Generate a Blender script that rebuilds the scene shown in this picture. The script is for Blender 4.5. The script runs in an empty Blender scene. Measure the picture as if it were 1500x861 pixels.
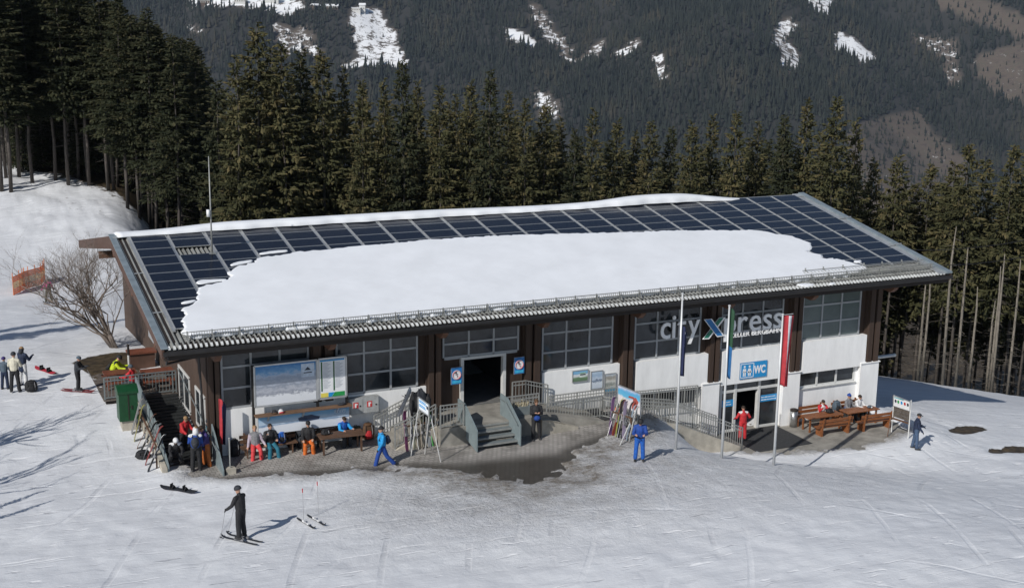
import bpy, math, random
import numpy as np
from mathutils import Vector, Matrix
from mathutils.geometry import tessellate_polygon

SC = bpy.context.scene
COL = SC.collection

# ------------------------------------------------------------------ camera
FPX = 1892.72                                   # focal length in pixels of the 1500 px wide photograph
CAM = np.array([-9.06004564, -59.85168799, 10.56577267])
RM = np.array([[0.904108, -0.427077, 0.013897], [-0.080746, -0.202691, -0.975908], [0.419605, 0.881205, -0.217739]])
cam_d = bpy.data.cameras.new('camera')
cam_d.sensor_fit = 'HORIZONTAL'; cam_d.sensor_width = 36.0
cam_d.lens = FPX / 1500 * 36.0
cam_d.clip_start = 0.5; cam_d.clip_end = 20000
cam = bpy.data.objects.new('camera', cam_d); COL.objects.link(cam)
cam.matrix_world = Matrix(((RM[0][0], -RM[1][0], -RM[2][0], CAM[0]),
                           (RM[0][1], -RM[1][1], -RM[2][1], CAM[1]),
                           (RM[0][2], -RM[1][2], -RM[2][2], CAM[2]), (0, 0, 0, 1)))
SC.camera = cam

# ------------------------------------------------------------------ light
SUN_AZ, SUN_EL = math.radians(30.0), math.radians(36.0)        # the way the shadows run, from +X towards +Y
LDIR = Vector((math.cos(SUN_EL) * math.cos(SUN_AZ), math.cos(SUN_EL) * math.sin(SUN_AZ), -math.sin(SUN_EL)))
sun_d = bpy.data.lights.new('sun', 'SUN'); sun_d.energy = 3.3; sun_d.angle = math.radians(0.53)
sun_d.color = (1.0, 0.965, 0.915)
sun = bpy.data.objects.new('sun', sun_d); COL.objects.link(sun)
sun.rotation_euler = LDIR.to_track_quat('-Z', 'Y').to_euler()
world = bpy.data.worlds.new('World'); SC.world = world; world.use_nodes = True
wn = world.node_tree.nodes; wl = world.node_tree.links
sky = wn.new('ShaderNodeTexSky'); sky.sky_type = 'NISHITA'; sky.sun_disc = False
sky.sun_elevation = SUN_EL
sv = -LDIR
sky.sun_rotation = math.atan2(sv.x, sv.y)
sky.altitude = 1400
wl.new(sky.outputs[0], wn['Background'].inputs[0]); wn['Background'].inputs[1].default_value = 0.062
SC.view_settings.view_transform = 'Standard'; SC.view_settings.look = 'None'
SC.view_settings.exposure = 0.21; SC.view_settings.gamma = 1.0
SC.view_settings.use_curve_mapping = False
SC.cycles.max_bounces = 6; SC.cycles.diffuse_bounces = 3; SC.cycles.glossy_bounces = 3
SC.cycles.transparent_max_bounces = 8; SC.cycles.transmission_bounces = 4
SC.cycles.use_denoising = True
SC.cycles.sample_clamp_indirect = 4.0

# ------------------------------------------------------------------ geometry of the picture: where a sight line meets a plane
def ray(u, v):
    return np.array([(u - 750) / FPX, (v - 430.5) / FPX, 1.0]) @ RM
def onY(u, v, y):
    d = ray(u, v); return CAM + d * ((y - CAM[1]) / d[1])
def onX(u, v, x):
    d = ray(u, v); return CAM + d * ((x - CAM[0]) / d[0])
def onZ(u, v, z):
    d = ray(u, v); return CAM + d * ((z - CAM[2]) / d[2])
def at_depth(u, v, dep):
    return CAM + ray(u, v) * dep
ALPHA = 0.19147
RN = np.array([0, -math.sin(ALPHA), math.cos(ALPHA)])
def on_roof(u, v, h=0.0):
    d = ray(u, v); p = CAM + d * ((h - CAM @ RN) / (d @ RN)); return p
def RP(x, s, h=0.0):                                # point on the front roof plane: s metres down the slope, h above it
    return (x, -s * math.cos(ALPHA) - h * math.sin(ALPHA), -s * math.sin(ALPHA) + h * math.cos(ALPHA))

# ------------------------------------------------------------------ helpers
def tag(o, label=None, cat=None, group=None, kind=None):
    if label: o['label'] = label
    if cat: o['category'] = cat
    if group: o['group'] = group
    if kind: o['kind'] = kind
    return o
def thing(name, label, cat, loc=(0, 0, 0), rotz=0.0, group=None):
    o = bpy.data.objects.new(name, None); COL.objects.link(o)
    o.location = loc; o.rotation_euler = (0, 0, rotz); o.empty_display_size = 0.2
    return tag(o, label, cat, group)
def origin_of(parent):
    p = np.zeros(3)
    while parent is not None:
        p = p + np.array(parent.location); parent = parent.parent
    return p
def obj_from(name, me, parent=None):
    o = bpy.data.objects.new(name, me); COL.objects.link(o)
    if parent is not None: o.parent = parent
    return o

class MB:
    """collects pieces of one mesh"""
    def __init__(s): s.v = []; s.f = []; s.m = []
    def add(s, vs, fs, mi=0):
        n = len(s.v); s.v.extend([tuple(map(float, p)) for p in vs])
        s.f.extend([tuple(i + n for i in f) for f in fs]); s.m.extend([mi] * len(fs)); return s
    def box(s, x0, x1, y0, y1, z0, z1, mi=0):
        v = [(x0, y0, z0), (x1, y0, z0), (x1, y1, z0), (x0, y1, z0), (x0, y0, z1), (x1, y0, z1), (x1, y1, z1), (x0, y1, z1)]
        return s.add(v, [(0, 3, 2, 1), (4, 5, 6, 7), (0, 1, 5, 4), (1, 2, 6, 5), (2, 3, 7, 6), (3, 0, 4, 7)], mi)
    def bar(s, p, q, w, h, mi=0, up=(0, 0, 1)):
        p = Vector(p); q = Vector(q); d = (q - p).normalized(); up = Vector(up)
        a = d.cross(up)
        if a.length < 1e-4: a = d.cross(Vector((1, 0, 0)))
        a.normalize(); b = a.cross(d).normalized()
        a *= w / 2; b *= h / 2
        v = [p - a - b, p + a - b, p + a + b, p - a + b, q - a - b, q + a - b, q + a + b, q - a + b]
        return s.add(v, [(0, 1, 2, 3), (7, 6, 5, 4), (0, 4, 5, 1), (1, 5, 6, 2), (2, 6, 7, 3), (3, 7, 4, 0)], mi)
    def tube(s, pts, r, n=6, mi=0):
        pts = [Vector(p) for p in pts]; k = len(pts)
        rs = r if isinstance(r, (list, tuple)) else [r] * k
        vs = []; ref = None
        for i in range(k):
            d = (pts[min(i + 1, k - 1)] - pts[max(i - 1, 0)]).normalized()
            if ref is None:
                ref = d.cross(Vector((0, 0, 1)))
                if ref.length < 1e-3: ref = Vector((1, 0, 0))
            ref = (ref - d * ref.dot(d)).normalized(); b = d.cross(ref)
            for j in range(n):
                a = 2 * math.pi * j / n
                vs.append(pts[i] + (ref * math.cos(a) + b * math.sin(a)) * rs[i])
        fs = [(i * n + j, i * n + (j + 1) % n, (i + 1) * n + (j + 1) % n, (i + 1) * n + j) for i in range(k - 1) for j in range(n)]
        fs += [tuple(reversed(range(n))), tuple((k - 1) * n + j for j in range(n))]
        return s.add(vs, fs, mi)
    def prism(s, poly, vec, mi=0, mi_top=None):
        n = len(poly); vec = np.array(vec, float)
        a = [tuple(p) for p in poly]; b = [tuple(np.array(p, float) + vec) for p in poly]
        nn = np.zeros(3)
        for i in range(n): nn += np.cross(np.array(poly[i], float), np.array(poly[(i + 1) % n], float))
        if nn @ vec < 0: a, b = a[::-1], b[::-1]
        s.add(a + b, [tuple(range(n - 1, -1, -1))], mi)
        k = len(s.v) - 2 * n
        s.f.append(tuple(range(k + n, k + 2 * n))); s.m.append(mi if mi_top is None else mi_top)
        for i in range(n):
            j = (i + 1) % n; s.f.append((k + i, k + j, k + n + j, k + n + i)); s.m.append(mi)
        return s
    def ell(s, c, r, nu=10, nv=7, mi=0, rot=None, vmin=-1.0, vmax=1.0):
        vs = []; c = Vector(c)
        for i in range(nv + 1):
            t = math.asin(max(-1, min(1, vmin))) + (math.asin(min(1, vmax)) - math.asin(max(-1, vmin))) * i / nv
            for j in range(nu):
                a = 2 * math.pi * j / nu
                p = Vector((r[0] * math.cos(t) * math.cos(a), r[1] * math.cos(t) * math.sin(a), r[2] * math.sin(t)))
                if rot is not None: p = rot @ p
                vs.append(c + p)
        fs = [(i * nu + j, i * nu + (j + 1) % nu, (i + 1) * nu + (j + 1) % nu, (i + 1) * nu + j) for i in range(nv) for j in range(nu)]
        fs.append(tuple(reversed(range(nu)))); fs.append(tuple(nv * nu + j for j in range(nu)))
        return s.add(vs, fs, mi)
    def mesh(s, name, mats, origin=None, smooth=False):
        me = bpy.data.meshes.new(name)
        v = s.v if origin is None else [(p[0] - origin[0], p[1] - origin[1], p[2] - origin[2]) for p in s.v]
        me.from_pydata(v, [], s.f)
        if not isinstance(mats, (list, tuple)): mats = [mats]
        for m in mats: me.materials.append(m)
        me.polygons.foreach_set('material_index', s.m)
        if smooth: me.polygons.foreach_set('use_smooth', [True] * len(s.f))
        me.update(); return me
    def build(s, name, mats, parent=None, smooth=False):
        return obj_from(name, s.mesh(name, mats, origin_of(parent) if parent is not None else None, smooth), parent)
    def rooted(s, name, mats, loc, smooth=False):       # a one-mesh thing with its origin at loc
        o = obj_from(name, s.mesh(name, mats, loc, smooth)); o.location = loc; return o

def grid_mesh(name, X, Y, Z, mats, attrs=None, smooth=True, keep=None, midx=None):
    nr, nc = X.shape
    co = np.stack([X, Y, Z], -1).reshape(-1, 3).astype(np.float32)
    idx = np.arange(nr * nc).reshape(nr, nc)
    q = np.stack([idx[:-1, :-1], idx[:-1, 1:], idx[1:, 1:], idx[1:, :-1]], -1).reshape(-1, 4)
    if keep is not None: q = q[keep.reshape(-1)]
    me = bpy.data.meshes.new(name)
    me.vertices.add(len(co)); me.vertices.foreach_set('co', co.ravel())
    me.loops.add(q.size); me.loops.foreach_set('vertex_index', q.ravel().astype(np.int32))
    me.polygons.add(len(q)); me.polygons.foreach_set('loop_start', np.arange(0, q.size, 4, dtype=np.int32))
    me.polygons.foreach_set('loop_total', np.full(len(q), 4, dtype=np.int32))
    me.polygons.foreach_set('use_smooth', np.full(len(q), smooth))
    for m in (mats if isinstance(mats, (list, tuple)) else [mats]): me.materials.append(m)
    for k, a in (attrs or {}).items():
        at = me.attributes.new(k, 'FLOAT', 'POINT'); at.data.foreach_set('value', a.ravel().astype(np.float32))
    me.update(); me.validate(); return me
def tri_mesh(name, V, T, mats, attrs=None, smooth=False):
    me = bpy.data.meshes.new(name); V = np.asarray(V, np.float32); T = np.asarray(T, np.int32)
    me.vertices.add(len(V)); me.vertices.foreach_set('co', V.ravel())
    me.loops.add(T.size); me.loops.foreach_set('vertex_index', T.ravel())
    me.polygons.add(len(T)); me.polygons.foreach_set('loop_start', np.arange(0, T.size, 3, dtype=np.int32))
    me.polygons.foreach_set('loop_total', np.full(len(T), 3, dtype=np.int32))
    me.polygons.foreach_set('use_smooth', np.full(len(T), smooth))
    for m in (mats if isinstance(mats, (list, tuple)) else [mats]): me.materials.append(m)
    for k, a in (attrs or {}).items():
        at = me.attributes.new(k, 'FLOAT', 'POINT'); at.data.foreach_set('value', np.asarray(a, np.float32).ravel())
    me.update(); return me

# value noise for terrain
_rs = np.random.RandomState(7); _perm = _rs.rand(256, 256)
def vnoise(x, y):
    xi = np.floor(x).astype(int); yi = np.floor(y).astype(int); fx = x - xi; fy = y - yi
    fx = fx * fx * (3 - 2 * fx); fy = fy * fy * (3 - 2 * fy)
    a = _perm[xi & 255, yi & 255]; b = _perm[(xi + 1) & 255, yi & 255]
    c = _perm[xi & 255, (yi + 1) & 255]; d = _perm[(xi + 1) & 255, (yi + 1) & 255]
    return (a * (1 - fx) + b * fx) * (1 - fy) + (c * (1 - fx) + d * fx) * fy - 0.5
def fbm(x, y, o=4, g=0.5):
    s = 0; a = 1.0
    for k in range(o):
        s = s + a * vnoise(x * 2 ** k + 17.3 * k, y * 2 ** k + 9.1 * k); a *= g
    return s
def sstep(a, b, x):
    t = np.clip((x - a) / (b - a), 0, 1); return t * t * (3 - 2 * t)

# ------------------------------------------------------------------ materials
MATS = {}
def mat(name, col, rough=0.7, metal=0.0, var=0.12, scale=4.0, bump=0.0, bscale=40.0, spec=0.5, col2=None, emit=None, stretch=None):
    if name in MATS: return MATS[name]
    m = bpy.data.materials.new(name); m.use_nodes = True; MATS[name] = m
    nt = m.node_tree; N = nt.nodes; L = nt.links; b = N['Principled BSDF']
    b.inputs['Roughness'].default_value = rough; b.inputs['Metallic'].default_value = metal
    b.inputs['Specular IOR Level'].default_value = spec
    tc = N.new('ShaderNodeTexCoord'); src = tc.outputs['Object']
    if stretch:
        mp = N.new('ShaderNodeMapping'); mp.inputs['Scale'].default_value = stretch; L.new(src, mp.inputs[0]); src = mp.outputs[0]
    no = N.new('ShaderNodeTexNoise'); no.inputs['Scale'].default_value = scale; no.inputs['Detail'].default_value = 5
    no.inputs['Roughness'].default_value = 0.65
    L.new(src, no.inputs['Vector'])
    mx = N.new('ShaderNodeMix'); mx.data_type = 'RGBA'
    c = np.array(col[:3]); c2 = np.array(col2[:3]) if col2 is not None else np.clip(c * (1 + var * 1.6), 0, 1)
    c1 = c if col2 is not None else np.clip(c * (1 - var * 1.6), 0, 1)
    mx.inputs[6].default_value = (*c1, 1); mx.inputs[7].default_value = (*c2, 1)
    rp = N.new('ShaderNodeMapRange'); rp.inputs[1].default_value = 0.32; rp.inputs[2].default_value = 0.68
    L.new(no.outputs['Fac'], rp.inputs[0]); L.new(rp.outputs[0], mx.inputs[0]); L.new(mx.outputs[2], b.inputs['Base Color'])
    if bump:
        n2 = N.new('ShaderNodeTexNoise'); n2.inputs['Scale'].default_value = bscale; n2.inputs['Detail'].default_value = 3
        L.new(src, n2.inputs['Vector'])
        bp = N.new('ShaderNodeBump'); bp.inputs['Strength'].default_value = bump; bp.inputs['Distance'].default_value = 0.02
        L.new(n2.outputs['Fac'], bp.inputs['Height']); L.new(bp.outputs[0], b.inputs['Normal'])
    if emit:
        b.inputs['Emission Color'].default_value = (*emit[:3], 1); b.inputs['Emission Strength'].default_value = emit[3]
    return m
def nodes_of(m): return m.node_tree.nodes, m.node_tree.links, m.node_tree.nodes['Principled BSDF']
def ramp(N, stops):
    r = N.new('ShaderNodeValToRGB'); e = r.color_ramp.elements
    while len(e) < len(stops): e.new(0.5)
    for k, (p, c) in enumerate(stops): e[k].position = p; e[k].color = (*c[:3], 1)
    return r
def srgb(r, g, b):
    f = lambda c: (c / 255 / 12.92) if c / 255 <= 0.04045 else ((c / 255 + 0.055) / 1.055) ** 2.4
    return (f(r), f(g), f(b))
# ------------------------------------------------------------------ the land
def poly_sd(x, y, poly):
    """signed distance to a polygon, positive outside"""
    P = np.array(poly); n = len(P); d = np.full(x.shape, 1e9); ins = np.zeros(x.shape, bool)
    for i in range(n):
        a = P[i]; b = P[(i + 1) % n]; e = b - a
        t = np.clip(((x - a[0]) * e[0] + (y - a[1]) * e[1]) / (e @ e), 0, 1)
        d = np.minimum(d, np.hypot(x - a[0] - t * e[0], y - a[1] - t * e[1]))
        c = ((a[1] > y) != (b[1] > y)) & (x < (b[0] - a[0]) * (y - a[1]) / (b[1] - a[1] + 1e-12) + a[0])
        ins ^= c
    return np.where(ins, -d, d)
PATIO = [(0.2, -9.5), (0.3, -11.9), (1.6, -12.5), (3.2, -13.1), (5.1, -13.6), (7.0, -14.0), (8.6, -14.2), (9.6, -14.7), (10.3, -15.6), (11.4, -16.7),
         (12.6, -17.2), (13.6, -16.9), (14.2, -16.0), (15.2, -15.0), (16.4, -14.4), (17.7, -13.9), (19.2, -13.0), (20.2, -11.6), (20.0, -9.5)]
TERR = [(24.6, -12.3), (25.5, -12.9), (26.8, -13.5), (28.3, -13.95), (30.5, -14.2), (33.0, -14.1), (34.6, -13.4), (35.1, -12.0), (34.9, -9.6), (24.6, -9.6)]
def patio_z(x, y): return -7.36 - 0.025 * np.maximum(-10.3 - y, 0) - 0.012 * np.maximum(x - 13, 0)
TERR_Z = -9.62
def zleft(y):
    return np.interp(y, [-60, -30, -19, -12.5, -10, -6, -2, 2, 10, 20, 33, 45, 56, 66, 80, 130], [-7.3, -7.3, -7.36, -7.42, -7.3, -6.75, -6.35, -6.25, -6.7, -7.9, -9.7, -9.4, -8.6, -7.2, -6.3, -4])
def softplus(s, k): return np.log1p(np.exp(np.clip(s / k, -30, 30))) * k
def land(x, y, fine=True):
    x = np.asarray(x, float); y = np.asarray(y, float)
    zl = zleft(y) + 0.02 * np.clip(-2 - x, 0, 40)
    # the bank along the edge of the wood
    d = 0.885 * (x + 2) + 0.465 * (y - 69)
    bank = sstep(-12, 0.5, d) * 0.8 * sstep(22, 44, y)
    zl = zl + bank + sstep(-10, 0, d) * sstep(22, 44, y) * 0.35 * fbm(x * 0.5, y * 0.5, 4)
    x1 = 27 + np.clip(-14 - y, 0, 16) * 1.5
    t = sstep(16.6, x1, x)
    s = x - 60.0 - 0.05 * (y - 2)
    zr = -9.80 - 0.155 * softplus(x - 37.0, 1.2) - 0.165 * softplus(y + 8.5, 1.0) * sstep(33.5, 36.5, x) - 0.45 * np.minimum(softplus(s, 1.2), 26)
    z = zl * (1 - t) + zr * t
    w = sstep(1.0, 12.0, x - 0.12 * (y - 12) ) * sstep(11, 20, y) * (1 - sstep(30, 40, x)) 
    zb = -9.0 - 0.30 * np.clip(y - 12, 0, 28) - 0.03 * np.clip(y - 40, 0, 100)
    zb = np.maximum(zb, -20) 
    w = w * np.clip(1 - sstep(-6, 8, (-(x - 8) * 0.9 + (y - 50) * 0.25)), 0, 1)
    z = z * (1 - w) + zb * w
    und = 0.10 * fbm(x * 0.11 + 3, y * 0.14, 3)
    z = z + und * sstep(-15.5, -19, y) + und * sstep(0, -3, x)
    n1 = fbm(x * 1.1, y * 1.3, 3)
    for P, pz in ((PATIO, patio_z(x, y)), (TERR, np.full(x.shape, TERR_Z))):
        sd = poly_sd(x, y, P); a = sstep(3.2, 0.2, sd)
        e = sd + 0.75 * n1 + 0.5 * fbm(x * 3.2, y * 3.2 + 4, 2)
        z = z * (1 - a) + a * (pz + 0.06 + 0.06 * sstep(0, 1.2, sd))
        z = z - 0.20 * sstep(0.16, -0.22, e)
    if fine:
        lump = 0.05 * fbm(x * 0.9, y * 0.9, 4, 0.6) + 0.035 * fbm(x * 3.1 + 5, y * 3.1, 3, 0.6)
        z = z + lump
    return z
def ground_at(u, v, n=2500, lo=25, hi=190):
    """where a sight line first meets the land"""
    r = ray(u, v); t = np.linspace(lo, hi, n); P = CAM + r * t[:, None]
    h = land(P[:, 0], P[:, 1]); k = np.argmax(P[:, 2] < h)
    return P[k, 0], P[k, 1], float(h[k])
def gz(x, y): return float(land(np.array([x]), np.array([y]))[0])
def proj(P):
    d = (np.asarray(P) - CAM) @ RM.T
    return 750 + FPX * d[..., 0] / d[..., 2], 430.5 + FPX * d[..., 1] / d[..., 2], d[..., 2]

def snow_material():
    m = mat('piste_snow', (.6, .6, .6), rough=0.6, spec=0.3); N, L, b = nodes_of(m)
    tc = N.new('ShaderNodeTexCoord')
    def noise(sc, rot=0, st=(1, 1, 1), det=5, ro=0.6):
        mp = N.new('ShaderNodeMapping'); mp.inputs['Rotation'].default_value = (0, 0, rot); mp.inputs['Scale'].default_value = st
        L.new(tc.outputs['Object'], mp.inputs[0])
        n = N.new('ShaderNodeTexNoise'); n.inputs['Scale'].default_value = sc; n.inputs['Detail'].default_value = det; n.inputs['Roughness'].default_value = ro
        L.new(mp.outputs[0], n.inputs[0]); return n.outputs['Fac']
    def rng(f, a, b_, c=0.0, d=1.0):
        r = N.new('ShaderNodeMapRange'); r.inputs[1].default_value = a; r.inputs[2].default_value = b_; r.inputs[3].default_value = c; r.inputs[4].default_value = d
        L.new(f, r.inputs[0]); return r.outputs[0]
    def mix(f, c1, c2, bt='MIX'):
        x = N.new('ShaderNodeMix'); x.data_type = 'RGBA'; x.blend_type = bt
        if isinstance(f, float): x.inputs[0].default_value = f
        else: L.new(f, x.inputs[0])
        for k, c in ((6, c1), (7, c2)):
            if isinstance(c, tuple): x.inputs[k].default_value = (*c, 1)
            else: L.new(c, x.inputs[k])
        return x.outputs[2]
    def mth(op, a, b_):
        x = N.new('ShaderNodeMath'); x.operation = op
        for k, c in ((0, a), (1, b_)):
            if isinstance(c, (int, float)): x.inputs[k].default_value = c
            else: L.new(c, x.inputs[k])
        return x.outputs[0]
    dirt = N.new('ShaderNodeAttribute'); dirt.attribute_name = 'dirt'
    earth = N.new('ShaderNodeAttribute'); earth.attribute_name = 'earth'
    big = rng(noise(0.14), .35, .65); med = rng(noise(0.7, det=6, ro=.7), .38, .66)
    st1 = rng(noise(1.0, 0.30, (0.10, 1.5, 1), 5, .7), .56, .70)
    st2 = rng(noise(1.0, -0.55, (0.13, 1.9, 1), 5, .7), .60, .70)
    st3 = rng(noise(1.0, 0.05, (0.05, 1.0, 1), 4, .6), .42, .62)
    cut1 = rng(noise(2.0, 0.95, (0.35, 2.2, 1), 2, .5), .665, .72)
    cut2 = rng(noise(1.5, -0.15, (0.13, 2.8, 1), 2, .5), .66, .72)
    cut3 = rng(noise(1.9, -1.0, (0.40, 2.4, 1), 2, .5), .68, .74)
    base = mix(big, (.70, .715, .74), (.79, .805, .82))
    base = mix(mth('MULTIPLY', med, 0.40), base, (.62, .63, .65))
    base = mix(mth('MULTIPLY', st1, 0.35), base, (.86, .87, .89))
    base = mix(mth('MULTIPLY', st2, 0.35), base, (.56, .575, .60))
    base = mix(mth('MULTIPLY', st3, 0.30), base, (.60, .61, .635))
    def arcs(cx, cy, sc, dist, seed):
        mp = N.new('ShaderNodeMapping'); mp.inputs['Location'].default_value = (-cx, -cy, 0); mp.vector_type = 'POINT'; L.new(tc.outputs['Object'], mp.inputs[0])
        w = N.new('ShaderNodeTexWave'); w.wave_type = 'RINGS'; w.rings_direction = 'Z'; w.inputs['Scale'].default_value = sc; w.inputs['Distortion'].default_value = dist; w.inputs['Detail'].default_value = 1; w.inputs['Detail Scale'].default_value = .12
        L.new(mp.outputs[0], w.inputs[0]); return mth('MULTIPLY', rng(w.outputs['Fac'], .982, .998), rng(noise(.22, seed), .50, .60))
    arc1 = arcs(2, -47, .13, 5, .3); arc2 = arcs(44, -40, .11, 6, 1.1); arc3 = arcs(-14, -8, .12, 5, 2.0)
    base = mix(mth('MULTIPLY', arc1, .26), base, (.90, .91, .92)); base = mix(mth('MULTIPLY', arc2, .30), base, (.50, .51, .535)); base = mix(mth('MULTIPLY', arc3, .26), base, (.90, .91, .92))
    base = mix(mth('MULTIPLY', cut1, 0.75), base, (.93, .935, .94))
    base = mix(mth('MULTIPLY', cut2, 0.75), base, (.93, .935, .94))
    base = mix(mth('MULTIPLY', cut3, 0.55), base, (.42, .43, .455))
    dn = mth('MULTIPLY', dirt.outputs['Fac'], mth('ADD', mth('MULTIPLY', rng(noise(0.8, det=7, ro=.75), .28, .62), .75), mth('MULTIPLY', rng(noise(4.5, 0.3, (.6, 1.5, 1), 6, .8), .36, .64), .45)))
    base = mix(dn, base, (.19, .165, .135))
    en = rng(mth('ADD', earth.outputs['Fac'], mth('SUBTRACT', noise(1.3, det=7, ro=.75), 0.5)), .42, .56)
    soil = mix(rng(noise(3.0, det=6), .35, .65), (.032, .024, .016), (.105, .078, .045))
    base = mix(en, base, soil)
    L.new(base, b.inputs['Base Color'])
    churn = mth('ADD', 0.25, mth('MULTIPLY', rng(dirt.outputs['Fac'], .02, .5), 2.4))
    h = mth('MULTIPLY', mth('MULTIPLY', noise(5.0, det=6, ro=.7), 0.10), churn)
    h = mth('ADD', h, mth('MULTIPLY', cut1, -0.05)); h = mth('ADD', h, mth('MULTIPLY', cut2, -0.04)); h = mth('ADD', h, mth('MULTIPLY', cut3, -0.05))
    h = mth('ADD', h, mth('MULTIPLY', mth('ADD', arc1, mth('ADD', arc2, arc3)), -0.03)); h = mth('ADD', h, mth('MULTIPLY', st2, 0.015)); h = mth('ADD', h, mth('MULTIPLY', noise(1.6, 0.4, (.5, 1.4, 1), 5, .6), 0.09))
    bp = N.new('ShaderNodeBump'); bp.inputs['Strength'].default_value = 0.55; bp.inputs['Distance'].default_value = 1.0
    L.new(h, bp.inputs['Height']); L.new(bp.outputs[0], b.inputs['Normal'])
    return m
M_SNOWG = snow_material()

def axis(pts):
    out = []
    for (a, b, st) in pts: out += list(np.arange(a, b - 1e-6, st))
    return np.array(out + [pts[-1][1]])
gx = axis([(-150, -40, 5), (-40, -16, 1.2), (-16, 40, 0.2), (40, 60, 0.8), (60, 180, 5)])
gy = axis([(-110, -60, 6), (-60, -36, 1.0), (-36, -7, 0.17), (-7, 10, 0.5), (10, 90, 0.8), (90, 200, 6)])
GX, GY = np.meshgrid(gx, gy)
GZ = land(GX, GY)
far = np.hypot(GX - 10, GY); 
sdp = poly_sd(GX, GY, PATIO)
dirt = 0.95 * sstep(2.6, -0.1, sdp) * sstep(5.5, 10, GX) + 0.6 * sstep(1.4, 0, sdp)
dirt = dirt + 0.48 * sstep(6.0, 0.5, np.hypot((GX - 12.5) * 0.55, GY + 17.2)) + 0.20 * sstep(8, 2, np.hypot((GX - 15) * 0.42, GY + 19.5))
dirt = dirt + 0.9 * sstep(0.9, 0, poly_sd(GX, GY, TERR)) * sstep(-12.6, -13.2, GY)
dirt = np.clip(dirt, 0, 1)
dwood = 0.885 * (GX + 2) + 0.465 * (GY - 69)
earth = 0.85 * sstep(5.0, 11.0, dwood) * sstep(30, 40, GY) + 0.33 * sstep(-7, 1, dwood) * sstep(22, 40, GY)
earth = np.maximum(earth, sstep(14, 19, GY) * sstep(12, 17, GX))
earth = np.maximum(earth, sstep(1.5, 4, GX - 60.0 - 0.05 * (GY - 2)))
px_, py_, _ = proj(np.stack([GX, GY, GZ], -1))
E1 = np.array([onZ(u, v, -6.3)[:2] for u, v in ((104, 531), (130, 522), (168, 515), (206, 516), (206, 560), (160, 566), (138, 553), (118, 541))])
earth = np.maximum(earth, sstep(0.5, -0.5, poly_sd(GX, GY, E1)))
for cu, cv, ru, rv in ((1417, 628, 30, 6.5), (1490, 656, 24, 6), (1462, 659, 16, 4)):
    c = ground_at(cu, cv); a = ground_at(cu - ru, cv); b_ = ground_at(cu, cv + rv)
    ux = np.array([a[0] - c[0], a[1] - c[1]]); vx = np.array([b_[0] - c[0], b_[1] - c[1]])
    A = np.linalg.inv(np.array([ux, vx]).T); q = np.stack([GX - c[0], GY - c[1]], -1) @ A.T
    earth = np.maximum(earth, sstep(1.25, 0.6, np.hypot(q[..., 0], q[..., 1])))
    GZ = GZ - 0.10 * sstep(1.25, 0.7, np.hypot(q[..., 0], q[..., 1]))
ground = obj_from('snow_ground', grid_mesh('snow_ground', GX, GY, GZ, M_SNOWG, {'dirt': dirt, 'earth': np.clip(earth, 0, 1)}))
tag(ground, 'groomed snow slope falling to the right in front of the station', kind='structure')

# ------------------------------------------------------------------ paving
def brick_material(name, c1, c2, mortar, scale, wet=True):
    m = mat(name, c1, rough=0.75); N, L, b = nodes_of(m)
    tc = N.new('ShaderNodeTexCoord'); mp = N.new('ShaderNodeMapping'); mp.inputs['Rotation'].default_value = (0, 0, 0.0)
    L.new(tc.outputs['Object'], mp.inputs[0])
    br = N.new('ShaderNodeTexBrick'); br.inputs['Scale'].default_value = scale; br.inputs['Color1'].default_value = (*c1, 1); br.inputs['Color2'].default_value = (*c2, 1)
    br.inputs['Mortar'].default_value = (*mortar, 1); br.inputs['Mortar Size'].default_value = 0.035; br.inputs['Brick Width'].default_value = 0.5; br.inputs['Row Height'].default_value = 0.5
    L.new(mp.outputs[0], br.inputs['Vector'])
    no = N.new('ShaderNodeTexNoise'); no.inputs['Scale'].default_value = 0.55; no.inputs['Detail'].default_value = 7; no.inputs['Roughness'].default_value = .72
    L.new(tc.outputs['Object'], no.inputs[0])
    rp = N.new('ShaderNodeMapRange'); rp.inputs[1].default_value = .47; rp.inputs[2].default_value = .60; L.new(no.outputs['Fac'], rp.inputs[0])
    at = N.new('ShaderNodeAttribute'); at.attribute_name = 'wet'
    ad = N.new('ShaderNodeMath'); ad.operation = 'MULTIPLY'; L.new(rp.outputs[0], ad.inputs[0]); ad.inputs[1].default_value = 0.45
    mx_ = N.new('ShaderNodeMath'); mx_.operation = 'MAXIMUM'; L.new(ad.outputs[0], mx_.inputs[0]); L.new(at.outputs['Fac'], mx_.inputs[1])
    mx = N.new('ShaderNodeMix'); mx.data_type = 'RGBA'; mx.blend_type = 'MULTIPLY'; L.new(mx_.outputs[0], mx.inputs[0]); L.new(br.outputs['Color'], mx.inputs[6]); mx.inputs[7].default_value = (.17, .16, .145, 1)
    L.new(mx.outputs[2], b.inputs['Base Color'])
    r2 = N.new('ShaderNodeMapRange'); r2.inputs[3].default_value = .8; r2.inputs[4].default_value = .38; L.new(mx_.outputs[0], r2.inputs[0]); L.new(r2.outputs[0], b.inputs['Roughness'])
    bp = N.new('ShaderNodeBump'); bp.inputs['Strength'].default_value = .35; bp.inputs['Distance'].default_value = .012; bp.invert = True
    L.new(br.outputs['Fac'], bp.inputs['Height']); L.new(bp.outputs[0], b.inputs['Normal'])
    return m
M_PAVE = brick_material('patio_pavers', (.33, .31, .285), (.41, .385, .355), (.19, .18, .165), 2.3)
M_CONC = mat('terrace_concrete', (.27, .255, .225), rough=.85, var=.22, scale=1.2, bump=.3, bscale=30)
M_MAT = mat('rubber_mat', (.035, .036, .038), rough=.9, var=.2, scale=9, bump=.3, bscale=60)
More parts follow.
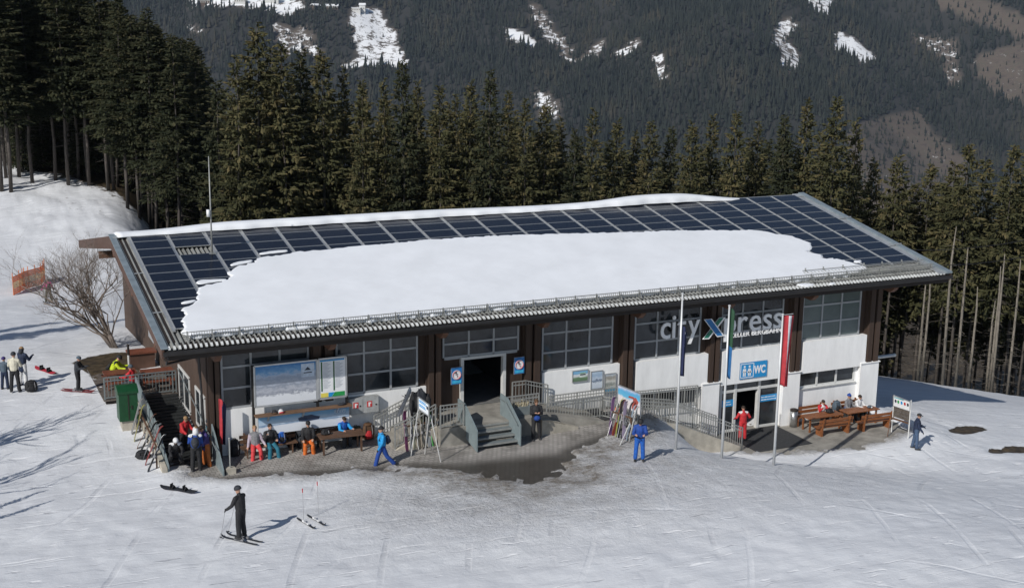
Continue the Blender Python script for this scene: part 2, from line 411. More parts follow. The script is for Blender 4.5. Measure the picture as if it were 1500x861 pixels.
pxs = np.arange(-1.2, 21.3, 0.3); pys = np.arange(-19.2, -9.3, 0.3); PX_, PY_ = np.meshgrid(pxs, pys)
wet = sstep(7, 9.5, PX_) * sstep(-13.9, -15.2, PY_ + 0.12 * (PX_ - 12)) * 0.95
wet = np.maximum(wet, 0.9 * sstep(0.9, 0.2, np.abs(poly_sd(PX_, PY_, PATIO))) * sstep(-12, -12.8, PY_))
keep = poly_sd(PX_[:-1, :-1] + .15, PY_[:-1, :-1] + .15, PATIO) < 0.9
tag(obj_from('paved_patio', grid_mesh('paved_patio', PX_, PY_, patio_z(PX_, PY_), M_PAVE, {'wet': wet}, keep=keep)), 'grey block paving in front of the station', kind='structure')
txs = np.arange(23.9, 36.0, 0.3); tys = np.arange(-15.0, -9.2, 0.3); TX_, TY_ = np.meshgrid(txs, tys)
keep = poly_sd(TX_[:-1, :-1] + .15, TY_[:-1, :-1] + .15, TERR) < 0.75
tag(obj_from('concrete_terrace', grid_mesh('concrete_terrace', TX_, TY_, np.full(TX_.shape, TERR_Z), M_CONC, keep=keep)), 'concrete terrace under the picnic tables', kind='structure')

# ------------------------------------------------------------------ the mountain across the valley
FH = np.array([RM[2][0], RM[2][1]]); FH /= np.linalg.norm(FH); RH = np.array([FH[1], -FH[0]])
def mtn_z(F, S):
    z = np.interp(F, [120, 200, 420, 900, 1500, 2000, 2300, 2700, 3300, 4300, 6500], [-60, -90, -190, -460, -560, -470, -345, -205, 20, 430, 900])
    w = sstep(1500, 2300, F)
    z = z + w * (150 * fbm(S / 620 + 2.3, F / 900, 3) + 28 * fbm(S / 140, F / 200, 3))
    z = z + w * 60 * np.exp(-((S - 560 + (F - 2300) * 0.25) / 170.0) ** 2)
    return z
mF = np.concatenate([np.arange(120, 1900, 60), np.arange(1900, 3700, 15), np.arange(3700, 6600, 120)])
mS = np.concatenate([np.arange(-4000, -1500, 100), np.arange(-1500, 1900, 14), np.arange(1900, 4400, 100)])
MS, MF = np.meshgrid(mS, mF); MZ = mtn_z(MF, MS)
MX = CAM[0] + FH[0] * MF + RH[0] * MS; MY = CAM[1] + FH[1] * MF + RH[1] * MS
CLEAR = [  # picture outline, snow share, tree share left standing
    ([(512, 8), (560, 14), (584, 60), (596, 98), (522, 92), (520, 60), (508, 35)], .62, .02),
    ([(500, 93), (602, 87), (604, 93), (500, 99)], 1.1, .0),
    ([(735, 40), (760, 44), (788, 62), (780, 70), (745, 58)], .95, .0),
    ([(772, 0), (792, 8), (812, 42), (842, 75), (834, 94), (808, 64), (786, 38)], .45, .12),
    ([(838, 92), (880, 56), (888, 72), (872, 88)], .42, .0),
    ([(892, 86), (930, 60), (948, 68), (908, 87)], .5, .15),
    ([(955, 82), (974, 82), (978, 120), (960, 117)], .6, .2),
    ([(1178, -12), (1222, -12), (1216, 24), (1188, 15)], .62, .05),
    ([(1128, 68), (1148, 24), (1168, 38), (1158, 62), (1174, 84), (1166, 110), (1148, 102), (1142, 76)], .52, .1),
    ([(1222, 48), (1252, 54), (1284, 84), (1266, 94), (1224, 72)], .72, .05),
    ([(1350, -15), (1420, -15), (1505, 30), (1505, 62), (1440, 36), (1372, 10)], .06, .25),
    ([(1432, 78), (1505, 62), (1505, 150), (1458, 140), (1428, 108)], .14, .16),
    ([(1335, 52), (1402, 56), (1408, 130), (1392, 130), (1380, 92)], .32, .45),
    ([(1236, 196), (1262, 178), (1345, 162), (1372, 196), (1420, 236), (1400, 330), (1260, 330)], .10, .34),
    ([(1252, 187), (1296, 176), (1316, 168), (1348, 167), (1348, 178), (1322, 180), (1298, 183), (1254, 192)], 1.2, .0),
    ([(270, -12), (432, -12), (452, 14), (418, 24), (380, 12), (282, 10)], .72, .12),
    ([(396, 36), (460, 46), (474, 84), (412, 84)], .42, .3),
    ([(780, 132), (822, 146), (818, 176), (786, 166)], .5, .3),
    ([(268, 38), (292, 40), (292, 50), (268, 48)], .5, .4)]
def clearing(px, py):
    sn = np.zeros(px.shape); op = np.zeros(px.shape); left = np.ones(px.shape)
    jx = px + 10 * fbm(px * 0.09, py * 0.16, 3); jy = py + 9 * fbm(px * 0.09 + 40, py * 0.16 + 9, 3)
    for P, s_, l_ in CLEAR:
        sd = poly_sd(px, py, P) if s_ >= .9 else poly_sd(jx, jy, P); m = sstep(2.0, -1.5, sd)
        sn = np.where(m > op, s_, sn); left = np.where(m > op, l_, left); op = np.maximum(op, m)
    return op, sn, left
mpx, mpy, mdep = proj(np.stack([MX, MY, MZ], -1))
vis = (MF > 1400) & (mpx > -60) & (mpx < 1560) & (mpy > -60)
op = np.zeros(MX.shape); sn = np.zeros(MX.shape)
o_, s_, _l = clearing(mpx[vis], mpy[vis]); op[vis] = o_; sn[vis] = s_ * o_
mm = mat('mountain_ground', (.05, .045, .035)); N, L, b = nodes_of(mm)
ta = N.new('ShaderNodeAttribute'); ta.attribute_name = 'open'; ts = N.new('ShaderNodeAttribute'); ts.attribute_name = 'snow'
tc = N.new('ShaderNodeTexCoord')
def nz(sc, det=6, ro=.65):
    n = N.new('ShaderNodeTexNoise'); n.inputs['Scale'].default_value = sc; n.inputs['Detail'].default_value = det; n.inputs['Roughness'].default_value = ro
    L.new(tc.outputs['Object'], n.inputs[0]); return n
n1 = nz(.055, 9, .75); n2 = nz(.012); n3 = nz(.09, 4)
r1 = ramp(N, [(.3, (.065, .05, .042)), (.5, (.105, .082, .062)), (.7, (.075, .07, .048))]); L.new(n3.outputs['Fac'], r1.inputs[0])
mA = N.new('ShaderNodeMix'); mA.data_type = 'RGBA'; L.new(ta.outputs['Fac'], mA.inputs[0]); mA.inputs[6].default_value = (.022, .022, .018, 1); L.new(r1.outputs[0], mA.inputs[7])
sb = N.new('ShaderNodeMath'); sb.operation = 'ADD'; L.new(ts.outputs['Fac'], sb.inputs[0])
sc_ = N.new('ShaderNodeMapRange'); sc_.inputs[1].default_value = .3; sc_.inputs[2].default_value = .7; sc_.inputs[3].default_value = -.5; sc_.inputs[4].default_value = .5
L.new(n1.outputs['Fac'], sc_.inputs[0]); L.new(sc_.outputs[0], sb.inputs[1])
sm = N.new('ShaderNodeMapRange'); sm.inputs[1].default_value = .42; sm.inputs[2].default_value = .62; L.new(sb.outputs[0], sm.inputs[0])
sg = N.new('ShaderNodeMath'); sg.operation = 'MULTIPLY'; L.new(sm.outputs[0], sg.inputs[0]); L.new(ta.outputs['Fac'], sg.inputs[1])
mB = N.new('ShaderNodeMix'); mB.data_type = 'RGBA'; L.new(sg.outputs[0], mB.inputs[0]); L.new(mA.outputs[2], mB.inputs[6]); mB.inputs[7].default_value = (.86, .87, .88, 1)
L.new(mB.outputs[2], b.inputs['Base Color']); b.inputs['Roughness'].default_value = .95
tag(obj_from('mountain', grid_mesh('mountain', MX, MY, MZ, mm, {'open': op, 'snow': sn})), 'forested mountainside across the valley', kind='structure')

def cone_trees(F, S, hs, rs):
    """many small conifers as one mesh: two ragged tiers of six faces"""
    n = len(F); x = CAM[0] + FH[0] * F + RH[0] * S; y = CAM[1] + FH[1] * F + RH[1] * S; z = mtn_z(F, S) - 0.5
    k = 6; rot = _rs.rand(n, 1) * 6.28; a = rot + np.arange(k)[None] * 2 * np.pi / k
    V = []; T = []; per = 0
    tiers = ((0.10, 0.62, 1.0), (0.42, 1.0, 0.62))
    Vs = []; Ts = []
    for (b0, b1, w) in tiers:
        jr = 0.75 + 0.5 * _rs.rand(n, k); jz = (_rs.rand(n, k) - .5) * 0.10
        ring = np.stack([x[:, None] + np.cos(a) * rs[:, None] * w * jr, y[:, None] + np.sin(a) * rs[:, None] * w * jr, z[:, None] + hs[:, None] * (b0 + jz)], -1)
        tip = np.stack([x, y, z + hs * b1], -1)[:, None, :]
        Vs.append(np.concatenate([ring, tip], 1))
        Ts.append([(per + j, per + (j + 1) % k, per + k) for j in range(k)]); per += k + 1
    V = np.concatenate(Vs, 1).reshape(-1, 3); T0 = np.array([t for tt in Ts for t in tt])
    T = (T0[None] + (np.arange(n) * per)[:, None, None]).reshape(-1, 3)
    tone = np.repeat(np.clip(.45 + .55 * fbm(S / 60, F / 110, 3) * 1.3 + .45 * (_rs.rand(n) - .5), 0, 1), per)
    return V, T, tone
fF, fS = np.meshgrid(np.arange(1850, 3560, 15.0), np.arange(-1050, 1250, 6.6))
fF = fF.ravel() + (_rs.rand(fF.size) - .5) * 14; fS = fS.ravel() + (_rs.rand(fS.size) - .5) * 7
fz = mtn_z(fF, fS)
tp = np.stack([CAM[0] + FH[0] * fF + RH[0] * fS, CAM[1] + FH[1] * fF + RH[1] * fS, fz], -1)
tu, tv, td = proj(tp)
o_, s_, l_ = clearing(tu, tv)
thin = 0.5 + 0.5 * sstep(-.35, .05, fbm(fS / 90, fF / 160, 3))
k_ = (tu > -40) & (tu < 1540) & (tv > -45) & (tv < 345) & (_rs.rand(len(fF)) < np.where(o_ > .5, l_, thin))
fF, fS, o2 = fF[k_], fS[k_], o_[k_]
hs = (11 + 18 * _rs.rand(len(fF)) ** 1.3) * (1 + 0.25 * fbm(fS / 200, fF / 200, 2)) * np.where(o2 > .5, .6, 1)
V, T, tone = cone_trees(fF, fS, hs, hs * (0.15 + 0.05 * _rs.rand(len(fF))))
mf = mat('far_conifer', (.03, .035, .025), rough=.95); N, L, b = nodes_of(mf)
at = N.new('ShaderNodeAttribute'); at.attribute_name = 'tone'
r1 = ramp(N, [(0, (.017, .022, .018)), (.6, (.032, .037, .029)), (1, (.058, .052, .036))]); L.new(at.outputs['Fac'], r1.inputs[0]); L.new(r1.outputs[0], b.inputs['Base Color'])
b.inputs['Specular IOR Level'].default_value = .1
tag(obj_from('far_forest', tri_mesh('far_forest', V, T, mf, {'tone': tone})), 'dark conifer forest covering the far mountainside', kind='stuff')
print('far trees', len(fF))

def mtn_at(u, v):
    r = ray(u, v); t = np.linspace(1500, 4200, 2700); P = CAM + r * t[:, None]
    F = (P[:, 0] - CAM[0]) * FH[0] + (P[:, 1] - CAM[1]) * FH[1]; S = (P[:, 0] - CAM[0]) * RH[0] + (P[:, 1] - CAM[1]) * RH[1]
    k = int(np.argmax(P[:, 2] < mtn_z(F, S))); return P[k]
# far buildings on the mountain
M_FW = mat('far_wall_white', (.62, .62, .60), rough=.9); M_FD = mat('far_wall_dark', (.10, .07, .05), rough=.9); M_FS = mat('far_roof_snow', (.82, .83, .85), rough=.8)
def far_house(label, u, v, w, d, h, wm, rm_, rot, flat=False):
    p = mtn_at(u, v); x, y, z = p; t = thing('mountain_house', label, 'house', (x, y, z - 1), rot, 'houses high on the far mountainside')
    m = MB(); m.box(-w / 2, w / 2, -d / 2, d / 2, -6, h); obj_from('wall', m.mesh('wall', wm), t)
    m = MB()
    if flat: m.box(-w / 2 - 1, w / 2 + 1, -d / 2 - 1, d / 2 + 1, h + .01, h + 1.2)
    else: m.prism([(-w / 2 - 1, -d / 2 - 1.2, h), (-w / 2 - 1, 0, h + d * .28), (-w / 2 - 1, d / 2 + 1.2, h), (-w / 2 - 1, d / 2 + 1.2, h + 1), (-w / 2 - 1, 0, h + d * .28 + 1.1), (-w / 2 - 1, -d / 2 - 1.2, h + 1)], (w + 2, 0, 0))
    obj_from('roof', m.mesh('roof', rm_), t)
    wme = MB(); wme.box(-1.1, 1.1, -.2, 0, 0, 2.0); wme = wme.mesh('window', MATS['far_wall_dark'] if wm is M_FW else M_FW)
    for q in range(max(2, int(w / 5))):
        o = obj_from('window', wme, t); o.location = (-w / 2 + (q + .5) * w / max(2, int(w / 5)), -d / 2 - .02, h * .45)
hr = math.radians(-24)
for a in (('white cable car building beside the snowy clearing', 522, 17, 20, 14, 9, M_FW, M_FS, hr, True), ('taller white hall with a snowy roof beside the cable car building', 531, 17, 14, 14, 15, M_FW, M_FS, hr, False), ('long dark house with a white roof left of the cable car building', 486, 12, 30, 13, 5, M_FD, M_FS, hr, False),
          ('dark chalet with a snowy gable left of the long house', 462, 12, 18, 14, 6, M_FD, M_FS, hr + .8, False), ('white hotel block at the top edge of the far mountainside', 398, 3, 34, 16, 12, M_FW, M_FS, hr, False), ('wide pale house near the top edge left of the hotel', 352, 4, 26, 14, 8, M_FW, M_FD, hr, False), ('brown and white house at the top edge, leftmost of the village', 300, 6, 30, 14, 9, M_FD, M_FS, hr, False)): far_house(*a)

# ------------------------------------------------------------------ the air between here and the mountain
m = MB(); m.box(min(MX.min(), GX.min()) - 60, MX.max() + 60, min(MY.min(), GY.min()) - 60, MY.max() + 60, float(min(MZ.min(), GZ.min())) - 1.5, float(MZ.max()) + 40)
hz = m.build('haze', mat('haze_air', (1, 1, 1)))
hm = MATS['haze_air'].node_tree; hm.nodes.remove(hm.nodes['Principled BSDF'])
pv = hm.nodes.new('ShaderNodeVolumePrincipled'); pv.inputs['Color'].default_value = (.62, .76, 1, 1); pv.inputs['Density'].default_value = 0.000033; pv.inputs['Anisotropy'].default_value = 0.0
hm.links.new(pv.outputs[0], hm.nodes['Material Output'].inputs['Volume']); tag(hz, kind='stuff')
# ------------------------------------------------------------------ the lift station
def wood_boards(name, c1, c2, period, axis_=0, gap=.12, bump=.6):
    """vertical timber boarding: board joints by position, tone differing board by board"""
    m = mat(name, c1, rough=.8); N, L, b = nodes_of(m)
    tc = N.new('ShaderNodeTexCoord'); sp = N.new('ShaderNodeSeparateXYZ'); L.new(tc.outputs['Object'], sp.inputs[0])
    dv = N.new('ShaderNodeMath'); dv.operation = 'DIVIDE'; L.new(sp.outputs[axis_], dv.inputs[0]); dv.inputs[1].default_value = period
    fl = N.new('ShaderNodeMath'); fl.operation = 'FLOOR'; L.new(dv.outputs[0], fl.inputs[0])
    fr = N.new('ShaderNodeMath'); fr.operation = 'FRACT'; L.new(dv.outputs[0], fr.inputs[0])
    wn_ = N.new('ShaderNodeTexWhiteNoise'); wn_.noise_dimensions = '1D'; L.new(fl.outputs[0], wn_.inputs['W'])
    no = N.new('ShaderNodeTexNoise'); no.inputs['Scale'].default_value = 6; no.inputs['Detail'].default_value = 5
    mp = N.new('ShaderNodeMapping'); mp.inputs['Scale'].default_value = (3, 3, .25); L.new(tc.outputs['Object'], mp.inputs[0]); L.new(mp.outputs[0], no.inputs[0])
    av = N.new('ShaderNodeMath'); av.operation = 'ADD'; L.new(wn_.outputs['Value'], av.inputs[0]); L.new(no.outputs['Fac'], av.inputs[1])
    mr = N.new('ShaderNodeMapRange'); mr.inputs[1].default_value = .3; mr.inputs[2].default_value = 1.7; L.new(av.outputs[0], mr.inputs[0])
    mx = N.new('ShaderNodeMix'); mx.data_type = 'RGBA'; L.new(mr.outputs[0], mx.inputs[0]); mx.inputs[6].default_value = (*c1, 1); mx.inputs[7].default_value = (*c2, 1)
    L.new(mx.outputs[2], b.inputs['Base Color'])
    gp = N.new('ShaderNodeMath'); gp.operation = 'GREATER_THAN'; L.new(fr.outputs[0], gp.inputs[0]); gp.inputs[1].default_value = gap
    bp = N.new('ShaderNodeBump'); bp.inputs['Strength'].default_value = bump; bp.inputs['Distance'].default_value = .03
    L.new(gp.outputs[0], bp.inputs['Height']); L.new(bp.outputs[0], b.inputs['Normal'])
    return m
M_WHITE = mat('white_render', (.85, .85, .84), rough=.85, var=.045, scale=2.2, bump=.15, bscale=60, stretch=(1, 1, .3))
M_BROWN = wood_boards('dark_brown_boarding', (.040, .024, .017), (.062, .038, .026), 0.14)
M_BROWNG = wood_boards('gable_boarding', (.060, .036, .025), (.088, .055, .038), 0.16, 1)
M_TIMB = mat('brown_timber', (.125, .060, .035), rough=.7, var=.2, scale=3, stretch=(1, .3, 1))
M_FASC = mat('brown_fascia', (.095, .050, .034), rough=.65, var=.15, scale=2)
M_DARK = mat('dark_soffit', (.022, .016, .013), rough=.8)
M_GUTT = mat('dark_gutter', (.028, .026, .025), rough=.45, metal=.3)
M_ZINC = mat('zinc_sheet', (.42, .435, .44), rough=.5, metal=.35, var=.14, scale=2.2)
M_ZINCB = mat('blue_grey_flashing', (.26, .31, .335), rough=.5, metal=.3, var=.12, scale=2)
M_CORR = mat('corrugated_roof', (.235, .24, .228), rough=.6, metal=.1, var=.22, scale=3, stretch=(2, .3, 1))
M_ALU = mat('aluminium', (.52, .53, .53), rough=.4, metal=.6, var=.06)
M_FRAME = mat('window_frame_grey', (.36, .375, .39), rough=.5, metal=.1, var=.05)
M_FRAMEW = mat('light_door_frame', (.62, .62, .60), rough=.5, var=.05)
M_GLASS = mat('dark_glass', (.030, .035, .040), rough=.08, var=.45, scale=.7, spec=.6)
M_BLIND = mat('blind_glass', (.115, .145, .142), rough=.12, var=.1, scale=.8, spec=.6)
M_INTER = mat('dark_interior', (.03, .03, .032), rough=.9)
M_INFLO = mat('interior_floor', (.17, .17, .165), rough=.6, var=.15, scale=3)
M_STEEL = mat('painted_grey_steel', (.17, .195, .20), rough=.5, var=.1, scale=5)
M_GALV = mat('galvanised_rail', (.33, .335, .32), rough=.5, metal=.3, var=.12, scale=8)
M_CELL = mat('solar_glass', (.010, .014, .030), rough=.22, spec=.28, var=.25, scale=1.2)
nt = M_CELL.node_tree; N = nt.nodes; L = nt.links; b = N['Principled BSDF']         # faint cell grid
tc = N.new('ShaderNodeTexCoord'); br = N.new('ShaderNodeTexBrick'); br.offset = 0; br.inputs['Scale'].default_value = 6.2; br.inputs['Brick Width'].default_value = 1; br.inputs['Row Height'].default_value = 1
br.inputs['Mortar Size'].default_value = .03; br.inputs['Color1'].default_value = (.007, .010, .019, 1); br.inputs['Color2'].default_value = (.010, .013, .023, 1); br.inputs['Mortar'].default_value = (.020, .024, .034, 1)
L.new(tc.outputs['Object'], br.inputs[0]); L.new(br.outputs['Color'], b.inputs['Base Color'])

ST = thing('lift_station', 'long white and brown mountain lift station with solar panels and snow on its roof', 'building', (1.25, -10.3, -7.36))
XL, XR = -0.66, 38.12            # roof verges
S_E = 12.06                      # eave, metres down the slope
YW = -10.3
PYR = 0.9562; PXR = 1.70
# corrugated roof sheet, front slope
nw = int((XR - XL) / 0.2 * 8); xs = np.linspace(XL, XR, nw + 1); hh = 0.062 * np.cos((xs - XL) / 0.2 * 2 * np.pi)
ss = np.array([-0.28, 4.4, 8.6, S_E]); A_, B_ = np.meshgrid(xs, ss); H_ = np.tile(hh, (len(ss), 1)) + 0.0
def rp_grid(x, s, h): return x, -s * math.cos(ALPHA) - h * math.sin(ALPHA), -s * math.sin(ALPHA) + h * math.cos(ALPHA)
gx_, gy_, gz_ = rp_grid(A_, B_, H_)
me = grid_mesh('roof_sheet', gx_ - 1.25, gy_ + 10.3, gz_ + 7.36, M_CORR); o = obj_from('roof_sheet', me, ST)
# lap joints across the bare strip and the eave
m = MB()
for s_ in (4.4, 8.6):
    m.bar(RP(XL + .12, s_, .045), RP(0.0, s_, .045), .10, .02)
m.build('sheet_lap', M_ZINC, ST)
m = MB()                           # body of the roof under the sheet, both slopes
yb, zb_ = 11.7, -2.12
m.prism([RP(XL, -0.28, -.05), RP(XL, S_E - .02, -.05), RP(XL, S_E - .02, -.28), (XL, -0.1, -.42), (XL, yb, zb_ - .3), (XL, yb, zb_)], (XR - XL, 0, 0))
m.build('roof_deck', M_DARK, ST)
m = MB(); m.prism([(XL + .002, .27, .02), (XL + .002, yb + .1, zb_ + .02), (XL + .002, yb + .1, zb_ + .06), (XL + .002, .27, .075)], (XR - XL, 0, 0)); m.build('rear_roof_sheet', M_ZINC, ST)
m = MB(); m.bar((XL, .03, .085), (XR, .03, .085), .62, .03); m.build('ridge_cap', M_ZINC, ST)
# verge boards and flashings, left then right
for nm, x0, x1 in (('l', XL - .10, XL - .002), ('r', XR + .002, XR + .10)):
    m = MB(); m.prism([RP(x0, -0.3, .06), RP(x0, S_E + .02, .06), RP(x0, S_E + .02, -.33), (x0, -.1, -.45), (x0, yb + .12, zb_ - .36), (x0, yb + .12, zb_ + .07), (x0, .25, .085)], (x1 - x0, 0, 0)); m.build('verge_board', M_FASC, ST)
m = MB(); m.prism([RP(XL - .13, -.32, .075), RP(XL - .13, S_E + .04, .075), RP(XL - .13, S_E + .04, .115), RP(XL - .13, -.32, .115)], (.27, 0, 0)); m.build('verge_flashing', M_ZINCB, ST)
m = MB(); m.prism([RP(37.44, -.3, .05), RP(37.44, S_E + .02, .05), RP(37.44, S_E + .02, .10), RP(37.44, -.3, .10)], (.42, 0, 0)); m.build('verge_flashing', M_ZINC, ST)
m = MB(); m.prism([RP(37.88, -.32, .07), RP(37.88, S_E + .05, .07), RP(37.88, S_E + .05, .16), RP(37.88, -.32, .16)], (.36, 0, 0)); m.build('verge_flashing', M_ZINCB, ST)
for s_ in (4.0, 8.2):
    m = MB(); m.bar(RP(37.45, s_, .13), RP(38.25, s_, .19), .10, .03); m.build('flashing_joint', M_ZINC, ST)
# gutter, fascia, soffit
m = MB(); ye, ze = RP(0, S_E, 0)[1:]
m.tube([(XL - .05, ye - .06, ze - .13), (XR + .12, ye - .06, ze - .13)], .10, 8); m.build('gutter', M_GUTT, ST)
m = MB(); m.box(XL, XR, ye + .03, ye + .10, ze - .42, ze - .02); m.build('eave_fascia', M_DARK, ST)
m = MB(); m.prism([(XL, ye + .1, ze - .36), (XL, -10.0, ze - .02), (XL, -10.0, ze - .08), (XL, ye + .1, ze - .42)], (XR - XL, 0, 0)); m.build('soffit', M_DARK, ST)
m = MB(); m.tube([(-.55, ye - .06, ze - .2), (-.55, ye + .3, ze - .6), (.9, -10.42, ze - .75), (1.05, -10.42, -7.3)], .05, 8); m.build('downpipe', M_GUTT, ST)
# solar panels
pm = MB(); w_, h_ = PXR - .125, PYR - .03
fr_ = .028
pm.box(-w_ / 2, w_ / 2, -h_ / 2, h_ / 2, -.02, .018, 0)
pm.box(-w_ / 2 + fr_, w_ / 2 - fr_, -h_ / 2 + fr_, h_ / 2 - fr_, .0, .021, 1)
panel_me = pm.mesh('solar_panel', [M_ALU, M_CELL])
SNOW_PX = [(279, 491), (266, 480), (264, 476), (270, 471.5), (265, 467), (267, 462), (275.5, 458), (266, 455), (263.5, 452), (269, 447.5), (284, 443), (291, 440), (288, 430), (288, 423), (287.2, 421),
 (298.7, 417.2), (312.5, 414), (325, 409.5), (335, 408), (338, 402), (333, 397.5), (343.7, 390.6), (358, 386), (371.5, 383.7), (375, 376.7), (395, 373.5), (416.5, 371.5), (425, 368), (477, 364), (527, 358), (577.6, 354.6),
 (622.7, 350.2), (672, 347), (718.8, 344.4), (764, 342.4), (812, 341.5), (855.7, 340), (901.6, 339.2), (948, 337.8), (990, 336.4), (1030, 336), (1076.7, 336.4), (1100, 335.6), (1122, 338), (1136, 342), (1150, 343), (1162, 345.5), (1174, 350), (1182, 351.5), (1189, 356), (1193, 361),
 (1182, 367.6), (1192, 370), (1208, 372), (1204, 377), (1222, 377.5), (1238, 379.6), (1249, 385), (1262, 387), (1273.5, 390), (1266, 394), (1258, 397), (1246, 399), (1240, 401.5), (1150, 409.5), (1050, 418.5), (900, 432), (700, 452), (500, 471.5), (350, 486)]
SNOW_RF = []
for (u, v) in SNOW_PX:
    p = on_roof(u, v, .2); s_ = -p[1] * math.cos(ALPHA) - p[2] * math.sin(ALPHA); SNOW_RF.append((p[0], min(s_, 11.36)))
snow_arr = np.array(SNOW_RF)
for i in range(22):
    for j in range(11):
        if (i, j) == (1, 2): continue
        cx, cs = (i + .5) * PXR, (j + .5) * PYR
        if float(poly_sd(np.array([cx]), np.array([cs]), SNOW_RF)[0]) < -1.25: continue      # wholly under the snow
        o = obj_from('solar_panel', panel_me, ST)
        x, y, z = RP(cx, cs, .13); o.location = (x - 1.25, y + 10.3, z + 7.36); o.rotation_euler = (ALPHA, 0, 0)
for i in range(23):
    m = MB(); m.bar(RP(i * PXR, -.05, .085), RP(i * PXR, 11 * PYR + .1, .085), .12, .05); m.build('mounting_rail', M_ALU, ST)
# snow guards along the eave
gm = MB(); gm.bar((0, -.22, .0), (0, .20, .0), .05, .02); gm.bar((0, .1, 0), (0, .1, .34), .06, .04); gm.bar((0, -.2, .01), (0, .08, .28), .025, .03)
guard_me = gm.mesh('snow_guard_bracket', M_GALV)
for row, (s_, x0, x1, stp) in enumerate(((11.46, .35, 37.6, 1.06), (10.75, 30.2, 37.6, 1.2))):
    k = 0; x = x0
    while x < x1:
        o = obj_from('snow_guard_bracket', guard_me, ST); a, y, z = RP(x, s_, .05); o.location = (a - 1.25, y + 10.3, z + 7.36)
        x += stp * (0.9 + .2 * ((k * 7) % 5) / 4); k += 1
    for h in (.14, .30) if row == 0 else (.22,):
        m = MB(); m.tube([RP(x0 - .2, s_ - .1, .05 + h), RP(x1, s_ - .1, .05 + h)], .02, 5); m.build('snow_guard_rail', M_GALV, ST)
m = MB()
for k in range(int(37.2 / .10)): m.bar(RP(.4 + k * .10, 11.37, .06), RP(.4 + k * .10, 11.37, .34), .036, .012, up=(1, 0, 0))
tag(m.build('snow_guard_grating', M_GALV, ST), kind='stuff')
m = MB()                            # diagonal stays between guard rows on the right half
for k in range(36):
    x = 30 + k * .21; m.bar(RP(x, 10.75, .22), RP(x + .22, 11.4, .12), .025, .025)
tag(m.build('snow_guard_stays', M_GALV, ST), kind='stuff')
m = MB()                            # bars on the rib ends: white tips and their sunlight in one pale colour
for k in range(int((XR - XL) / .2) - 1):
    x = XL + .2 + k * .2; m.bar(RP(x, S_E - .16, .075), RP(x - .01, S_E + .05, .045), .085, .05)
tag(m.build('eave_lit_tips', mat('pale_lit_tip', (.68, .69, .67), rough=.5), ST), kind='stuff')
m = MB(); m.prism([RP(.05, 11.5, -.01), RP(.05, S_E, -.01), RP(.05, S_E, .018), RP(.05, 11.5, .018)], (37.9, 0, 0)); m.build('eave_valley_shade', M_DARK, ST)  # dark plate standing in for the shade in the sheet's valleys
m = MB(); m.prism([RP(XL + .14, 0, -.02), RP(XL + .14, 11.4, -.02), RP(XL + .14, 11.4, .012), RP(XL + .14, 0, .012)], (.42, 0, 0)); m.build('verge_valley_shade', M_DARK, ST)  # dark strip painting shade between the ribs beside the left verge
m = MB(); x, y, z = on_roof(1016.5, 296, .1); m.ell((x, y, z + .1), (.22, .2, .2), 10, 6); m.build('roof_vent', M_FRAMEW, ST, True)

# walls
WL, WR_ = 1.25, 35.3
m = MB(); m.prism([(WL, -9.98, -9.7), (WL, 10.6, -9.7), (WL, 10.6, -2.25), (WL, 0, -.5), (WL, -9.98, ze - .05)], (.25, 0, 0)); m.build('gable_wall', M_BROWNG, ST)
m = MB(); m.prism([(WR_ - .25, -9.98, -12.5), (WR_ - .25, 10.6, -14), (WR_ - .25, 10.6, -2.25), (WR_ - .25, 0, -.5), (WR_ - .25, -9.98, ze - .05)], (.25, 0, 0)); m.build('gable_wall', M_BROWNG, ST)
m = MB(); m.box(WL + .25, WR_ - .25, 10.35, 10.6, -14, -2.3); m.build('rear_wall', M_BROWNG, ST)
# upper front wall behind windows (brown), with the exit left open
ex0, ex1, exz = 12.28, 14.30, -4.40
ZT = ze - .04
m = MB()
m.box(WL + .25, ex0, -9.98, -9.8, -10.5, ZT); m.box(ex1, 25.85, -9.98, -9.8, -10.5, ZT); m.box(ex0, ex1, -9.98, -9.8, exz, ZT)
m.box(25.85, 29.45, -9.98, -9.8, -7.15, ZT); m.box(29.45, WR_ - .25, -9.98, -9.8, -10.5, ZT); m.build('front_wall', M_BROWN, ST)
def window(name, xs, zs, y, glass, parent=ST, frm=None, th=.085, dep=.09, fat_sill=0.0):
    """frame bars with a glass pane in every field"""
    frm = frm or M_FRAME
    m = MB()
    for k, x in enumerate(xs): m.box(x - th / 2, x + th / 2, y - dep, y, zs[0], zs[-1])
    for k, z in enumerate(zs):
        for a, b_ in zip(xs[:-1], xs[1:]): m.box(a + th / 2, b_ - th / 2, y - dep + .004, y, z - th / 2 - (fat_sill if k == 0 else 0), z + th / 2)
    w = m.build(name, frm, parent)
    for a, b_ in zip(xs[:-1], xs[1:]):
        for c, d in zip(zs[:-1], zs[1:]):
            p = MB(); p.box(a + th / 2, b_ - th / 2, y - .045, y - .02, c + th / 2, d - th / 2)
            po = obj_from('pane', p.mesh('pane', glass, origin_of(ST)), w)
    return w
BAY = [1.85 + 4.78 * k for k in range(7)]; WW = 3.56
ROWS = [-5.40, -4.58, -3.70, -2.82]
for k in range(7):
    xs_ = [BAY[k] + WW * t / 3 for t in range(4)]
    if k == 2: window('window', xs_, [-4.30, -3.70, -2.82], -10.0, M_GLASS, fat_sill=.06)
    else: window('window', xs_, ROWS, -10.0, M_BLIND if k == 6 else M_GLASS)
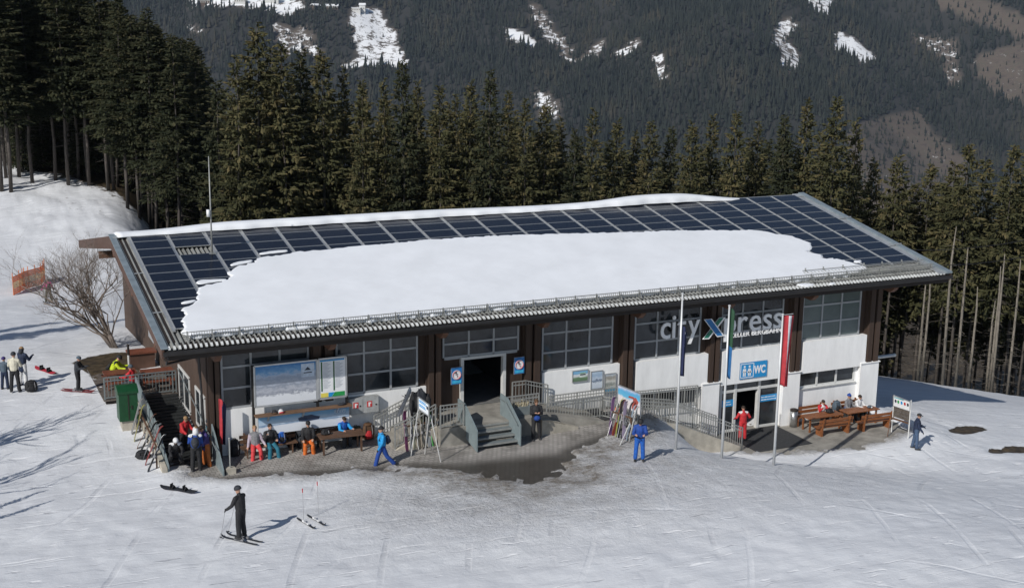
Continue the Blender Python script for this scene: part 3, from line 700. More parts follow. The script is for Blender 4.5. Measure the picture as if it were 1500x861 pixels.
# white wall fields
m = MB(); m.box(1.55, 5.9, -10.12, -9.99, -7.6, -5.45); m.box(5.9, 6.7, -10.12, -9.99, -7.6, -5.45); m.box(6.7, 10.62, -10.12, -9.99, -7.6, -5.45); m.build('plinth_wall', M_WHITE, ST)
m = MB(); m.box(BAY[3] - .05, BAY[3] + WW + .38, -10.2, -9.99, -7.9, -5.44); m.build('plinth_wall', M_WHITE, ST)
for k, zb in ((4, -7.02), (5, -7.12), (6, -7.05)):
    m = MB(); m.box(BAY[k] - .02, BAY[k] + WW + .38, -10.32, -9.99, zb, -5.44); m.build('parapet_panel', M_WHITE, ST)
# lower storey, right half
m = MB(); m.box(20.3, 20.95, -10.1, -9.99, -10.5, -7.0); m.box(20.95, 24.55, -10.1, -9.99, -10.5, -7.92); m.build('lower_wall', M_WHITE, ST)
m = MB(); m.box(29.9, 30.45, -10.1, -9.99, -10.5, -7.05); m.box(30.45, 34.05, -10.1, -9.99, -10.5, -7.86); m.box(34.05, 34.55, -10.1, -9.99, -10.5, -7.05); m.build('lower_wall', M_WHITE, ST)
window('lower_window', [20.98, 22.12, 23.3, 24.5], [-7.88, -7.06], -10.0, M_GLASS, frm=M_FRAMEW, th=.10)
window('lower_window', [30.5, 31.66, 32.86, 34.0], [-7.82, -7.09], -10.0, M_GLASS, frm=M_FRAMEW, th=.10)
m = MB(); m.box(BAY[6] + .02, BAY[6] + WW - .02, -10.2, -10.102, -7.92, -7.872); m.build('sill', M_FRAMEW, ST)
# piers between the bays
def pier(x0, x1, zb, white):
    m = MB(); m.box(x0, x1, -10.16, -9.97, zb, ZT + .03); p = m.build('pier', M_BROWN, ST)
    w = (x1 - x0)
    for a in (x0 + .04, x0 + w * .56):
        q = MB(); q.box(a, a + w * .34, -10.38, -10.162, zb + (.0 if not white else .02), ZT + .02)
        obj_from('cladding_board', q.mesh('cladding_board', M_BROWN, origin_of(ST)), p)
    if white:
        q = MB(); q.box(x0 - .32, x1 + .02, -10.36, -9.985, -10.5, zb - .02); q.prism([(x0 - .34, -10.42, zb - .02), (x0 - .34, -9.99, zb - .02), (x0 - .34, -9.99, zb + .10), (x0 - .34, -10.42, zb + .015)], (x1 - x0 + .4, 0, 0))
        q.build('pier_base', M_WHITE, ST)
for k in range(6):
    x0 = BAY[k] + WW + .40; x1 = BAY[k + 1] - .16
    zb = {0: -5.5, 1: -6.65, 2: -6.75, 3: -7.6, 4: -6.9, 5: -6.9}[k]
    if k == 0: x0 -= .3
    if k == 2: x0 -= .2
    pier(x0, x1, zb, k in (4, 5))
pier(BAY[6] + WW + .40, WR_ + .02, -6.9, True); pier(1.22, 1.75, -7.4, False)
# brown rafters under the eave
for x in (1.4, 6.0, 10.85, 15.6, 20.4, 25.2, 30.0, 34.9):
    m = MB(); m.prism([(x - .13, -9.98, ze - .06), (x - .13, ye + .16, ze - .37), (x - .13, ye + .16, ze - .52), (x - .13, ye + .42, ze - .74), (x - .13, -9.98, ze - .66)], (.26, 0, 0)); m.build('rafter', M_TIMB, ST)
for y in (-9.6, -4.5, .2, 5.0):           # purlin ends under the gable overhangs
    for x0, x1 in ((XL, WL), (WR_, XR)):
        zc = -abs(y) * math.tan(ALPHA) - .62
        m = MB(); m.box(x0 + .02, x1, y - .12, y + .12, zc - .22, zc + .12); m.build('purlin', M_TIMB, ST)
# gable windows on the left side and a white strip window
window('side_window', [0, 1], [-6.7, -5.2], 0, M_GLASS) if False else None
for y0, y1 in ((-9.6, -7.9), (-6.6, -4.4)):
    m = MB()
    for y in (y0, (y0 + y1) / 2, y1): m.box(WL - .05, WL + .02, y - .05, y + .05, -6.55, -5.0)
    for z in (-6.55, -5.0): m.box(WL - .055, WL + .02, y0 - .05, y1 + .05, z - .05, z + .05)
    w = m.build('side_window', M_FRAMEW, ST)
    p = MB(); p.box(WL - .03, WL - .005, y0, y1, -6.5, -5.05); obj_from('pane', p.mesh('pane', M_GLASS, origin_of(ST)), w)
# exit doorway
m = MB()
for x in (ex0, ex1): m.box(x - .07, x + .07, -10.14, -9.9, -6.64, exz + .05)
m.box(ex0 + .07, ex1 - .07, -10.14, -9.9, exz - .07, exz + .05); m.build('door_frame', M_FRAMEW, ST)
m = MB(); m.box(ex0 - .6, ex1 + 1.2, -9.79, -3.5, -6.75, -6.66); m.build('hall_floor', M_INFLO, ST)
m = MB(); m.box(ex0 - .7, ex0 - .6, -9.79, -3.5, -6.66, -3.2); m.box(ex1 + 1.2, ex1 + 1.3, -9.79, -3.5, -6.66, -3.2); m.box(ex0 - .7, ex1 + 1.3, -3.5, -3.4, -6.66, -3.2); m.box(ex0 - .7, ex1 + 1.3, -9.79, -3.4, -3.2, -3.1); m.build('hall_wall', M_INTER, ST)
# landing before the exit
m = MB(); m.box(10.3, 15.3, -12.5, -9.99, -7.6, -6.63); m.build('landing', M_CONC, ST)
# toilet entrance
wx = [25.9, 26.75, 28.15, 29.40]
m = MB()
for k, x in enumerate(wx): m.box(x - .07, x + .07, -10.1, -9.9, -9.62, -7.14)
for a, b_ in zip(wx[:-1], wx[1:]): m.box(a + .07, b_ - .07, -10.08, -9.9, -7.62, -7.48)
m.build('entrance_frame', M_FRAMEW, ST)
for a, b_ in ((wx[0], wx[1]), (wx[2], wx[3])):
    m = MB(); m.box(a + .07, b_ - .07, -10.02, -9.98, -9.55, -7.62); m.build('glass_door', M_GLASS, ST)
    m = MB(); m.box(a + .07, b_ - .07, -10.07, -9.92, -9.61, -9.5); m.build('door_rail', M_FRAMEW, ST)
m = MB()
for a, b_ in zip(wx[:-1], wx[1:]): m.box(a + .07, b_ - .07, -10.02, -9.99, -7.48, -7.15)
m.build('transom_glass', M_GLASS, ST)
m = MB(); m.box(25.86, 29.44, -9.79, -5.5, -9.75, -9.64); m.build('hall_floor', M_INFLO, ST)
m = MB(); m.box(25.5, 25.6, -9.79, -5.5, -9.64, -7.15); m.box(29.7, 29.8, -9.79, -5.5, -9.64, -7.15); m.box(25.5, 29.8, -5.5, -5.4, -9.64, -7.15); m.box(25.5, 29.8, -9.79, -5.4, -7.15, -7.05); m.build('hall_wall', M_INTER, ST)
m = MB(); m.box(27.35, 27.95, -7.6, -7.55, -9.3, -7.7); m.build('red_notice', mat('red_notice', (.36, .05, .03), rough=.6), ST)

# snow lying on the roof
M_RSNOW = mat('roof_snow', (.82, .84, .865), rough=.7, var=.035, scale=.5, bump=.4, bscale=.8, spec=.25)
def roof_slab(name, pts, thick, label, edge=.13, jag=.10, base=.03):
    P = [Vector((a, b_)) for a, b_ in pts]; Q = []; n = len(P)
    for i in range(n):
        a, b_ = P[i], P[(i + 1) % n]; k = max(1, int((b_ - a).length / .16))
        for t in range(k): Q.append(a.lerp(b_, t / k))
    for _ in range(1): Q = [(Q[i - 1] + Q[i] * 2 + Q[(i + 1) % len(Q)]) / 4 for i in range(len(Q))]
    rr = random.Random(5); Q = [q + Vector((rr.uniform(-jag, jag), rr.uniform(-jag, jag) * .7)) for q in Q]
    ar = sum(Q[i].x * Q[(i + 1) % len(Q)].y - Q[(i + 1) % len(Q)].x * Q[i].y for i in range(len(Q)))
    if ar < 0: Q.reverse()
    n = len(Q); nor = []
    for i in range(n):
        t = (Q[(i + 2) % n] - Q[i - 2]); nn = Vector((-t.y, t.x)); nor.append(nn.normalized() if nn.length > 1e-6 else Vector((0, 0)))
    rings = [(0, base), (-.02, thick * .45), (edge * .3, thick * .85), (edge, thick)]
    vs = []; fs = []
    for off, h in rings:
        for q, nn in zip(Q, nor): p = q + nn * off; vs.append(RP(p.x, p.y, h))
    for r in range(len(rings) - 1):
        for i in range(n):
            j = (i + 1) % n; fs.append((r * n + j, r * n + i, (r + 1) * n + i, (r + 1) * n + j))
    top = [[Vector((*(q + nn * edge), 0)) for q, nn in zip(Q, nor)]]
    nflat = len(fs)
    for t in tessellate_polygon(top): fs.append(tuple((len(rings) - 1) * n + i for i in t))
    mb = MB(); mb.add(vs, fs); c = RP(sum(q.x for q in Q) / n, sum(q.y for q in Q) / n, 0)
    o = mb.rooted(name, M_RSNOW, c, True)
    import bmesh
    bm = bmesh.new(); bm.from_mesh(o.data); bmesh.ops.recalc_face_normals(bm, faces=bm.faces); bm.to_mesh(o.data); bm.free()
    for p_ in o.data.polygons[nflat:]: p_.use_smooth = False
    return tag(o, label, 'snow slab')
roof_slab('roof_snow', SNOW_RF, .20, 'large smooth white snow field lying on the solar panels')
def rf(u, v, h=.2):
    p = on_roof(u, v, h); return (p[0], -p[1] * math.cos(ALPHA) - p[2] * math.sin(ALPHA))
for pts, lab in (([rf(285, 406), rf(337, 399), rf(333, 396.5), rf(345, 391), rf(330, 401)], None),):
    pass
SL = [([(284.5, 413), (291, 409), (313, 408.5), (334, 407.5), (334, 409.5), (312, 412), (290, 415.5)], 'thin snow tongue on the panel third from the left, above the big snow field'),
      ([(334.5, 386.5), (345, 383), (371, 379.5), (372.5, 382), (352, 386), (338, 389)], 'small snow strip on a panel below the antenna mast'),
      ([(262, 442.5), (268, 440), (283, 438.5), (289, 437.5), (287, 441), (266, 444.5)], 'small snow remnant on the leftmost panel column'),
      ([(377, 370), (400, 366.5), (424, 365), (423, 367.5), (396, 370), (380, 372)], 'long thin snow strip at the upper left edge of the snow field'),
      ([(1249, 381), (1262, 380), (1264, 382.5), (1256, 384.5), (1250, 383.5)], 'small snow scrap on the panel at the right tip of the snow field'),
      ([(1165, 413), (1180, 411), (1196, 413.5), (1180, 416.5)], 'snow scrap lying between the snow guards, the left one'),
      ([(1213, 411.5), (1222, 410), (1226, 411), (1216, 414)], 'snow scrap lying between the snow guards, the right one')]
for pts, lab in SL: roof_slab('snow_patch', [rf(u, v) for u, v in pts], .2 if 'guards' not in lab else .11, lab, edge=.05, jag=.02)
# snow along the ridge
xs_ = np.concatenate([np.linspace(-.45, 34.6, 150)])
prof = [(-.30, .10), (-.26, .30), (-.10, .44), (.35, .50), (1.1, .42), (2.2, .22), (3.2, -.3)]
mb = MB(); vs = []
for i, x in enumerate(xs_):
    a = 0.42 + .38 * sstep(0.5, 5, x) + .30 * math.exp(-((x - 28.0) / 3.4) ** 2) - .2 * sstep(14, 22, x) * sstep(27, 24, x)
    a *= sstep(35.0, 29.5, x) * .97 + .03
    wob = .04 * math.sin(x * 2.1) + .03 * math.sin(x * 5.3 + 1)
    for j, (y, h) in enumerate(prof):
        zb = -.19 * max(y - .2, 0) + .06
        vs.append((x, y + (wob if j < 2 else 0), zb + max(h * a, .01)))
nP = len(prof); fs = [(i * nP + j, (i + 1) * nP + j, (i + 1) * nP + j + 1, i * nP + j + 1) for i in range(len(xs_) - 1) for j in range(nP - 1)]
fs += [tuple(range(nP)), tuple((len(xs_) - 1) * nP + j for j in reversed(range(nP)))]
mb.add(vs, fs); tag(mb.rooted('ridge_snow', M_RSNOW, (17, .5, .1), True), 'long white snow bank lying along the roof ridge', 'snow slab')
# ------------------------------------------------------------------ conifers near the station
M_BARK = mat('spruce_bark', (.075, .064, .055), rough=.9, var=.3, scale=3, stretch=(3, 3, .5))
M_BARKP = mat('pale_bark', (.21, .185, .15), rough=.9, var=.25, scale=3, stretch=(3, 3, .4))
def needles(name, a, b_, c):
    m = mat(name, a, rough=.85, spec=.15); N, L, b = nodes_of(m)
    at = N.new('ShaderNodeAttribute'); at.attribute_name = 'tone'
    r = ramp(N, [(0, a), (.55, b_), (1, c)]); L.new(at.outputs['Fac'], r.inputs[0]); L.new(r.outputs[0], b.inputs['Base Color'])
    return m
M_NEED = [needles('spruce_needles', (.030, .033, .015), (.068, .066, .030), (.120, .095, .044)),
          needles('dark_spruce_needles', (.016, .021, .011), (.034, .038, .019), (.062, .056, .028))]
def spruce_meshes(seed, H, cb, R, nm, dens=1.0, dead=False):
    """tapered trunk with dead stubs, and a crown of drooping branches made of small needle sprays"""
    r = random.Random(seed); rt = 0.0048 * H + .025
    mb = MB(); bend = [(r.uniform(-.12, .12), r.uniform(-.12, .12)) for _ in range(6)]
    pts = [(bend[k][0] if 0 < k < 5 else 0, bend[k][1] if 0 < k < 5 else 0, H * .985 * k / 5) for k in range(6)]
    mb.tube(pts, [rt, rt * .86, rt * .68, rt * .47, rt * .26, .02], 7)
    h = H * .18
    while h < H * cb + (H * .25 if dead else 1.0):
        for _ in range(2 if not dead else 3):
            a = r.uniform(0, 6.28); l = r.uniform(.4, 1.5)
            mb.tube([(0, 0, h), (math.cos(a) * l, math.sin(a) * l, h - l * r.uniform(.05, .35))], [.028, .010], 3)
        h += r.uniform(.35, .9)
    trunk = mb.mesh('trunk', M_BARKP if dead else M_BARK, smooth=True)
    V = []; T = []; tone = []
    z = H * cb
    while z < H - .12:
        t = (z - H * cb) / (H * (1 - cb)); n = max(4, int((6.6 - 1.6 * t) * dens)); a0 = r.uniform(0, 6.28)
        prof = ((1 - t) ** .80 * min(1, .6 + t * 4) * R + .10) * r.uniform(.82, 1.12)
        for k in range(n):
            if r.random() < .12: continue
            a = a0 + 6.283 * k / n + r.uniform(-.35, .35); l = prof * r.uniform(.55, 1.2)
            ca, sa = math.cos(a), math.sin(a); zz = z + r.uniform(-.25, .25)
            s0 = .60 * t - .18; droop = (.46 - .28 * t); bt = r.uniform(.0, .55) + .2 * t; fan = r.uniform(.20, .34)
            ns = int(l * 13) + 5
            for q in range(ns):
                f = r.uniform(.08, 1.0) ** .7; x = l * f; zc = zz + s0 * x - droop * x * f + .18 * l * f ** 3
                side = r.choice((-1, 1)); sw = r.random()
                oy = side * sw * fan * l * (.45 + .55 * (1 - abs(2 * f - 1)))
                hang = r.random() < .45
                sl = r.uniform(.34, .62) * (.65 + .35 * min(1, l / 2))
                if hang: dx, dy, dz = r.uniform(.1, .4), side * r.uniform(0, .3), -r.uniform(.6, 1.0)
                else: dx, dy, dz = r.uniform(.5, .9), side * sw * .8, -r.uniform(.05, .35) + .3 * t
                nl = math.sqrt(dx * dx + dy * dy + dz * dz); dx, dy, dz = dx / nl * sl, dy / nl * sl, dz / nl * sl
                w = sl * r.uniform(.36, .55); ang = r.uniform(-.6, .6)
                px, py, pz = -dy, dx, 0; pl = math.hypot(px, py) + 1e-6; px, py, pz = px / pl * w * .5 * math.cos(ang), py / pl * w * .5 * math.cos(ang), w * .5 * math.sin(ang)
                def P(u, v, ww): return (ca * u - sa * v, sa * u + ca * v, ww)
                b0 = len(V); zc += r.uniform(-.06, .06)
                V += [P(x, oy, zc), P(x + dx * .5 + px, oy + dy * .5 + py, zc + dz * .5 + pz - .04), P(x + dx, oy + dy, zc + dz), P(x + dx * .5 - px, oy + dy * .5 - py, zc + dz * .5 - pz - .04), P(x + dx * .45, oy + dy * .45, zc + dz * .42 + .05)]
                T += [(b0, b0 + 1, b0 + 4), (b0 + 1, b0 + 2, b0 + 4), (b0 + 2, b0 + 3, b0 + 4), (b0 + 3, b0, b0 + 4)]
                tv = min(1, max(0, bt + r.uniform(-.2, .25) + .15 * (f > .8))); tone += [tv] * 5
        z += r.uniform(.36, .66) * (1.2 - .55 * t)
    crown = tri_mesh('crown', V, T, nm, {'tone': tone})
    return trunk, crown, H
SPR = [spruce_meshes(1, 24, .06, 3.3, M_NEED[0]), spruce_meshes(2, 24, .10, 2.9, M_NEED[0], .95), spruce_meshes(3, 24, .04, 3.6, M_NEED[0]),
       spruce_meshes(4, 24, .12, 2.6, M_NEED[0], .9), spruce_meshes(5, 24, .08, 3.0, M_NEED[1])]
TALL = [spruce_meshes(11, 30, .40, 2.9, M_NEED[1]), spruce_meshes(12, 30, .48, 2.7, M_NEED[1]), spruce_meshes(13, 30, .34, 3.1, M_NEED[1])]
EDGE = [spruce_meshes(21, 24, .50, 2.6, M_NEED[0]), spruce_meshes(22, 24, .56, 2.3, M_NEED[0]), spruce_meshes(23, 24, .42, 2.8, M_NEED[0])]
def dead_trunk(seed, H):
    r = random.Random(seed); mb = MB()
    mb.tube([(0, 0, 0), (r.uniform(-.1, .1), 0, H * .4), (r.uniform(-.2, .2), 0, H * .8), (0, 0, H)], [.125, .11, .08, .03], 6)
    for _ in range(int(H * 3.2)):
        h = r.uniform(H * .12, H * .96); a = r.uniform(0, 6.28); l = r.uniform(.3, 1.3) * (1 - .5 * h / H)
        mb.tube([(0, 0, h), (math.cos(a) * l, math.sin(a) * l, h - l * r.uniform(-.1, .3))], [.022, .008], 3)
    return mb.mesh('trunk', M_BARKP, smooth=True)
DEAD = [dead_trunk(31, 18), dead_trunk(32, 18)]
rt = random.Random(99)
def put_tree(var, x, y, z, H, label, group, name='spruce_tree', wscale=1.0):
    trunk, crown, H0 = var; s = H / H0
    wide = s * wscale if H < 6 else wscale * min(max(.92, s), 1.25 * max(s, .5) + .12)
    e = thing(name, label, 'tree', (x, y, z - .25), rt.uniform(0, 6.28), group); e.scale = (wide, wide, s)
    obj_from('trunk', trunk, e); obj_from('crown', crown, e); return e
def tree_px(var, u, v, dep, label, group, base=None, ws=1.0, extra=0):
    p = at_depth(u, v, dep); zb = gz(p[0], p[1]) if base is None else base
    # trunks lean with the picture's verticals, so step the foot straight down below the tip
    return put_tree(var, p[0], p[1], zb, p[2] - zb + extra, label, group, wscale=ws)
# front row behind the roof, tip by tip
TIPS = [(318, 112, 94, 1.0), (345, 74, 92, 1.1), (375, 28, 93, 1.15), (397, 62, 96, 1.0), (412, 58, 93, 1.1), (440, 66, 98, 1.0), (470, 66, 95, 1.05), (503, 92, 97, .9), (530, 112, 94, 1.0), (562, 108, 99, .9),
        (590, 82, 95, 1.1), (612, 112, 100, .9), (645, 120, 96, 1.0), (668, 132, 100, .9), (690, 112, 97, .95), (719, 96, 95, 1.05), (745, 128, 100, .85), (770, 138, 96, .9), (800, 142, 98, .95), (822, 166, 101, .85), (842, 182, 97, .8),
        (870, 152, 96, .9), (905, 168, 98, .95), (932, 186, 101, .85), (955, 172, 97, .95), (985, 180, 99, .9), (1015, 172, 97, .95), (1045, 162, 100, .9), (1080, 158, 97, 1.0), (1112, 172, 100, .95), (1150, 162, 97, 1.0), (1185, 138, 98, 1.1),
        (1228, 136, 95, 1.15), (1256, 166, 99, 1.0), (1282, 226, 103, .9)]
ORD = ['first', 'second', 'third', 'fourth', 'fifth', 'sixth', 'seventh', 'eighth', 'ninth', 'tenth', 'eleventh', 'twelfth', 'thirteenth', 'fourteenth', 'fifteenth', 'sixteenth', 'seventeenth', 'eighteenth', 'nineteenth', 'twentieth']
def ordinal(k): return ORD[k] if k < 20 else ('twenty-' + ORD[k - 20] if k < 29 else ('thirtieth' if k == 29 else 'thirty-' + ORD[k - 30]))
for k, (u, v, dep, ws) in enumerate(TIPS):
    tree_px(SPR[k * 3 % 4 if k % 5 else 4], u, v, dep, 'olive spruce behind the station roof, %s treetop from the left end' % ordinal(k), 'spruces in the row behind the station roof', ws=ws * (1.12 if u < 480 else .95))
# second and third rows filling the gaps behind them
for k in range(76):
    u = 300 + k * 13.2 + rt.uniform(-7, 7); base = np.interp(u, [300, 380, 440, 600, 720, 850, 1000, 1200, 1290], [130, 80, 100, 130, 140, 190, 200, 180, 250])
    tree_px(SPR[rt.choice((4, 4, 1, 3))], u, base + rt.uniform(4, 46), rt.uniform(101, 122), 'dark spruce standing in the rows behind the front spruces', 'spruces deeper in the wood behind the station', ws=.95)
# wood on the left: tall shaded trunks with high crowns
LT = [(-14, -60, 118), (8, -75, 122), (26, -52, 117), (44, -66, 124), (62, -40, 118), (80, -58, 116), (98, -30, 120), (112, -48, 117), (128, -20, 122), (142, -32, 116), (158, 0, 119), (172, -14, 115), (190, 18, 113), (214, 8, 112), (232, 38, 113), (252, 52, 110), (285, 78, 112)]
for k, (u, v, dep) in enumerate(LT):
    tree_px((TALL[0], TALL[1], TALL[2])[k % 3], u, v, dep, 'tall shaded spruce at the left wood edge, %s trunk from the frame edge' % ordinal(k), 'tall spruces along the left wood edge', ws=1.15)
for k in range(120):
    u = -60 + rt.uniform(0, 365); dep = rt.uniform(113, 160); v = np.interp(u, [-60, 0, 150, 220, 300], [-60, -60, -10, 25, 95]) * (1 - (dep - 120) / 200) + rt.uniform(-10, 22)
    tree_px(TALL[k % 3], u, v, dep, 'tall spruce deep inside the dark wood on the left', 'spruces inside the left wood', ws=1.2)
for k in range(46):                       # low spruces added to darken the stand and keep sun off its floor
    u = rt.uniform(-40, 300); dep = rt.uniform(124, 150); p = at_depth(u, 300, dep)
    put_tree(SPR[4], p[0], p[1], gz(p[0], p[1]), rt.uniform(10, 16), 'added low spruce darkening the left wood between its tall trunks', 'added low spruces inside the left wood', wscale=1.1)
for k in range(22):                       # further out to the left, beyond the frame: they shade the wood's edge
    u = rt.uniform(-420, -50); dep = rt.uniform(128, 165)
    tree_px(TALL[k % 3], u, rt.uniform(-120, -30), dep, 'tall spruce deep inside the dark wood on the left', 'spruces inside the left wood', ws=1.25)
# right-hand group, crowns on high bare trunks
RT = [(1318, 222, 101, 0), (1342, 262, 106, 1), (1366, 236, 104, 2), (1385, 262, 110, 1), (1400, 232, 101, 0), (1421, 206, 98, 2), (1446, 226, 104, 1), (1470, 258, 108, 0), (1488, 208, 97, 2), (1506, 222, 101, 0), (1530, 200, 99, 1)]
for k, (u, v, dep, q) in enumerate(RT):
    tree_px(EDGE[q], u, v, dep, 'spruce with long bare trunk right of the roof, %s from the roof corner' % ordinal(k), 'bare-stemmed spruces right of the station', ws=1.1)
for k in range(34):
    u = rt.uniform(1290, 1560); tree_px(EDGE[k % 3], u, rt.uniform(262, 335), rt.uniform(106, 128), 'bare-stemmed spruce in the shade behind the right-hand trees', 'spruces deeper in the right wood', ws=1.15)
DT = [(1401, 332, 90), (1418, 362, 92), (1432, 420, 94), (1363, 400, 96), (1357, 405, 98), (1472, 372, 93), (1466, 390, 95), (1458, 440, 97), (1495, 380, 92)]
for k, (u, v, dep) in enumerate(DT):
    p = at_depth(u, v, dep); zb = gz(p[0], p[1]); H = p[2] - zb
    e = thing('dead_tree', 'pale dead trunk with branch stubs by the right wood, %s from the roof' % ordinal(k), 'tree', (p[0], p[1], zb - .2), rt.uniform(0, 6.28), 'bare dead trunks at the right wood edge')
    s = (H + .2) / 18; e.scale = (.9, .9, s); obj_from('trunk', DEAD[k % 2], e)

# the leafless bush beside the gable, and bare trees left of the picture whose shadows lie on the piste
def bare_tree(name, label, loc, H, spread, lean, seed, group=None, stems=1, depth=5, thin=1.0):
    r = random.Random(seed); mb = MB()
    def grow(p, d, l, rad, lev):
        k = 3; pts = [p]; q = Vector(p); dd = Vector(d)
        for _ in range(k):
            dd = (dd + Vector((r.uniform(-.25, .25), r.uniform(-.25, .25), r.uniform(-.12, .22)))).normalized(); q = q + dd * l / k; pts.append(q.copy())
        rad *= thin
        mb.tube(pts, [rad, rad * .88, rad * .76, rad * .62], 5 if lev < 2 else 3)
        if lev >= depth: return
        for _ in range(r.choice((2, 3, 3)) if lev else 4):
            f = r.uniform(.35, 1.0); i = min(3, int(f * 3 + .5)); b = pts[i]
            nd = (dd + Vector((r.uniform(-1, 1), r.uniform(-1, 1), r.uniform(-.35, .6))) * spread).normalized()
            grow(b, nd, l * r.uniform(.58, .85), rad * .55 / thin, lev + 1)
    for _ in range(stems):
        grow(Vector((r.uniform(-.15, .15) * (stems > 1), r.uniform(-.15, .15) * (stems > 1), -.1)), (Vector(lean) + Vector((r.uniform(-.3, .3), r.uniform(-.3, .3), 0)) * (stems > 1)).normalized(), H * .36, H * .018, 0)
    e = thing(name, label, 'tree', loc, 0, group)
    obj_from('branches', mb.mesh('branches', mat('grey_twigs', (.22, .18, .15), rough=.9, var=.25, scale=6), smooth=True), e); return e
p = onY(168, 517, 5.0)
bare_tree('bare_shrub', 'leafless spreading grey shrub growing beside the brown gable wall', (p[0], p[1], gz(p[0], p[1])), 7.2, .9, (-.30, -.1, .95), 8, stems=6, depth=6, thin=.6)
for k, (u, v, H) in enumerate(((190, 600, 9.5), (120, 640, 10.5), (40, 660, 9))):
    tip = onZ(u, v, -7.0); b_ = tip - np.array([LDIR.x, LDIR.y, 0]) / math.hypot(LDIR.x, LDIR.y) * (H / math.tan(SUN_EL)) * .92
    bare_tree('bare_tree', ('leafless tree left of the picture, shadow reaching the green container', 'leafless tree left of the picture, shadow on the middle of the piste', 'leafless tree left of the picture, shadow nearest the frame edge')[k], (b_[0], b_[1], gz(b_[0], b_[1])), H, .62, (0, 0, 1), 40 + k, 'leafless trees left of the picture', depth=4)
for k, (u, v, H) in enumerate(((62, 686, 4.2), (78, 714, 4.4), (88, 727, 4.0))):  # unseen spruces added only to cast three tapered shadows of unknown origin
    tip = onZ(u, v, -7.3); b_ = tip - np.array([LDIR.x, LDIR.y, 0]) / math.hypot(LDIR.x, LDIR.y) * (H / math.tan(SUN_EL))
    put_tree(SPR[1], b_[0], b_[1], gz(b_[0], b_[1]), H, ('added young spruce left of the picture casting the shadow farthest up the piste', 'added young spruce left of the picture casting the middle of three shadows', 'added young spruce left of the picture casting the shadow nearest the camera')[k], 'added young spruces left of the picture', wscale=.55)
for k, (u, v, H) in enumerate(((165, 472, 19), (120, 480, 18), (60, 476, 20), (20, 486, 17))):
    tip = onZ(u, v, -7.2); b_ = tip - np.array([LDIR.x, LDIR.y, 0]) / math.hypot(LDIR.x, LDIR.y) * (H / math.tan(SUN_EL))
    put_tree(SPR[k % 4], b_[0], b_[1], gz(b_[0], b_[1]), H, 'spruce left of the picture whose shadow crosses the upper piste', 'spruces left of the picture shading the piste', wscale=.8)
# ------------------------------------------------------------------ railings, stairs, ramps
def railing(label, path, hgt=1.0, step=.14, mats=None, mid=True, post=1.4, group='grey bar railings at the entrances', low=.10):
    """path: floor points; top and bottom rail, posts and every baluster a part"""
    M_ = mats or M_GALV; o = path[0]
    t = thing('railing', label, 'railing', o, 0, group)
    up = Vector((0, 0, 1))
    for nm, h, w in (('top_rail', hgt, .05), ('bottom_rail', low, .035)) + ((('middle_rail', hgt - .16, .03),) if mid else ()):
        m = MB()
        for a, b_ in zip(path[:-1], path[1:]): m.bar(Vector(a) + up * h, Vector(b_) + up * h, w, .04)
        m.build(nm, M_, t)
    bm_ = MB(); bm_.box(-.011, .011, -.011, .011, low, hgt); bme = bm_.mesh('baluster', M_)
    pm_ = MB(); pm_.box(-.025, .025, -.025, .025, -.05, hgt); pme = pm_.mesh('post', M_)
    ov = Vector(o)
    for a, b_ in zip(path[:-1], path[1:]):
        a, b_ = Vector(a), Vector(b_); n = max(1, int((b_ - a).length / step)); kp = max(1, round(post / step))
        for k in range(n + 1):
            q = a.lerp(b_, k / n) - ov
            obj_from('post' if (k % kp == 0 or k == n) else 'baluster', pme if (k % kp == 0 or k == n) else bme, t).location = q
    return t
PZ = -7.38
railing('bar railing climbing along the white wall left of the exit steps', [(8.15, -10.35, PZ), (9.95, -10.35, -6.66)])
railing('bar railing on the front side of the concrete steps left of the exit', [(8.45, -12.05, PZ), (10.25, -12.05, -6.66)])
railing('short level railing between the left concrete steps and the steel stairs', [(10.32, -12.42, -6.63), (11.36, -12.42, -6.63)])
railing('railing against the brown wall right of the exit door', [(14.55, -10.45, -6.63), (15.2, -10.45, -6.63), (16.3, -10.45, -6.95)])
railing('short railing at the landing edge behind the man in black', [(13.62, -11.95, -6.63), (15.1, -11.95, -6.63)], hgt=.85)
railing('long railing in front of the white wall with three posters', [(16.35, -10.5, -7.42), (19.9, -10.5, -7.42)], hgt=.95)
railing('railing turning from the poster wall towards the advertising board', [(15.6, -11.75, -7.35), (18.55, -11.5, -7.45), (19.55, -12.9, -7.55)], hgt=1.0)
railing('far railing of the ramp below the lower windows', [(20.7, -10.45, -7.85), (24.3, -10.45, -7.95)], hgt=1.05)
railing('front railing of the ramp going down to the toilet door', [(19.7, -12.35, -7.62), (22.0, -12.35, -8.02), (25.6, -12.4, -9.62)], hgt=1.05)
railing('second railing halfway along the ramp to the toilet door', [(19.9, -11.35, -7.65), (22.2, -11.35, -8.05), (24.9, -11.2, -9.2)], hgt=.95)
# concrete flight left of the landing
t = thing('concrete_steps', 'concrete steps with a solid side rising to the exit landing', 'steps', (8.2, -12.0, PZ))
for k in range(4):
    m = MB(); m.box(8.45 + k * .46, 10.29, -11.9, -10.25, PZ - .1, PZ + .18 * (k + 1)); m.build('step', M_CONC, t)
m = MB(); m.prism([(8.2, -12.15, PZ - .15), (10.29, -12.15, PZ - .15), (10.29, -12.15, -6.60), (8.55, -12.15, PZ + .03)], (0, .24, 0)); m.build('side_wall', mat('pale_concrete', (.42, .385, .32), rough=.85, var=.15, scale=2), t)
M_PCON = MATS['pale_concrete']
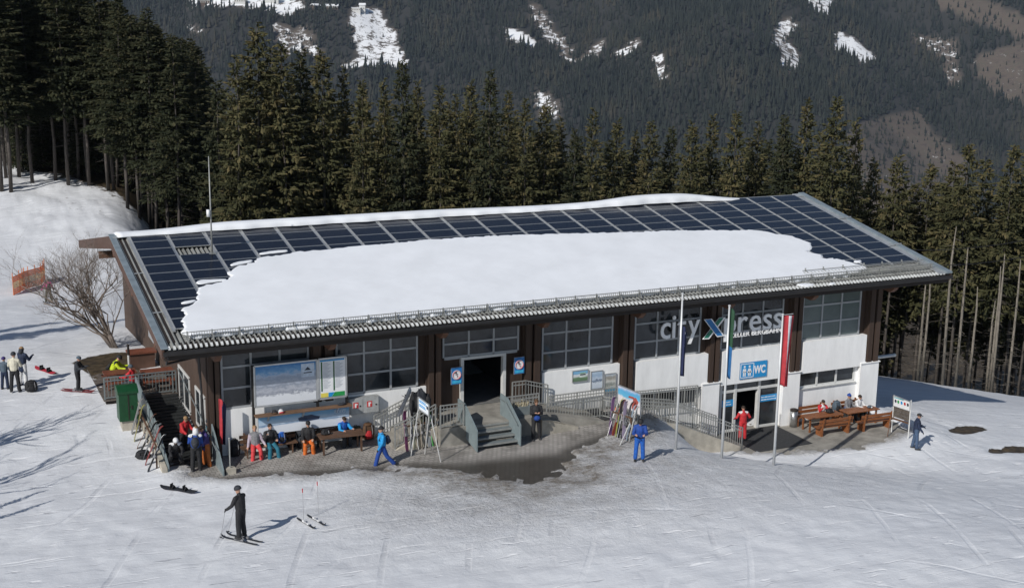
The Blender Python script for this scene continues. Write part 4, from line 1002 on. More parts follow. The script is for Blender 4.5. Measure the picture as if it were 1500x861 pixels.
# steel stair at the exit
t = thing('steel_stairs', 'grey steel stairs with solid side panels in front of the exit', 'stairs', (12.45, -13.0, PZ))
sx0, sx1 = 11.47, 13.45
for k in range(4):
    y0 = -13.42 + k * .30; z = PZ + .18 * (k + 1) - .02
    m = MB(); m.box(sx0 + .03, sx1 - .03, y0, y0 + .33, z - .045, z); m.box(sx0 + .03, sx1 - .03, y0 - .012, y0 + .03, z - .06, z + .006, 1); m.build('step', [M_STEEL, M_GALV], t)
for x in (sx0, sx1):
    m = MB(); m.prism([(x - .025, -13.62, PZ - .03), (x - .025, -13.62, PZ + .88), (x - .025, -13.45, PZ + 1.0), (x - .025, -12.3, PZ + 1.68), (x - .025, -11.6, PZ + 1.70), (x - .025, -11.6, PZ + .45), (x - .025, -12.2, PZ + .28)], (.05, 0, 0))
    m.build('side_panel', mat('blue_grey_panel', (.20, .245, .255), rough=.45, var=.08, scale=3), t)
m = MB(); m.tube([(sx1 - .1, -13.5, PZ + .85), (sx1 - .1, -12.3, PZ + 1.52), (sx1 - .1, -11.7, PZ + 1.52)], .022, 6); m.build('handrail', M_STEEL, t)
# barrier-free ramp to the right of the landing and the ramp to the lower door
t = thing('access_ramp', 'concrete access ramp with a sloping front wall right of the exit', 'ramp', (16, -11.2, -7.4))
m = MB(); m.prism([(15.302, -12.2, -7.8), (15.302, -12.2, -6.66), (18.4, -12.2, -7.43), (18.4, -12.2, -7.8)], (0, 1.9, 0)); m.build('slope', M_CONC, t)
m = MB(); m.prism([(14.9, -12.72, -7.9), (14.9, -12.72, -6.75), (15.3, -12.72, -6.80), (16.8, -12.5, -7.36), (16.8, -12.5, -7.9)], (0, .2, 0)); m.build('front_wall', M_PCON, t)
m = MB(); m.box(17.05, 18.95, -11.9, -10.3, -7.46, -7.405); m.build('mat', M_MAT, t)
t = thing('lower_ramp', 'sloping concrete ramp leading down to the toilet entrance', 'ramp', (22.5, -11.5, -8.6))
m = MB(); m.prism([(19.6, -12.2, -10.4), (19.6, -12.2, -7.56), (21.9, -12.2, -8.0), (25.5, -12.2, -9.6), (25.5, -12.2, -10.4)], (0, 2.0, 0)); m.build('slope', M_CONC, t)
m = MB(); m.prism([(19.5, -12.48, -10.4), (19.5, -12.48, -7.52), (21.9, -12.48, -7.9), (25.65, -12.48, -9.52), (25.65, -12.48, -10.4)], (0, .27, 0)); m.build('front_wall', M_PCON, t)
m = MB(); m.box(26.0, 29.2, -13.1, -10.15, TERR_Z + .004, TERR_Z + .022); tag(m.rooted('door_mat', M_MAT, (27.6, -11.6, TERR_Z)), 'large black rubber mat in front of the toilet entrance', 'mat')

# ramp on the left gable side
t = thing('side_stairs', 'dark grated side stairs with grey side panels along the brown gable wall', 'stairs', (0.3, -9.5, -7.36))
def sz(y): return np.interp(y, [-11.2, -4.2], [-7.40, -6.30])
for k in range(22):
    y = -11.0 + k * .31; m = MB(); m.box(-.55, 1.12, y, y + .27, sz(y) - .03, sz(y) + .03); m.build('tread', mat('black_grating', (.022, .024, .024), rough=.6, var=.3, scale=12), t)
M_PAN = MATS['blue_grey_panel']
m = MB(); m.prism([(-.62, -11.25, -7.5), (-.62, -11.25, -7.05), (-.62, -9.4, -6.1), (-.62, -4.2, -5.35), (-.62, -4.2, -6.3)], (.05, 0, 0)); m.build('side_panel', M_PAN, t)
m = MB(); m.prism([(1.28, -12.3, -7.45), (1.28, -12.3, -7.2), (1.28, -11.0, -6.15), (1.28, -10.45, -5.85), (1.28, -10.45, -7.45)], (.05, 0, 0)); m.build('side_panel', M_PAN, t)
m = MB(); m.prism([(-.85, -11.3, -7.6), (-.85, -11.3, -7.15), (-.85, -9.5, -6.85), (-.85, -4.2, -6.2), (-.85, -4.2, -7.6)], (.2, 0, 0)); m.build('stringer', M_PCON, t)
m = MB(); m.tube([(1.15, -11.9, -6.5), (1.15, -9.4, -6.0), (1.15, -4.5, -5.1)], .022, 6); m.build('handrail', M_STEEL, t)
# seating deck behind it
t = thing('side_deck', 'timber seating deck at the left end of the station', 'deck', (-.6, -2, -6.320))
for k in range(26):
    y = -4.1 + k * .26; m = MB(); m.box(-1.95, 1.2, y, y + .235, -6.370, -6.310); m.build('plank', mat('weathered_plank', (.12, .10, .085), rough=.85, var=.25, scale=5), t)
m = MB(); m.box(-1.85, 1.1, -4.0, 2.4, -7.0, -6.390); m.build('deck_base', M_DARK, t)
railing('dark bar railing along the front of the seating deck', [(-1.9, -4.05, -6.320), (1.15, -4.05, -6.320)], hgt=1.0, mats=M_STEEL, group='railings round the seating deck')

# ------------------------------------------------------------------ green chest, posts, bins
x, y = -1.35, -6.6; z = gz(x, y)
t = thing('waste_container', 'dark green metal container with a sloping lid on a concrete foot', 'container', (x, y, z))
M_GREEN = mat('green_paint', (.008, .062, .022), rough=.4, var=.12, scale=4)
m = MB(); m.box(x - .38, x + .38, y - .35, y + .35, z + .38, z + 1.55); m.build('body', M_GREEN, t)
m = MB(); m.prism([(x - .42, y - .39, z + 1.552), (x - .42, y + .39, z + 1.552), (x - .42, y + .39, z + 1.78), (x - .42, y, z + 1.86), (x - .42, y - .39, z + 1.66)], (.84, 0, 0)); m.build('lid', M_GREEN, t)
m = MB(); m.box(x - .28, x + .28, y - .28, y + .28, z - .2, z + .378); m.build('foot', M_PCON, t)
m = MB(); m.box(x - .02, x + .02, y - .37, y - .352, z + .45, z + 1.5); m.box(x + .1, x + .14, y - .39, y - .352, z + .9, z + 1.05); m.build('door_edge', M_DARK, t)
x, y = 1.62, -12.05; z = PZ - .05
t = thing('barrier_post', 'thin grey post in a square concrete foot beside the group at the side stairs', 'post', (x, y, z))
m = MB(); m.box(x - .19, x + .19, y - .16, y + .16, z - .1, z + .24); m.build('foot', M_PCON, t)
m = MB(); m.tube([(x, y, z + .2), (x, y, z + 1.42)], .03, 8); m.ell((x, y, z + 1.44), (.05, .05, .04), 8, 4); m.build('pole', M_GALV, t)
p = onZ(1161.8, 624.5, TERR_Z); x, y, z = p[0], p[1], TERR_Z
t = thing('litter_bin', 'round steel litter bin beside the white pier of the toilet entrance', 'bin', (x, y, z))
m = MB(); m.tube([(x, y, z + .02), (x, y, z + .82)], .19, 16); m.build('body', mat('brushed_steel', (.45, .45, .44), rough=.3, metal=.8), t, True)
m = MB(); m.tube([(x, y, z + .822), (x, y, z + .90)], .20, 16); m.tube([(x, y, z + .9), (x, y, z + .93)], [.17, .12], 16); m.build('lid', M_DARK, t, True)
p = onX(203, 535, .2)
x, y = -.4, -1.2
t = thing('deck_lamp_post', 'short white post with a dark cap standing on the seating deck', 'post', (x, y, -6.310))
m = MB(); m.tube([(x, y, -6.310), (x, y, -5.170)], .05, 8); m.build('pole', M_FRAMEW, t)
m = MB(); m.tube([(x, y, -5.168), (x, y, -4.770)], [.06, .05], 8); m.ell((x, y, -4.720), (.07, .07, .06), 8, 4); m.build('cap', M_DARK, t)
for kk, (x, y, lab) in enumerate(((-1.0, -2.4, 'red-brown picnic table by the deck railing'), (.55, -2.8, 'red-brown picnic table close to the gable wall'))):
    t = thing('picnic_table', lab, 'table', (x, y, -6.310), 0, 'tables on the seating deck')
    M_RT = mat('red_brown_wood', (.17, .055, .03), rough=.6, var=.2, scale=4)
    for q in range(3): m = MB(); m.box(x - .7, x + .7, y - .36 + q * .245, y - .36 + q * .245 + .225, -5.610, -5.560); m.build('plank', M_RT, t)
    for s in (-1, 1):
        m = MB(); m.bar((x + s * .55, y - .32, -6.310), (x + s * .55, y + .02, -5.610), .06, .08); m.bar((x + s * .55, y + .32, -6.310), (x + s * .55, y - .02, -5.615), .06, .08); m.build('leg', M_RT, t)
        m = MB(); m.box(x - .7, x + .7, y + s * .68 - .12, y + s * .68 + .12, -5.900, -5.850); m.build('seat', M_RT, t)
    m = MB(); m.box(x - .5, x - .44, y - .66, y + .66, -5.950, -5.902); m.box(x + .44, x + .5, y - .66, y + .66, -5.950, -5.902); m.build('brace', M_RT, t)
t = thing('sideboard', 'dark brown wooden box table against the gable end of the deck', 'table', (.6, .6, -6.310))
m = MB(); m.box(-.2, 1.1, .2, 1.0, -5.570, -5.490); m.build('top', M_RT, t)
m = MB(); m.box(-.12, 1.02, .28, .92, -6.310, -5.572); m.build('cabinet', M_FASC, t)

# ------------------------------------------------------------------ benches and tables
M_BEN = mat('orange_brown_wood', (.235, .085, .030), rough=.55, var=.2, scale=5, stretch=(.4, 2, 2))
M_OLDW = mat('old_brown_wood', (.115, .062, .036), rough=.7, var=.25, scale=5, stretch=(.4, 2, 2))
def bench(label, cx, cy, z, L_, rot, mtl, back=True, group=None, h=.44, d=.40, solid=True):
    t = thing('bench', label, 'bench', (cx, cy, z), 0, group)
    for q in range(2): m = MB(); m.box(cx - L_ / 2, cx + L_ / 2, cy - d / 2 + q * d / 2, cy - d / 2 + q * d / 2 + d / 2 - .02, z + h - .045, z + h); m.build('seat_plank', mtl, t)
    for s in (-1, 1):
        x = cx + s * (L_ / 2 - .22)
        m = MB()
        if solid: m.prism([(x - .05, cy - d / 2 - .02, z), (x - .05, cy + d / 2 + .04, z), (x - .05, cy + d / 2 + .04, z + h - .046), (x - .05, cy - d / 2 - .02, z + h - .046)], (.10, 0, 0))
        else:
            for yy in (-d / 2 + .04, d / 2 - .04): m.bar((x, cy + yy, z), (x, cy + yy, z + h - .046), .05, .05)
        m.build('leg', mtl, t)
        if back: m = MB(); m.bar((x, cy + d / 2 - .0, z + .2), (x, cy + d / 2 + .14, z + h + .48), .08, .05); m.build('back_post', mtl, t)
    if back:
        for q in range(2 if solid else 2):
            zz = z + h + .16 + q * .18; yy = cy + d / 2 + .05 + q * .04
            m = MB(); m.bar((cx - L_ / 2, yy - .02, zz), (cx + L_ / 2, yy - .02, zz), .03, .14); m.build('back_plank', mtl, t)
    t.rotation_euler = (0, 0, rot); return t
def table(label, cx, cy, z, L_, W_, rot, mtl, group=None, h=.74, planks=4):
    t = thing('table', label, 'table', (cx, cy, z), 0, group); w = W_ / planks
    for q in range(planks): m = MB(); m.box(cx - L_ / 2, cx + L_ / 2, cy - W_ / 2 + q * w, cy - W_ / 2 + q * w + w - .012, z + h - .04, z + h); m.build('plank', mtl, t)
    for sx in (-1, 1):
        for sy in (-1, 1): m = MB(); m.bar((cx + sx * (L_ / 2 - .16), cy + sy * (W_ / 2 - .1), z), (cx + sx * (L_ / 2 - .16), cy + sy * (W_ / 2 - .1), z + h - .041), .07, .07); m.build('leg', mtl, t)
    m = MB(); m.box(cx - L_ / 2 + .2, cx + L_ / 2 - .2, cy - .03, cy + .03, z + h - .13, z + h - .042); m.build('rail', mtl, t)
    t.rotation_euler = (0, 0, rot); return t
TB = TERR_Z + .002
# right terrace: backs of the front benches towards the camera
bench('orange-brown bench with a backrest in front of the left picnic table', 31.05, -12.25, TB, 2.0, math.pi - .03, M_BEN, True, 'benches on the right terrace')
bench('orange-brown bench with a backrest in front of the right picnic table beside the map board', 33.45, -12.45, TB, 2.0, math.pi - .03, M_BEN, True, 'benches on the right terrace')
bench('orange-brown bench against the white wall behind the left table', 31.0, -10.55, TB, 2.2, 0, M_BEN, True, 'benches on the right terrace', d=.36)
bench('orange-brown bench against the white wall behind the right table', 33.35, -10.6, TB, 1.8, 0, M_BEN, True, 'benches on the right terrace', d=.36)
TAB_R = [table('left orange-brown picnic table on the right terrace', 31.0, -11.45, TB, 2.1, .74, -.02, M_BEN, 'picnic tables on the right terrace'),
         table('right orange-brown picnic table on the terrace beside the map board', 33.3, -11.5, TB, 2.0, .74, .0, M_BEN, 'picnic tables on the right terrace')]
# left patio
bench('old brown bench under the shelf with the couple in red and teal trousers', 3.55, -10.62, PZ, 2.3, 0, M_OLDW, True, 'old benches on the left patio', solid=False)
bench('old brown bench behind the patio table below the banner', 6.1, -10.62, PZ, 1.9, 0, M_OLDW, True, 'old benches on the left patio', solid=False)
bench('old brown stool bench left of the patio table carrying the man in orange trousers', 5.05, -11.0, PZ, .75, math.pi / 2, M_OLDW, False, 'old benches on the left patio', solid=False, h=.42)
table('old dark brown wooden table on the left patio', 6.35, -11.35, PZ, 1.9, .78, -.05, M_OLDW)

# ------------------------------------------------------------------ boards and signs
def flat_mat(name, build, rough=.5):
    m = mat(name, (1, 1, 1), rough=rough); N, L, b = nodes_of(m)
    tc = N.new('ShaderNodeTexCoord'); sp = N.new('ShaderNodeSeparateXYZ'); L.new(tc.outputs['Generated'], sp.inputs[0])
    L.new(build(N, L, tc, sp), b.inputs['Base Color']); return m
def picture(name, stops, noise_scale, warp, seed, ax=2, blob=None):
    """printed landscape: colour bands up the height broken by noise"""
    def f(N, L, tc, sp):
        no = N.new('ShaderNodeTexNoise'); no.inputs['Scale'].default_value = noise_scale; no.inputs['Detail'].default_value = 8; no.inputs['Roughness'].default_value = .7
        mp = N.new('ShaderNodeMapping'); mp.inputs['Location'].default_value = (seed, seed * 2.3, seed * .7); L.new(tc.outputs['Generated'], mp.inputs[0]); L.new(mp.outputs[0], no.inputs[0])
        s = N.new('ShaderNodeMath'); s.operation = 'MULTIPLY_ADD'; L.new(no.outputs['Fac'], s.inputs[0]); s.inputs[1].default_value = warp; L.new(sp.outputs[ax], s.inputs[2])
        o = N.new('ShaderNodeMath'); o.operation = 'SUBTRACT'; L.new(s.outputs[0], o.inputs[0]); o.inputs[1].default_value = warp / 2
        r = ramp(N, stops); L.new(o.outputs[0], r.inputs[0]); return r.outputs[0]
    return flat_mat(name, f)
def board(name, label, cat, quad, mtl, frame=None, th=.05, fw=.06, group=None, frame_m=None):
    """flat board given by its lower left, lower right, upper right, upper left corners; its print on the front, a frame round it"""
    q = [Vector(p) for p in quad]; n = (q[1] - q[0]).cross(q[3] - q[0]).normalized()
    c = sum(q, Vector()) / 4; t = thing(name, label, cat, c, 0, group)
    m = MB(); m.prism([p for p in q], n * -th); m.build('panel', frame_m or M_FRAME, t)
    m = MB(); ins = [p + (c - p).normalized() * (fw * 1.2) for p in q]; m.prism([p + n * .003 for p in ins], n * .008); m.build('print', mtl, t)
    for a, b_ in zip(q, q[1:] + q[:1]):
        if frame is not None: m = MB(); d = (b_ - a).normalized(); m.bar(a + n * .006 - d * .0, b_ + n * .006, fw, .05, up=n); m.build('frame_bar', frame, t)
    return t
def rect_on_wall(y, x0, x1, z0, z1): return [(x0, y, z0), (x1, y, z0), (x1, y, z1), (x0, y, z1)]
def text(body, size, mtl, p, parent, name='lettering', ext=.006, rot=(math.pi / 2, 0, 0), align='LEFT', sx=1.0, shear=0, bold=0.0, spacing=1.0):
    cu = bpy.data.curves.new(name, 'FONT'); cu.body = body; cu.size = size; cu.extrude = ext; cu.align_x = align; cu.shear = shear; cu.offset = bold; cu.resolution_u = 3; cu.space_character = spacing
    tmp = bpy.data.objects.new(name, cu); COL.objects.link(tmp); dg = bpy.context.evaluated_depsgraph_get()
    me = bpy.data.meshes.new_from_object(tmp.evaluated_get(dg)); bpy.data.objects.remove(tmp); bpy.data.curves.remove(cu)
    R_ = Matrix.Rotation(rot[2], 4, 'Z') @ Matrix.Rotation(rot[0], 4, 'X') @ Matrix.Diagonal((sx, 1, 1, 1)); me.transform(R_)
    me.materials.clear(); me.materials.append(mtl); o = obj_from(name, me, parent); o.location = Vector(p) - Vector(origin_of(parent)); return o
M_PWHITE = mat('print_white', (.80, .81, .82), rough=.4, var=.02)
M_PBLUE = mat('print_blue', (.012, .27, .60), rough=.4, var=.03)
M_PDARK = mat('print_dark', (.03, .04, .06), rough=.5)
M_PRED = mat('print_red', (.55, .03, .03), rough=.4)
M_PGREEN = mat('print_green', (.02, .30, .07), rough=.4)
M_PYEL = mat('print_yellow', (.70, .60, .10), rough=.5)
BY = -10.62
M_PANO = picture('panorama_print', [(0, (.66, .68, .71)), (.20, (.70, .72, .75)), (.27, (.26, .28, .33)), (.36, (.44, .46, .51)), (.46, (.24, .27, .33)), (.56, (.42, .46, .53)), (.66, (.30, .35, .44)), (.74, (.40, .48, .60)), (.82, (.16, .34, .56)), (1, (.03, .17, .42))], 9, .42, 3)
t = board('panorama_board', 'large panorama board showing snowy mountains under blue sky, above the wooden shelf', 'board', rect_on_wall(BY, 3.02, 5.62, -5.32, -3.62), M_PANO, M_ALU)
m = MB(); m.box(4.95, 5.50, BY - .024, BY - .013, -4.28, -3.72); m.build('corner_label', mat('label_grey', (.50, .58, .68), rough=.5), t)
m = MB(); m.prism([(5.08, BY - .030, -4.0), (5.36, BY - .030, -4.0), (5.22, BY - .030, -3.86)], (0, .005, 0)); m.build('mountain_mark', M_PDARK, t)
m = MB(); m.box(5.05, 5.40, BY - .030, BY - .025, -4.12, -4.08); m.build('label_line', M_PDARK, t)
t = board('lift_status_board', 'white lift status board with green bars beside the panorama board', 'board', rect_on_wall(BY, 5.68, 6.86, -5.30, -3.60), M_PWHITE, M_ALU)
for x in (5.78, 6.30):
    m = MB(); m.box(x, x + .055, BY - .022, BY - .012, -4.98, -3.74); m.build('green_bar', mat('bar_green', (.02, .10, .03), rough=.5), t)
    m = MB()
    for k in range(22): m.box(x + .09, x + .09 + .20 + .12 * ((k * 7) % 3) / 2, BY - .019, BY - .012, -4.86 + k * .05, -4.845 + k * .05)
    tag(m.build('text_line', mat('print_grey', (.40, .43, .47), rough=.5), t), kind='stuff')
m = MB(); m.box(5.76, 6.08, BY - .022, BY - .012, -5.24, -5.06); m.build('yellow_field', M_PYEL, t)
m = MB(); m.prism([(6.08, BY - .012, -5.24), (6.22, BY - .012, -5.24), (6.34, BY - .012, -5.06), (6.08, BY - .012, -5.06)], (0, -.010, 0)); m.build('blue_field', M_PBLUE, t)
m = MB(); m.prism([(6.24, BY - .012, -5.24), (6.78, BY - .012, -5.24), (6.78, BY - .012, -5.06), (6.36, BY - .012, -5.06)], (0, -.010, 0)); m.build('green_field', M_PGREEN, t)
m = MB(); m.box(5.74, 6.78, BY - .020, BY - .012, -3.72, -3.66); m.build('heading_strip', M_PBLUE, t)
# frame legs carrying the boards
t = thing('board_stand', 'dark steel posts carrying the panorama and status boards', 'stand', (4.9, -10.6, PZ))
for x in (2.98, 5.65, 6.9): m = MB(); m.box(x - .05, x + .05, BY + .06, BY + .16, PZ, -3.6); m.build('post', M_GUTT, t)
t = thing('shelf', 'long narrow wooden shelf on brackets below the panorama board', 'shelf', (4.9, -10.8, -5.62))
for q in range(2): m = MB(); m.box(2.95, 6.98, -11.0 + q * .17, -11.0 + q * .17 + .16, -5.66, -5.60); m.build('plank', mat('shelf_wood', (.17, .10, .06), rough=.7, var=.2, scale=4, stretch=(.3, 2, 2)), t)
for x in (3.5, 4.95, 6.4): m = MB(); m.prism([(x - .03, -10.68, -5.98), (x - .03, -10.68, -5.662), (x - .03, -10.98, -5.662)], (.06, 0, 0)); m.build('bracket', M_ALU, t)
M_BANN = picture('banner_print', [(0, (.66, .70, .75)), (.42, (.72, .75, .80)), (.52, (.16, .27, .42)), (.60, (.50, .60, .70)), (.8, (.24, .42, .60)), (1, (.10, .30, .52))], 3.0, .55, 11)
t = board('banner', 'wide pale advertising banner with a dark car picture below the shelf', 'banner', rect_on_wall(-10.70, 3.1, 6.95, -6.50, -5.74), M_BANN, None, th=.03, fw=.02)
m = MB(); vs = [(4.75, -5.97), (4.80, -6.10), (5.1, -6.14), (5.62, -6.10), (5.68, -6.0), (5.5, -5.95), (5.32, -5.88), (4.98, -5.90)]
m.prism([(x, -10.714, z) for x, z in vs], (0, -.008, 0)); m.build('car_picture', mat('print_navy', (.03, .05, .10), rough=.4), t)
for k in range(4):
    c = (6.38 + k * .105, -5.90); m = MB(); n_ = 14
    for a in range(n_):
        p0 = (c[0] + .062 * math.cos(2 * math.pi * a / n_), -10.720, c[1] + .062 * math.sin(2 * math.pi * a / n_)); p1 = (c[0] + .062 * math.cos(2 * math.pi * (a + 1) / n_), -10.720, c[1] + .062 * math.sin(2 * math.pi * (a + 1) / n_)); m.bar(p0, p1, .016, .008)
    m.build('ring', M_PWHITE, t)
m = MB(); m.box(6.28, 6.80, -10.716, -10.711, -6.0, -5.80); m.build('ring_field', mat('print_steel', (.30, .45, .60), rough=.5), t)
t = thing('hydrant_cabinet', 'grey metal wall cabinet with two red fire symbols', 'cabinet', (7.85, -10.4, -5.8))
m = MB(); m.box(7.05, 8.35, -10.42, -10.12, -6.22, -5.52); m.build('body', mat('cabinet_grey', (.36, .37, .365), rough=.5, metal=.1), t)
for a, b_ in ((7.08, 7.62), (7.66, 8.32)):
    m = MB(); m.box(a, b_, -10.436, -10.422, -6.19, -5.55); d = m.build('door', mat('cabinet_door', (.40, .41, .405), rough=.5, metal=.1), t)
    q = MB(); q.box(b_ - .14, b_ - .08, -10.452, -10.437, -5.90, -5.84); obj_from('handle', q.mesh('handle', M_DARK, origin_of(t)), d)
for x in (7.32, 7.92):
    m = MB(); m.box(x - .11, x + .11, -10.445, -10.4365, -5.95, -5.70); m.build('red_label', M_PRED, t)
    m = MB(); m.box(x - .05, x + .02, -10.450, -10.4455, -5.92, -5.74); m.box(x + .02, x + .07, -10.450, -10.4455, -5.80, -5.75); m.build('flame_symbol', M_PWHITE, t)
def no_entry(label, x0, x1, z0, z1):
    t = board('prohibition_sign', label, 'sign', rect_on_wall(-10.44, x0, x1, z0, z1), mat('print_midblue', (.02, .16, .42), rough=.4), None, th=.03, fw=.012)
    c = ((x0 + x1) / 2, z1 - .34); R0 = .21
    m = MB(); m.prism([(c[0] + R0 * math.cos(a), -10.462, c[1] + R0 * math.sin(a)) for a in np.linspace(0, 2 * math.pi, 20, False)], (0, .006, 0)); m.build('disc', M_PWHITE, t)
    m = MB(); n_ = 20
    for k in range(n_):
        a, b_ = 2 * math.pi * k / n_, 2 * math.pi * (k + 1) / n_
        m.bar((c[0] + .185 * math.cos(a), -10.466, c[1] + .185 * math.sin(a)), (c[0] + .185 * math.cos(b_), -10.466, c[1] + .185 * math.sin(b_)), .05, .006)
    m.bar((c[0] - .13, -10.4665, c[1] + .13), (c[0] + .13, -10.4665, c[1] - .13), .045, .006); m.build('red_ring', M_PRED, t)
    m = MB(); m.bar((c[0] - .02, -10.4635, c[1] + .10), (c[0] + .03, -10.4635, c[1] - .11), .05, .004); m.ell((c[0] - .03, -10.4635, c[1] + .1), (.04, .003, .045), 8, 4); m.bar((c[0] - .07, -10.4635, c[1] + .02), (c[0] + .06, -10.4635, c[1] + .05), .035, .004); m.build('figure', M_PDARK, t)
    m = MB(); m.box(x0 + .05, x1 - .05, -10.460, -10.452, z0 + .05, z0 + .17); m.build('text_strip', mat('print_cyan', (.05, .42, .66), rough=.4), t)
no_entry('blue prohibition sign left of the exit door', 11.62, 12.13, -5.42, -4.66)
no_entry('blue prohibition sign right of the exit door', 14.62, 15.12, -5.28, -4.52)
t = thing('door_button', 'small white switch box on the brown wall right of the exit', 'switch', (15.35, -10.2, -4.9))
m = MB(); m.box(15.28, 15.42, -10.24, -10.17, -5.02, -4.88); m.build('box', M_PWHITE, t); m = MB(); m.box(15.32, 15.38, -10.262, -10.242, -4.98, -4.92); m.build('button', M_PDARK, t)
# three posters
PW = -10.235
M_P1 = picture('poster_bus', [(0, (.10, .16, .10)), (.32, (.16, .26, .14)), (.45, (.62, .66, .66)), (.6, (.70, .72, .74)), (.7, (.18, .40, .62)), (1, (.25, .50, .72))], 5, .35, 21)
t = board('poster', 'landscape poster with a green bus picture, left of three on the white wall', 'poster', rect_on_wall(PW, 17.65, 18.46, -6.05, -5.52), M_P1, M_ALU, th=.02, fw=.03, group='framed posters on the white wall')
m = MB(); m.box(18.02, 18.34, PW - .016, PW - .012, -5.86, -5.64); m.build('bus_picture', mat('print_buswhite', (.62, .68, .64), rough=.4), t); m = MB(); m.box(18.04, 18.32, PW - .020, PW - .0165, -5.76, -5.70); m.build('bus_window', M_PDARK, t); m = MB(); m.box(18.02, 18.34, PW - .020, PW - .0165, -5.67, -5.645); m.build('bus_roof', M_PGREEN, t)
M_P2 = picture('poster_snowpark', [(0, (.52, .58, .66)), (.35, (.62, .68, .74)), (.46, (.10, .14, .22)), (.58, (.50, .58, .68)), (.8, (.32, .44, .58)), (1, (.50, .60, .70))], 4.5, .5, 33)
board('poster', 'upright blue-grey snow poster, middle of three on the white wall', 'poster', rect_on_wall(PW, 18.62, 19.22, -6.5, -5.65), M_P2, M_ALU, th=.02, fw=.03, group='framed posters on the white wall')
M_P3 = picture('poster_slope', [(0, (.06, .22, .38)), (.2, (.12, .30, .42)), (.3, (.55, .55, .50)), (.45, (.22, .24, .22)), (.6, (.60, .60, .56)), (.8, (.28, .26, .22)), (1, (.52, .58, .64))], 4.5, .5, 47)
board('poster', 'upright poster with a grey slope and blue foot, rightmost of three on the white wall', 'poster', rect_on_wall(PW, 19.34, 19.92, -6.78, -5.85), M_P3, M_ALU, th=.02, fw=.03, group='framed posters on the white wall')
# lettering across the windows
LY = -10.56
t = thing('station_logo', 'big grey letters city Xpress with a blue and green X across the windows', 'sign', (25, LY, -4.2))
M_LET = mat('letter_grey', (.90, .90, .90), rough=.4, var=.03); M_LETW = mat('letter_pale', (.90, .90, .90), rough=.4, var=.03)
def word(s, x0, z0, size, sx, mtl, name='letter', sp=1.0, bold=.006):
    x = x0
    for ch in s:
        if ch == ' ': x += size * .3 * sx; continue
        o = text(ch, size, mtl, (x, LY, z0), t, name, ext=.03, sx=sx, bold=bold)
        xs_ = [v.co.x for v in o.data.vertices]; o.location.x -= min(xs_); x += (max(xs_) - min(xs_)) + size * .07 * sp
    return x
M_XB = mat('logo_blue', (.015, .16, .42), rough=.4); M_XG = mat('logo_green', (.01, .16, .10), rough=.4)
pa = onY(966.5, 497.5, LY); pb = onY(1022.5, 489, LY); pc = onY(990, 470.5, LY)
sizeL = (onY(968.0, 472.5, LY)[2] - pa[2]) / .50
def fit_word(s, u0, u1, v_base, size, mtl, bold=.014):
    a = onY(u0, v_base, LY)[0]; b_ = onY(u1, v_base, LY)[0]
    n0 = set(bpy.data.objects); x = word(s, 0, 0, size, 1.0, mtl, bold=bold)
    new = [o for o in bpy.data.objects if o not in n0]; w = max(o.location.x + max(v.co.x for v in o.data.vertices) for o in new) + origin_of(t)[0]
    f = (b_ - a) / w; z0 = onY(u0, v_base, LY)[2]
    for o in new:
        lx = o.location.x + origin_of(t)[0]
        o.data.transform(Matrix.Diagonal((f, 1, 1, 1))); o.location.x = a + lx * f - origin_of(t)[0]; o.location.z = z0 - origin_of(t)[2]
zr_ = .0
fit_word('city', 967.2, 1024, 496.5, sizeL, M_LET)
fit_word('press', 1060, 1144.5, 489, sizeL, M_LET)
fit_word('ZELLER BERGBAHN', 1069.5, 1143.5, 494.5, .34, M_LETW, .004)
def quad_px(pts, y, th, mtl, name):
    m = MB(); m.prism([onY(u, v, y) for u, v in pts], (0, -th, 0)); return m.build(name, mtl, t)
quad_px([(1028.8, 496.6), (1038, 496), (1062.5, 464.3), (1053, 464.8)], LY, .05, M_LETW, 'logo_x_edge')
quad_px([(1030.8, 467.6), (1041.8, 466.4), (1060.3, 491.4), (1050, 493.2)], LY - .055, .05, M_LETW, 'logo_x_edge')
quad_px([(1031.0, 495.2), (1037.4, 494.8), (1060, 465.4), (1053.6, 465.8)], LY - .051, .012, M_XG, 'logo_x_green')
quad_px([(1032.8, 468.4), (1041.2, 467.5), (1058.2, 490.8), (1050.6, 491.9)], LY - .106, .012, M_XB, 'logo_x_blue')
m = MB(); 
for u in (975, 1000, 1018, 1046, 1075, 1105, 1135):
    p = onY(u, 478, LY); m.tube([(p[0], LY + .03, p[2]), (p[0], -10.0, p[2])], .015, 4)
m.build('logo_support', M_GUTT, t)
# WC sign
a = onY(1082.8, 556, -10.35); b_ = onY(1121, 527.8, -10.35)
x0, x1, z0, z1 = a[0], b_[0] + .12, -7.06 + .12, -6.10
zt = onY(1082.8, 532, -10.35)[2]; zb = onY(1082.8, 555.6, -10.35)[2]
t = board('toilet_sign', 'blue WC sign with two white figures above the toilet entrance', 'sign', rect_on_wall(-10.36, x0, x1, zb, zt), M_PBLUE, None, th=.03, fw=.005)
H_ = zt - zb; y_ = -10.376
o = text('WC', H_ * .66, M_PWHITE, (x0 + H_ * 1.03, y_, zb + H_ * .27), t, 'lettering', ext=.004, bold=.022)
xs_ = [v_.co.x for v_ in o.data.vertices]; f_ = (x1 - x0 - H_ * 1.13) / (max(xs_) - min(xs_)); o.data.transform(Matrix.Diagonal((f_, 1, 1, 1)))
m = MB(); s0 = x0 + H_ * .06; s1 = x0 + H_ * .98; w_ = .035
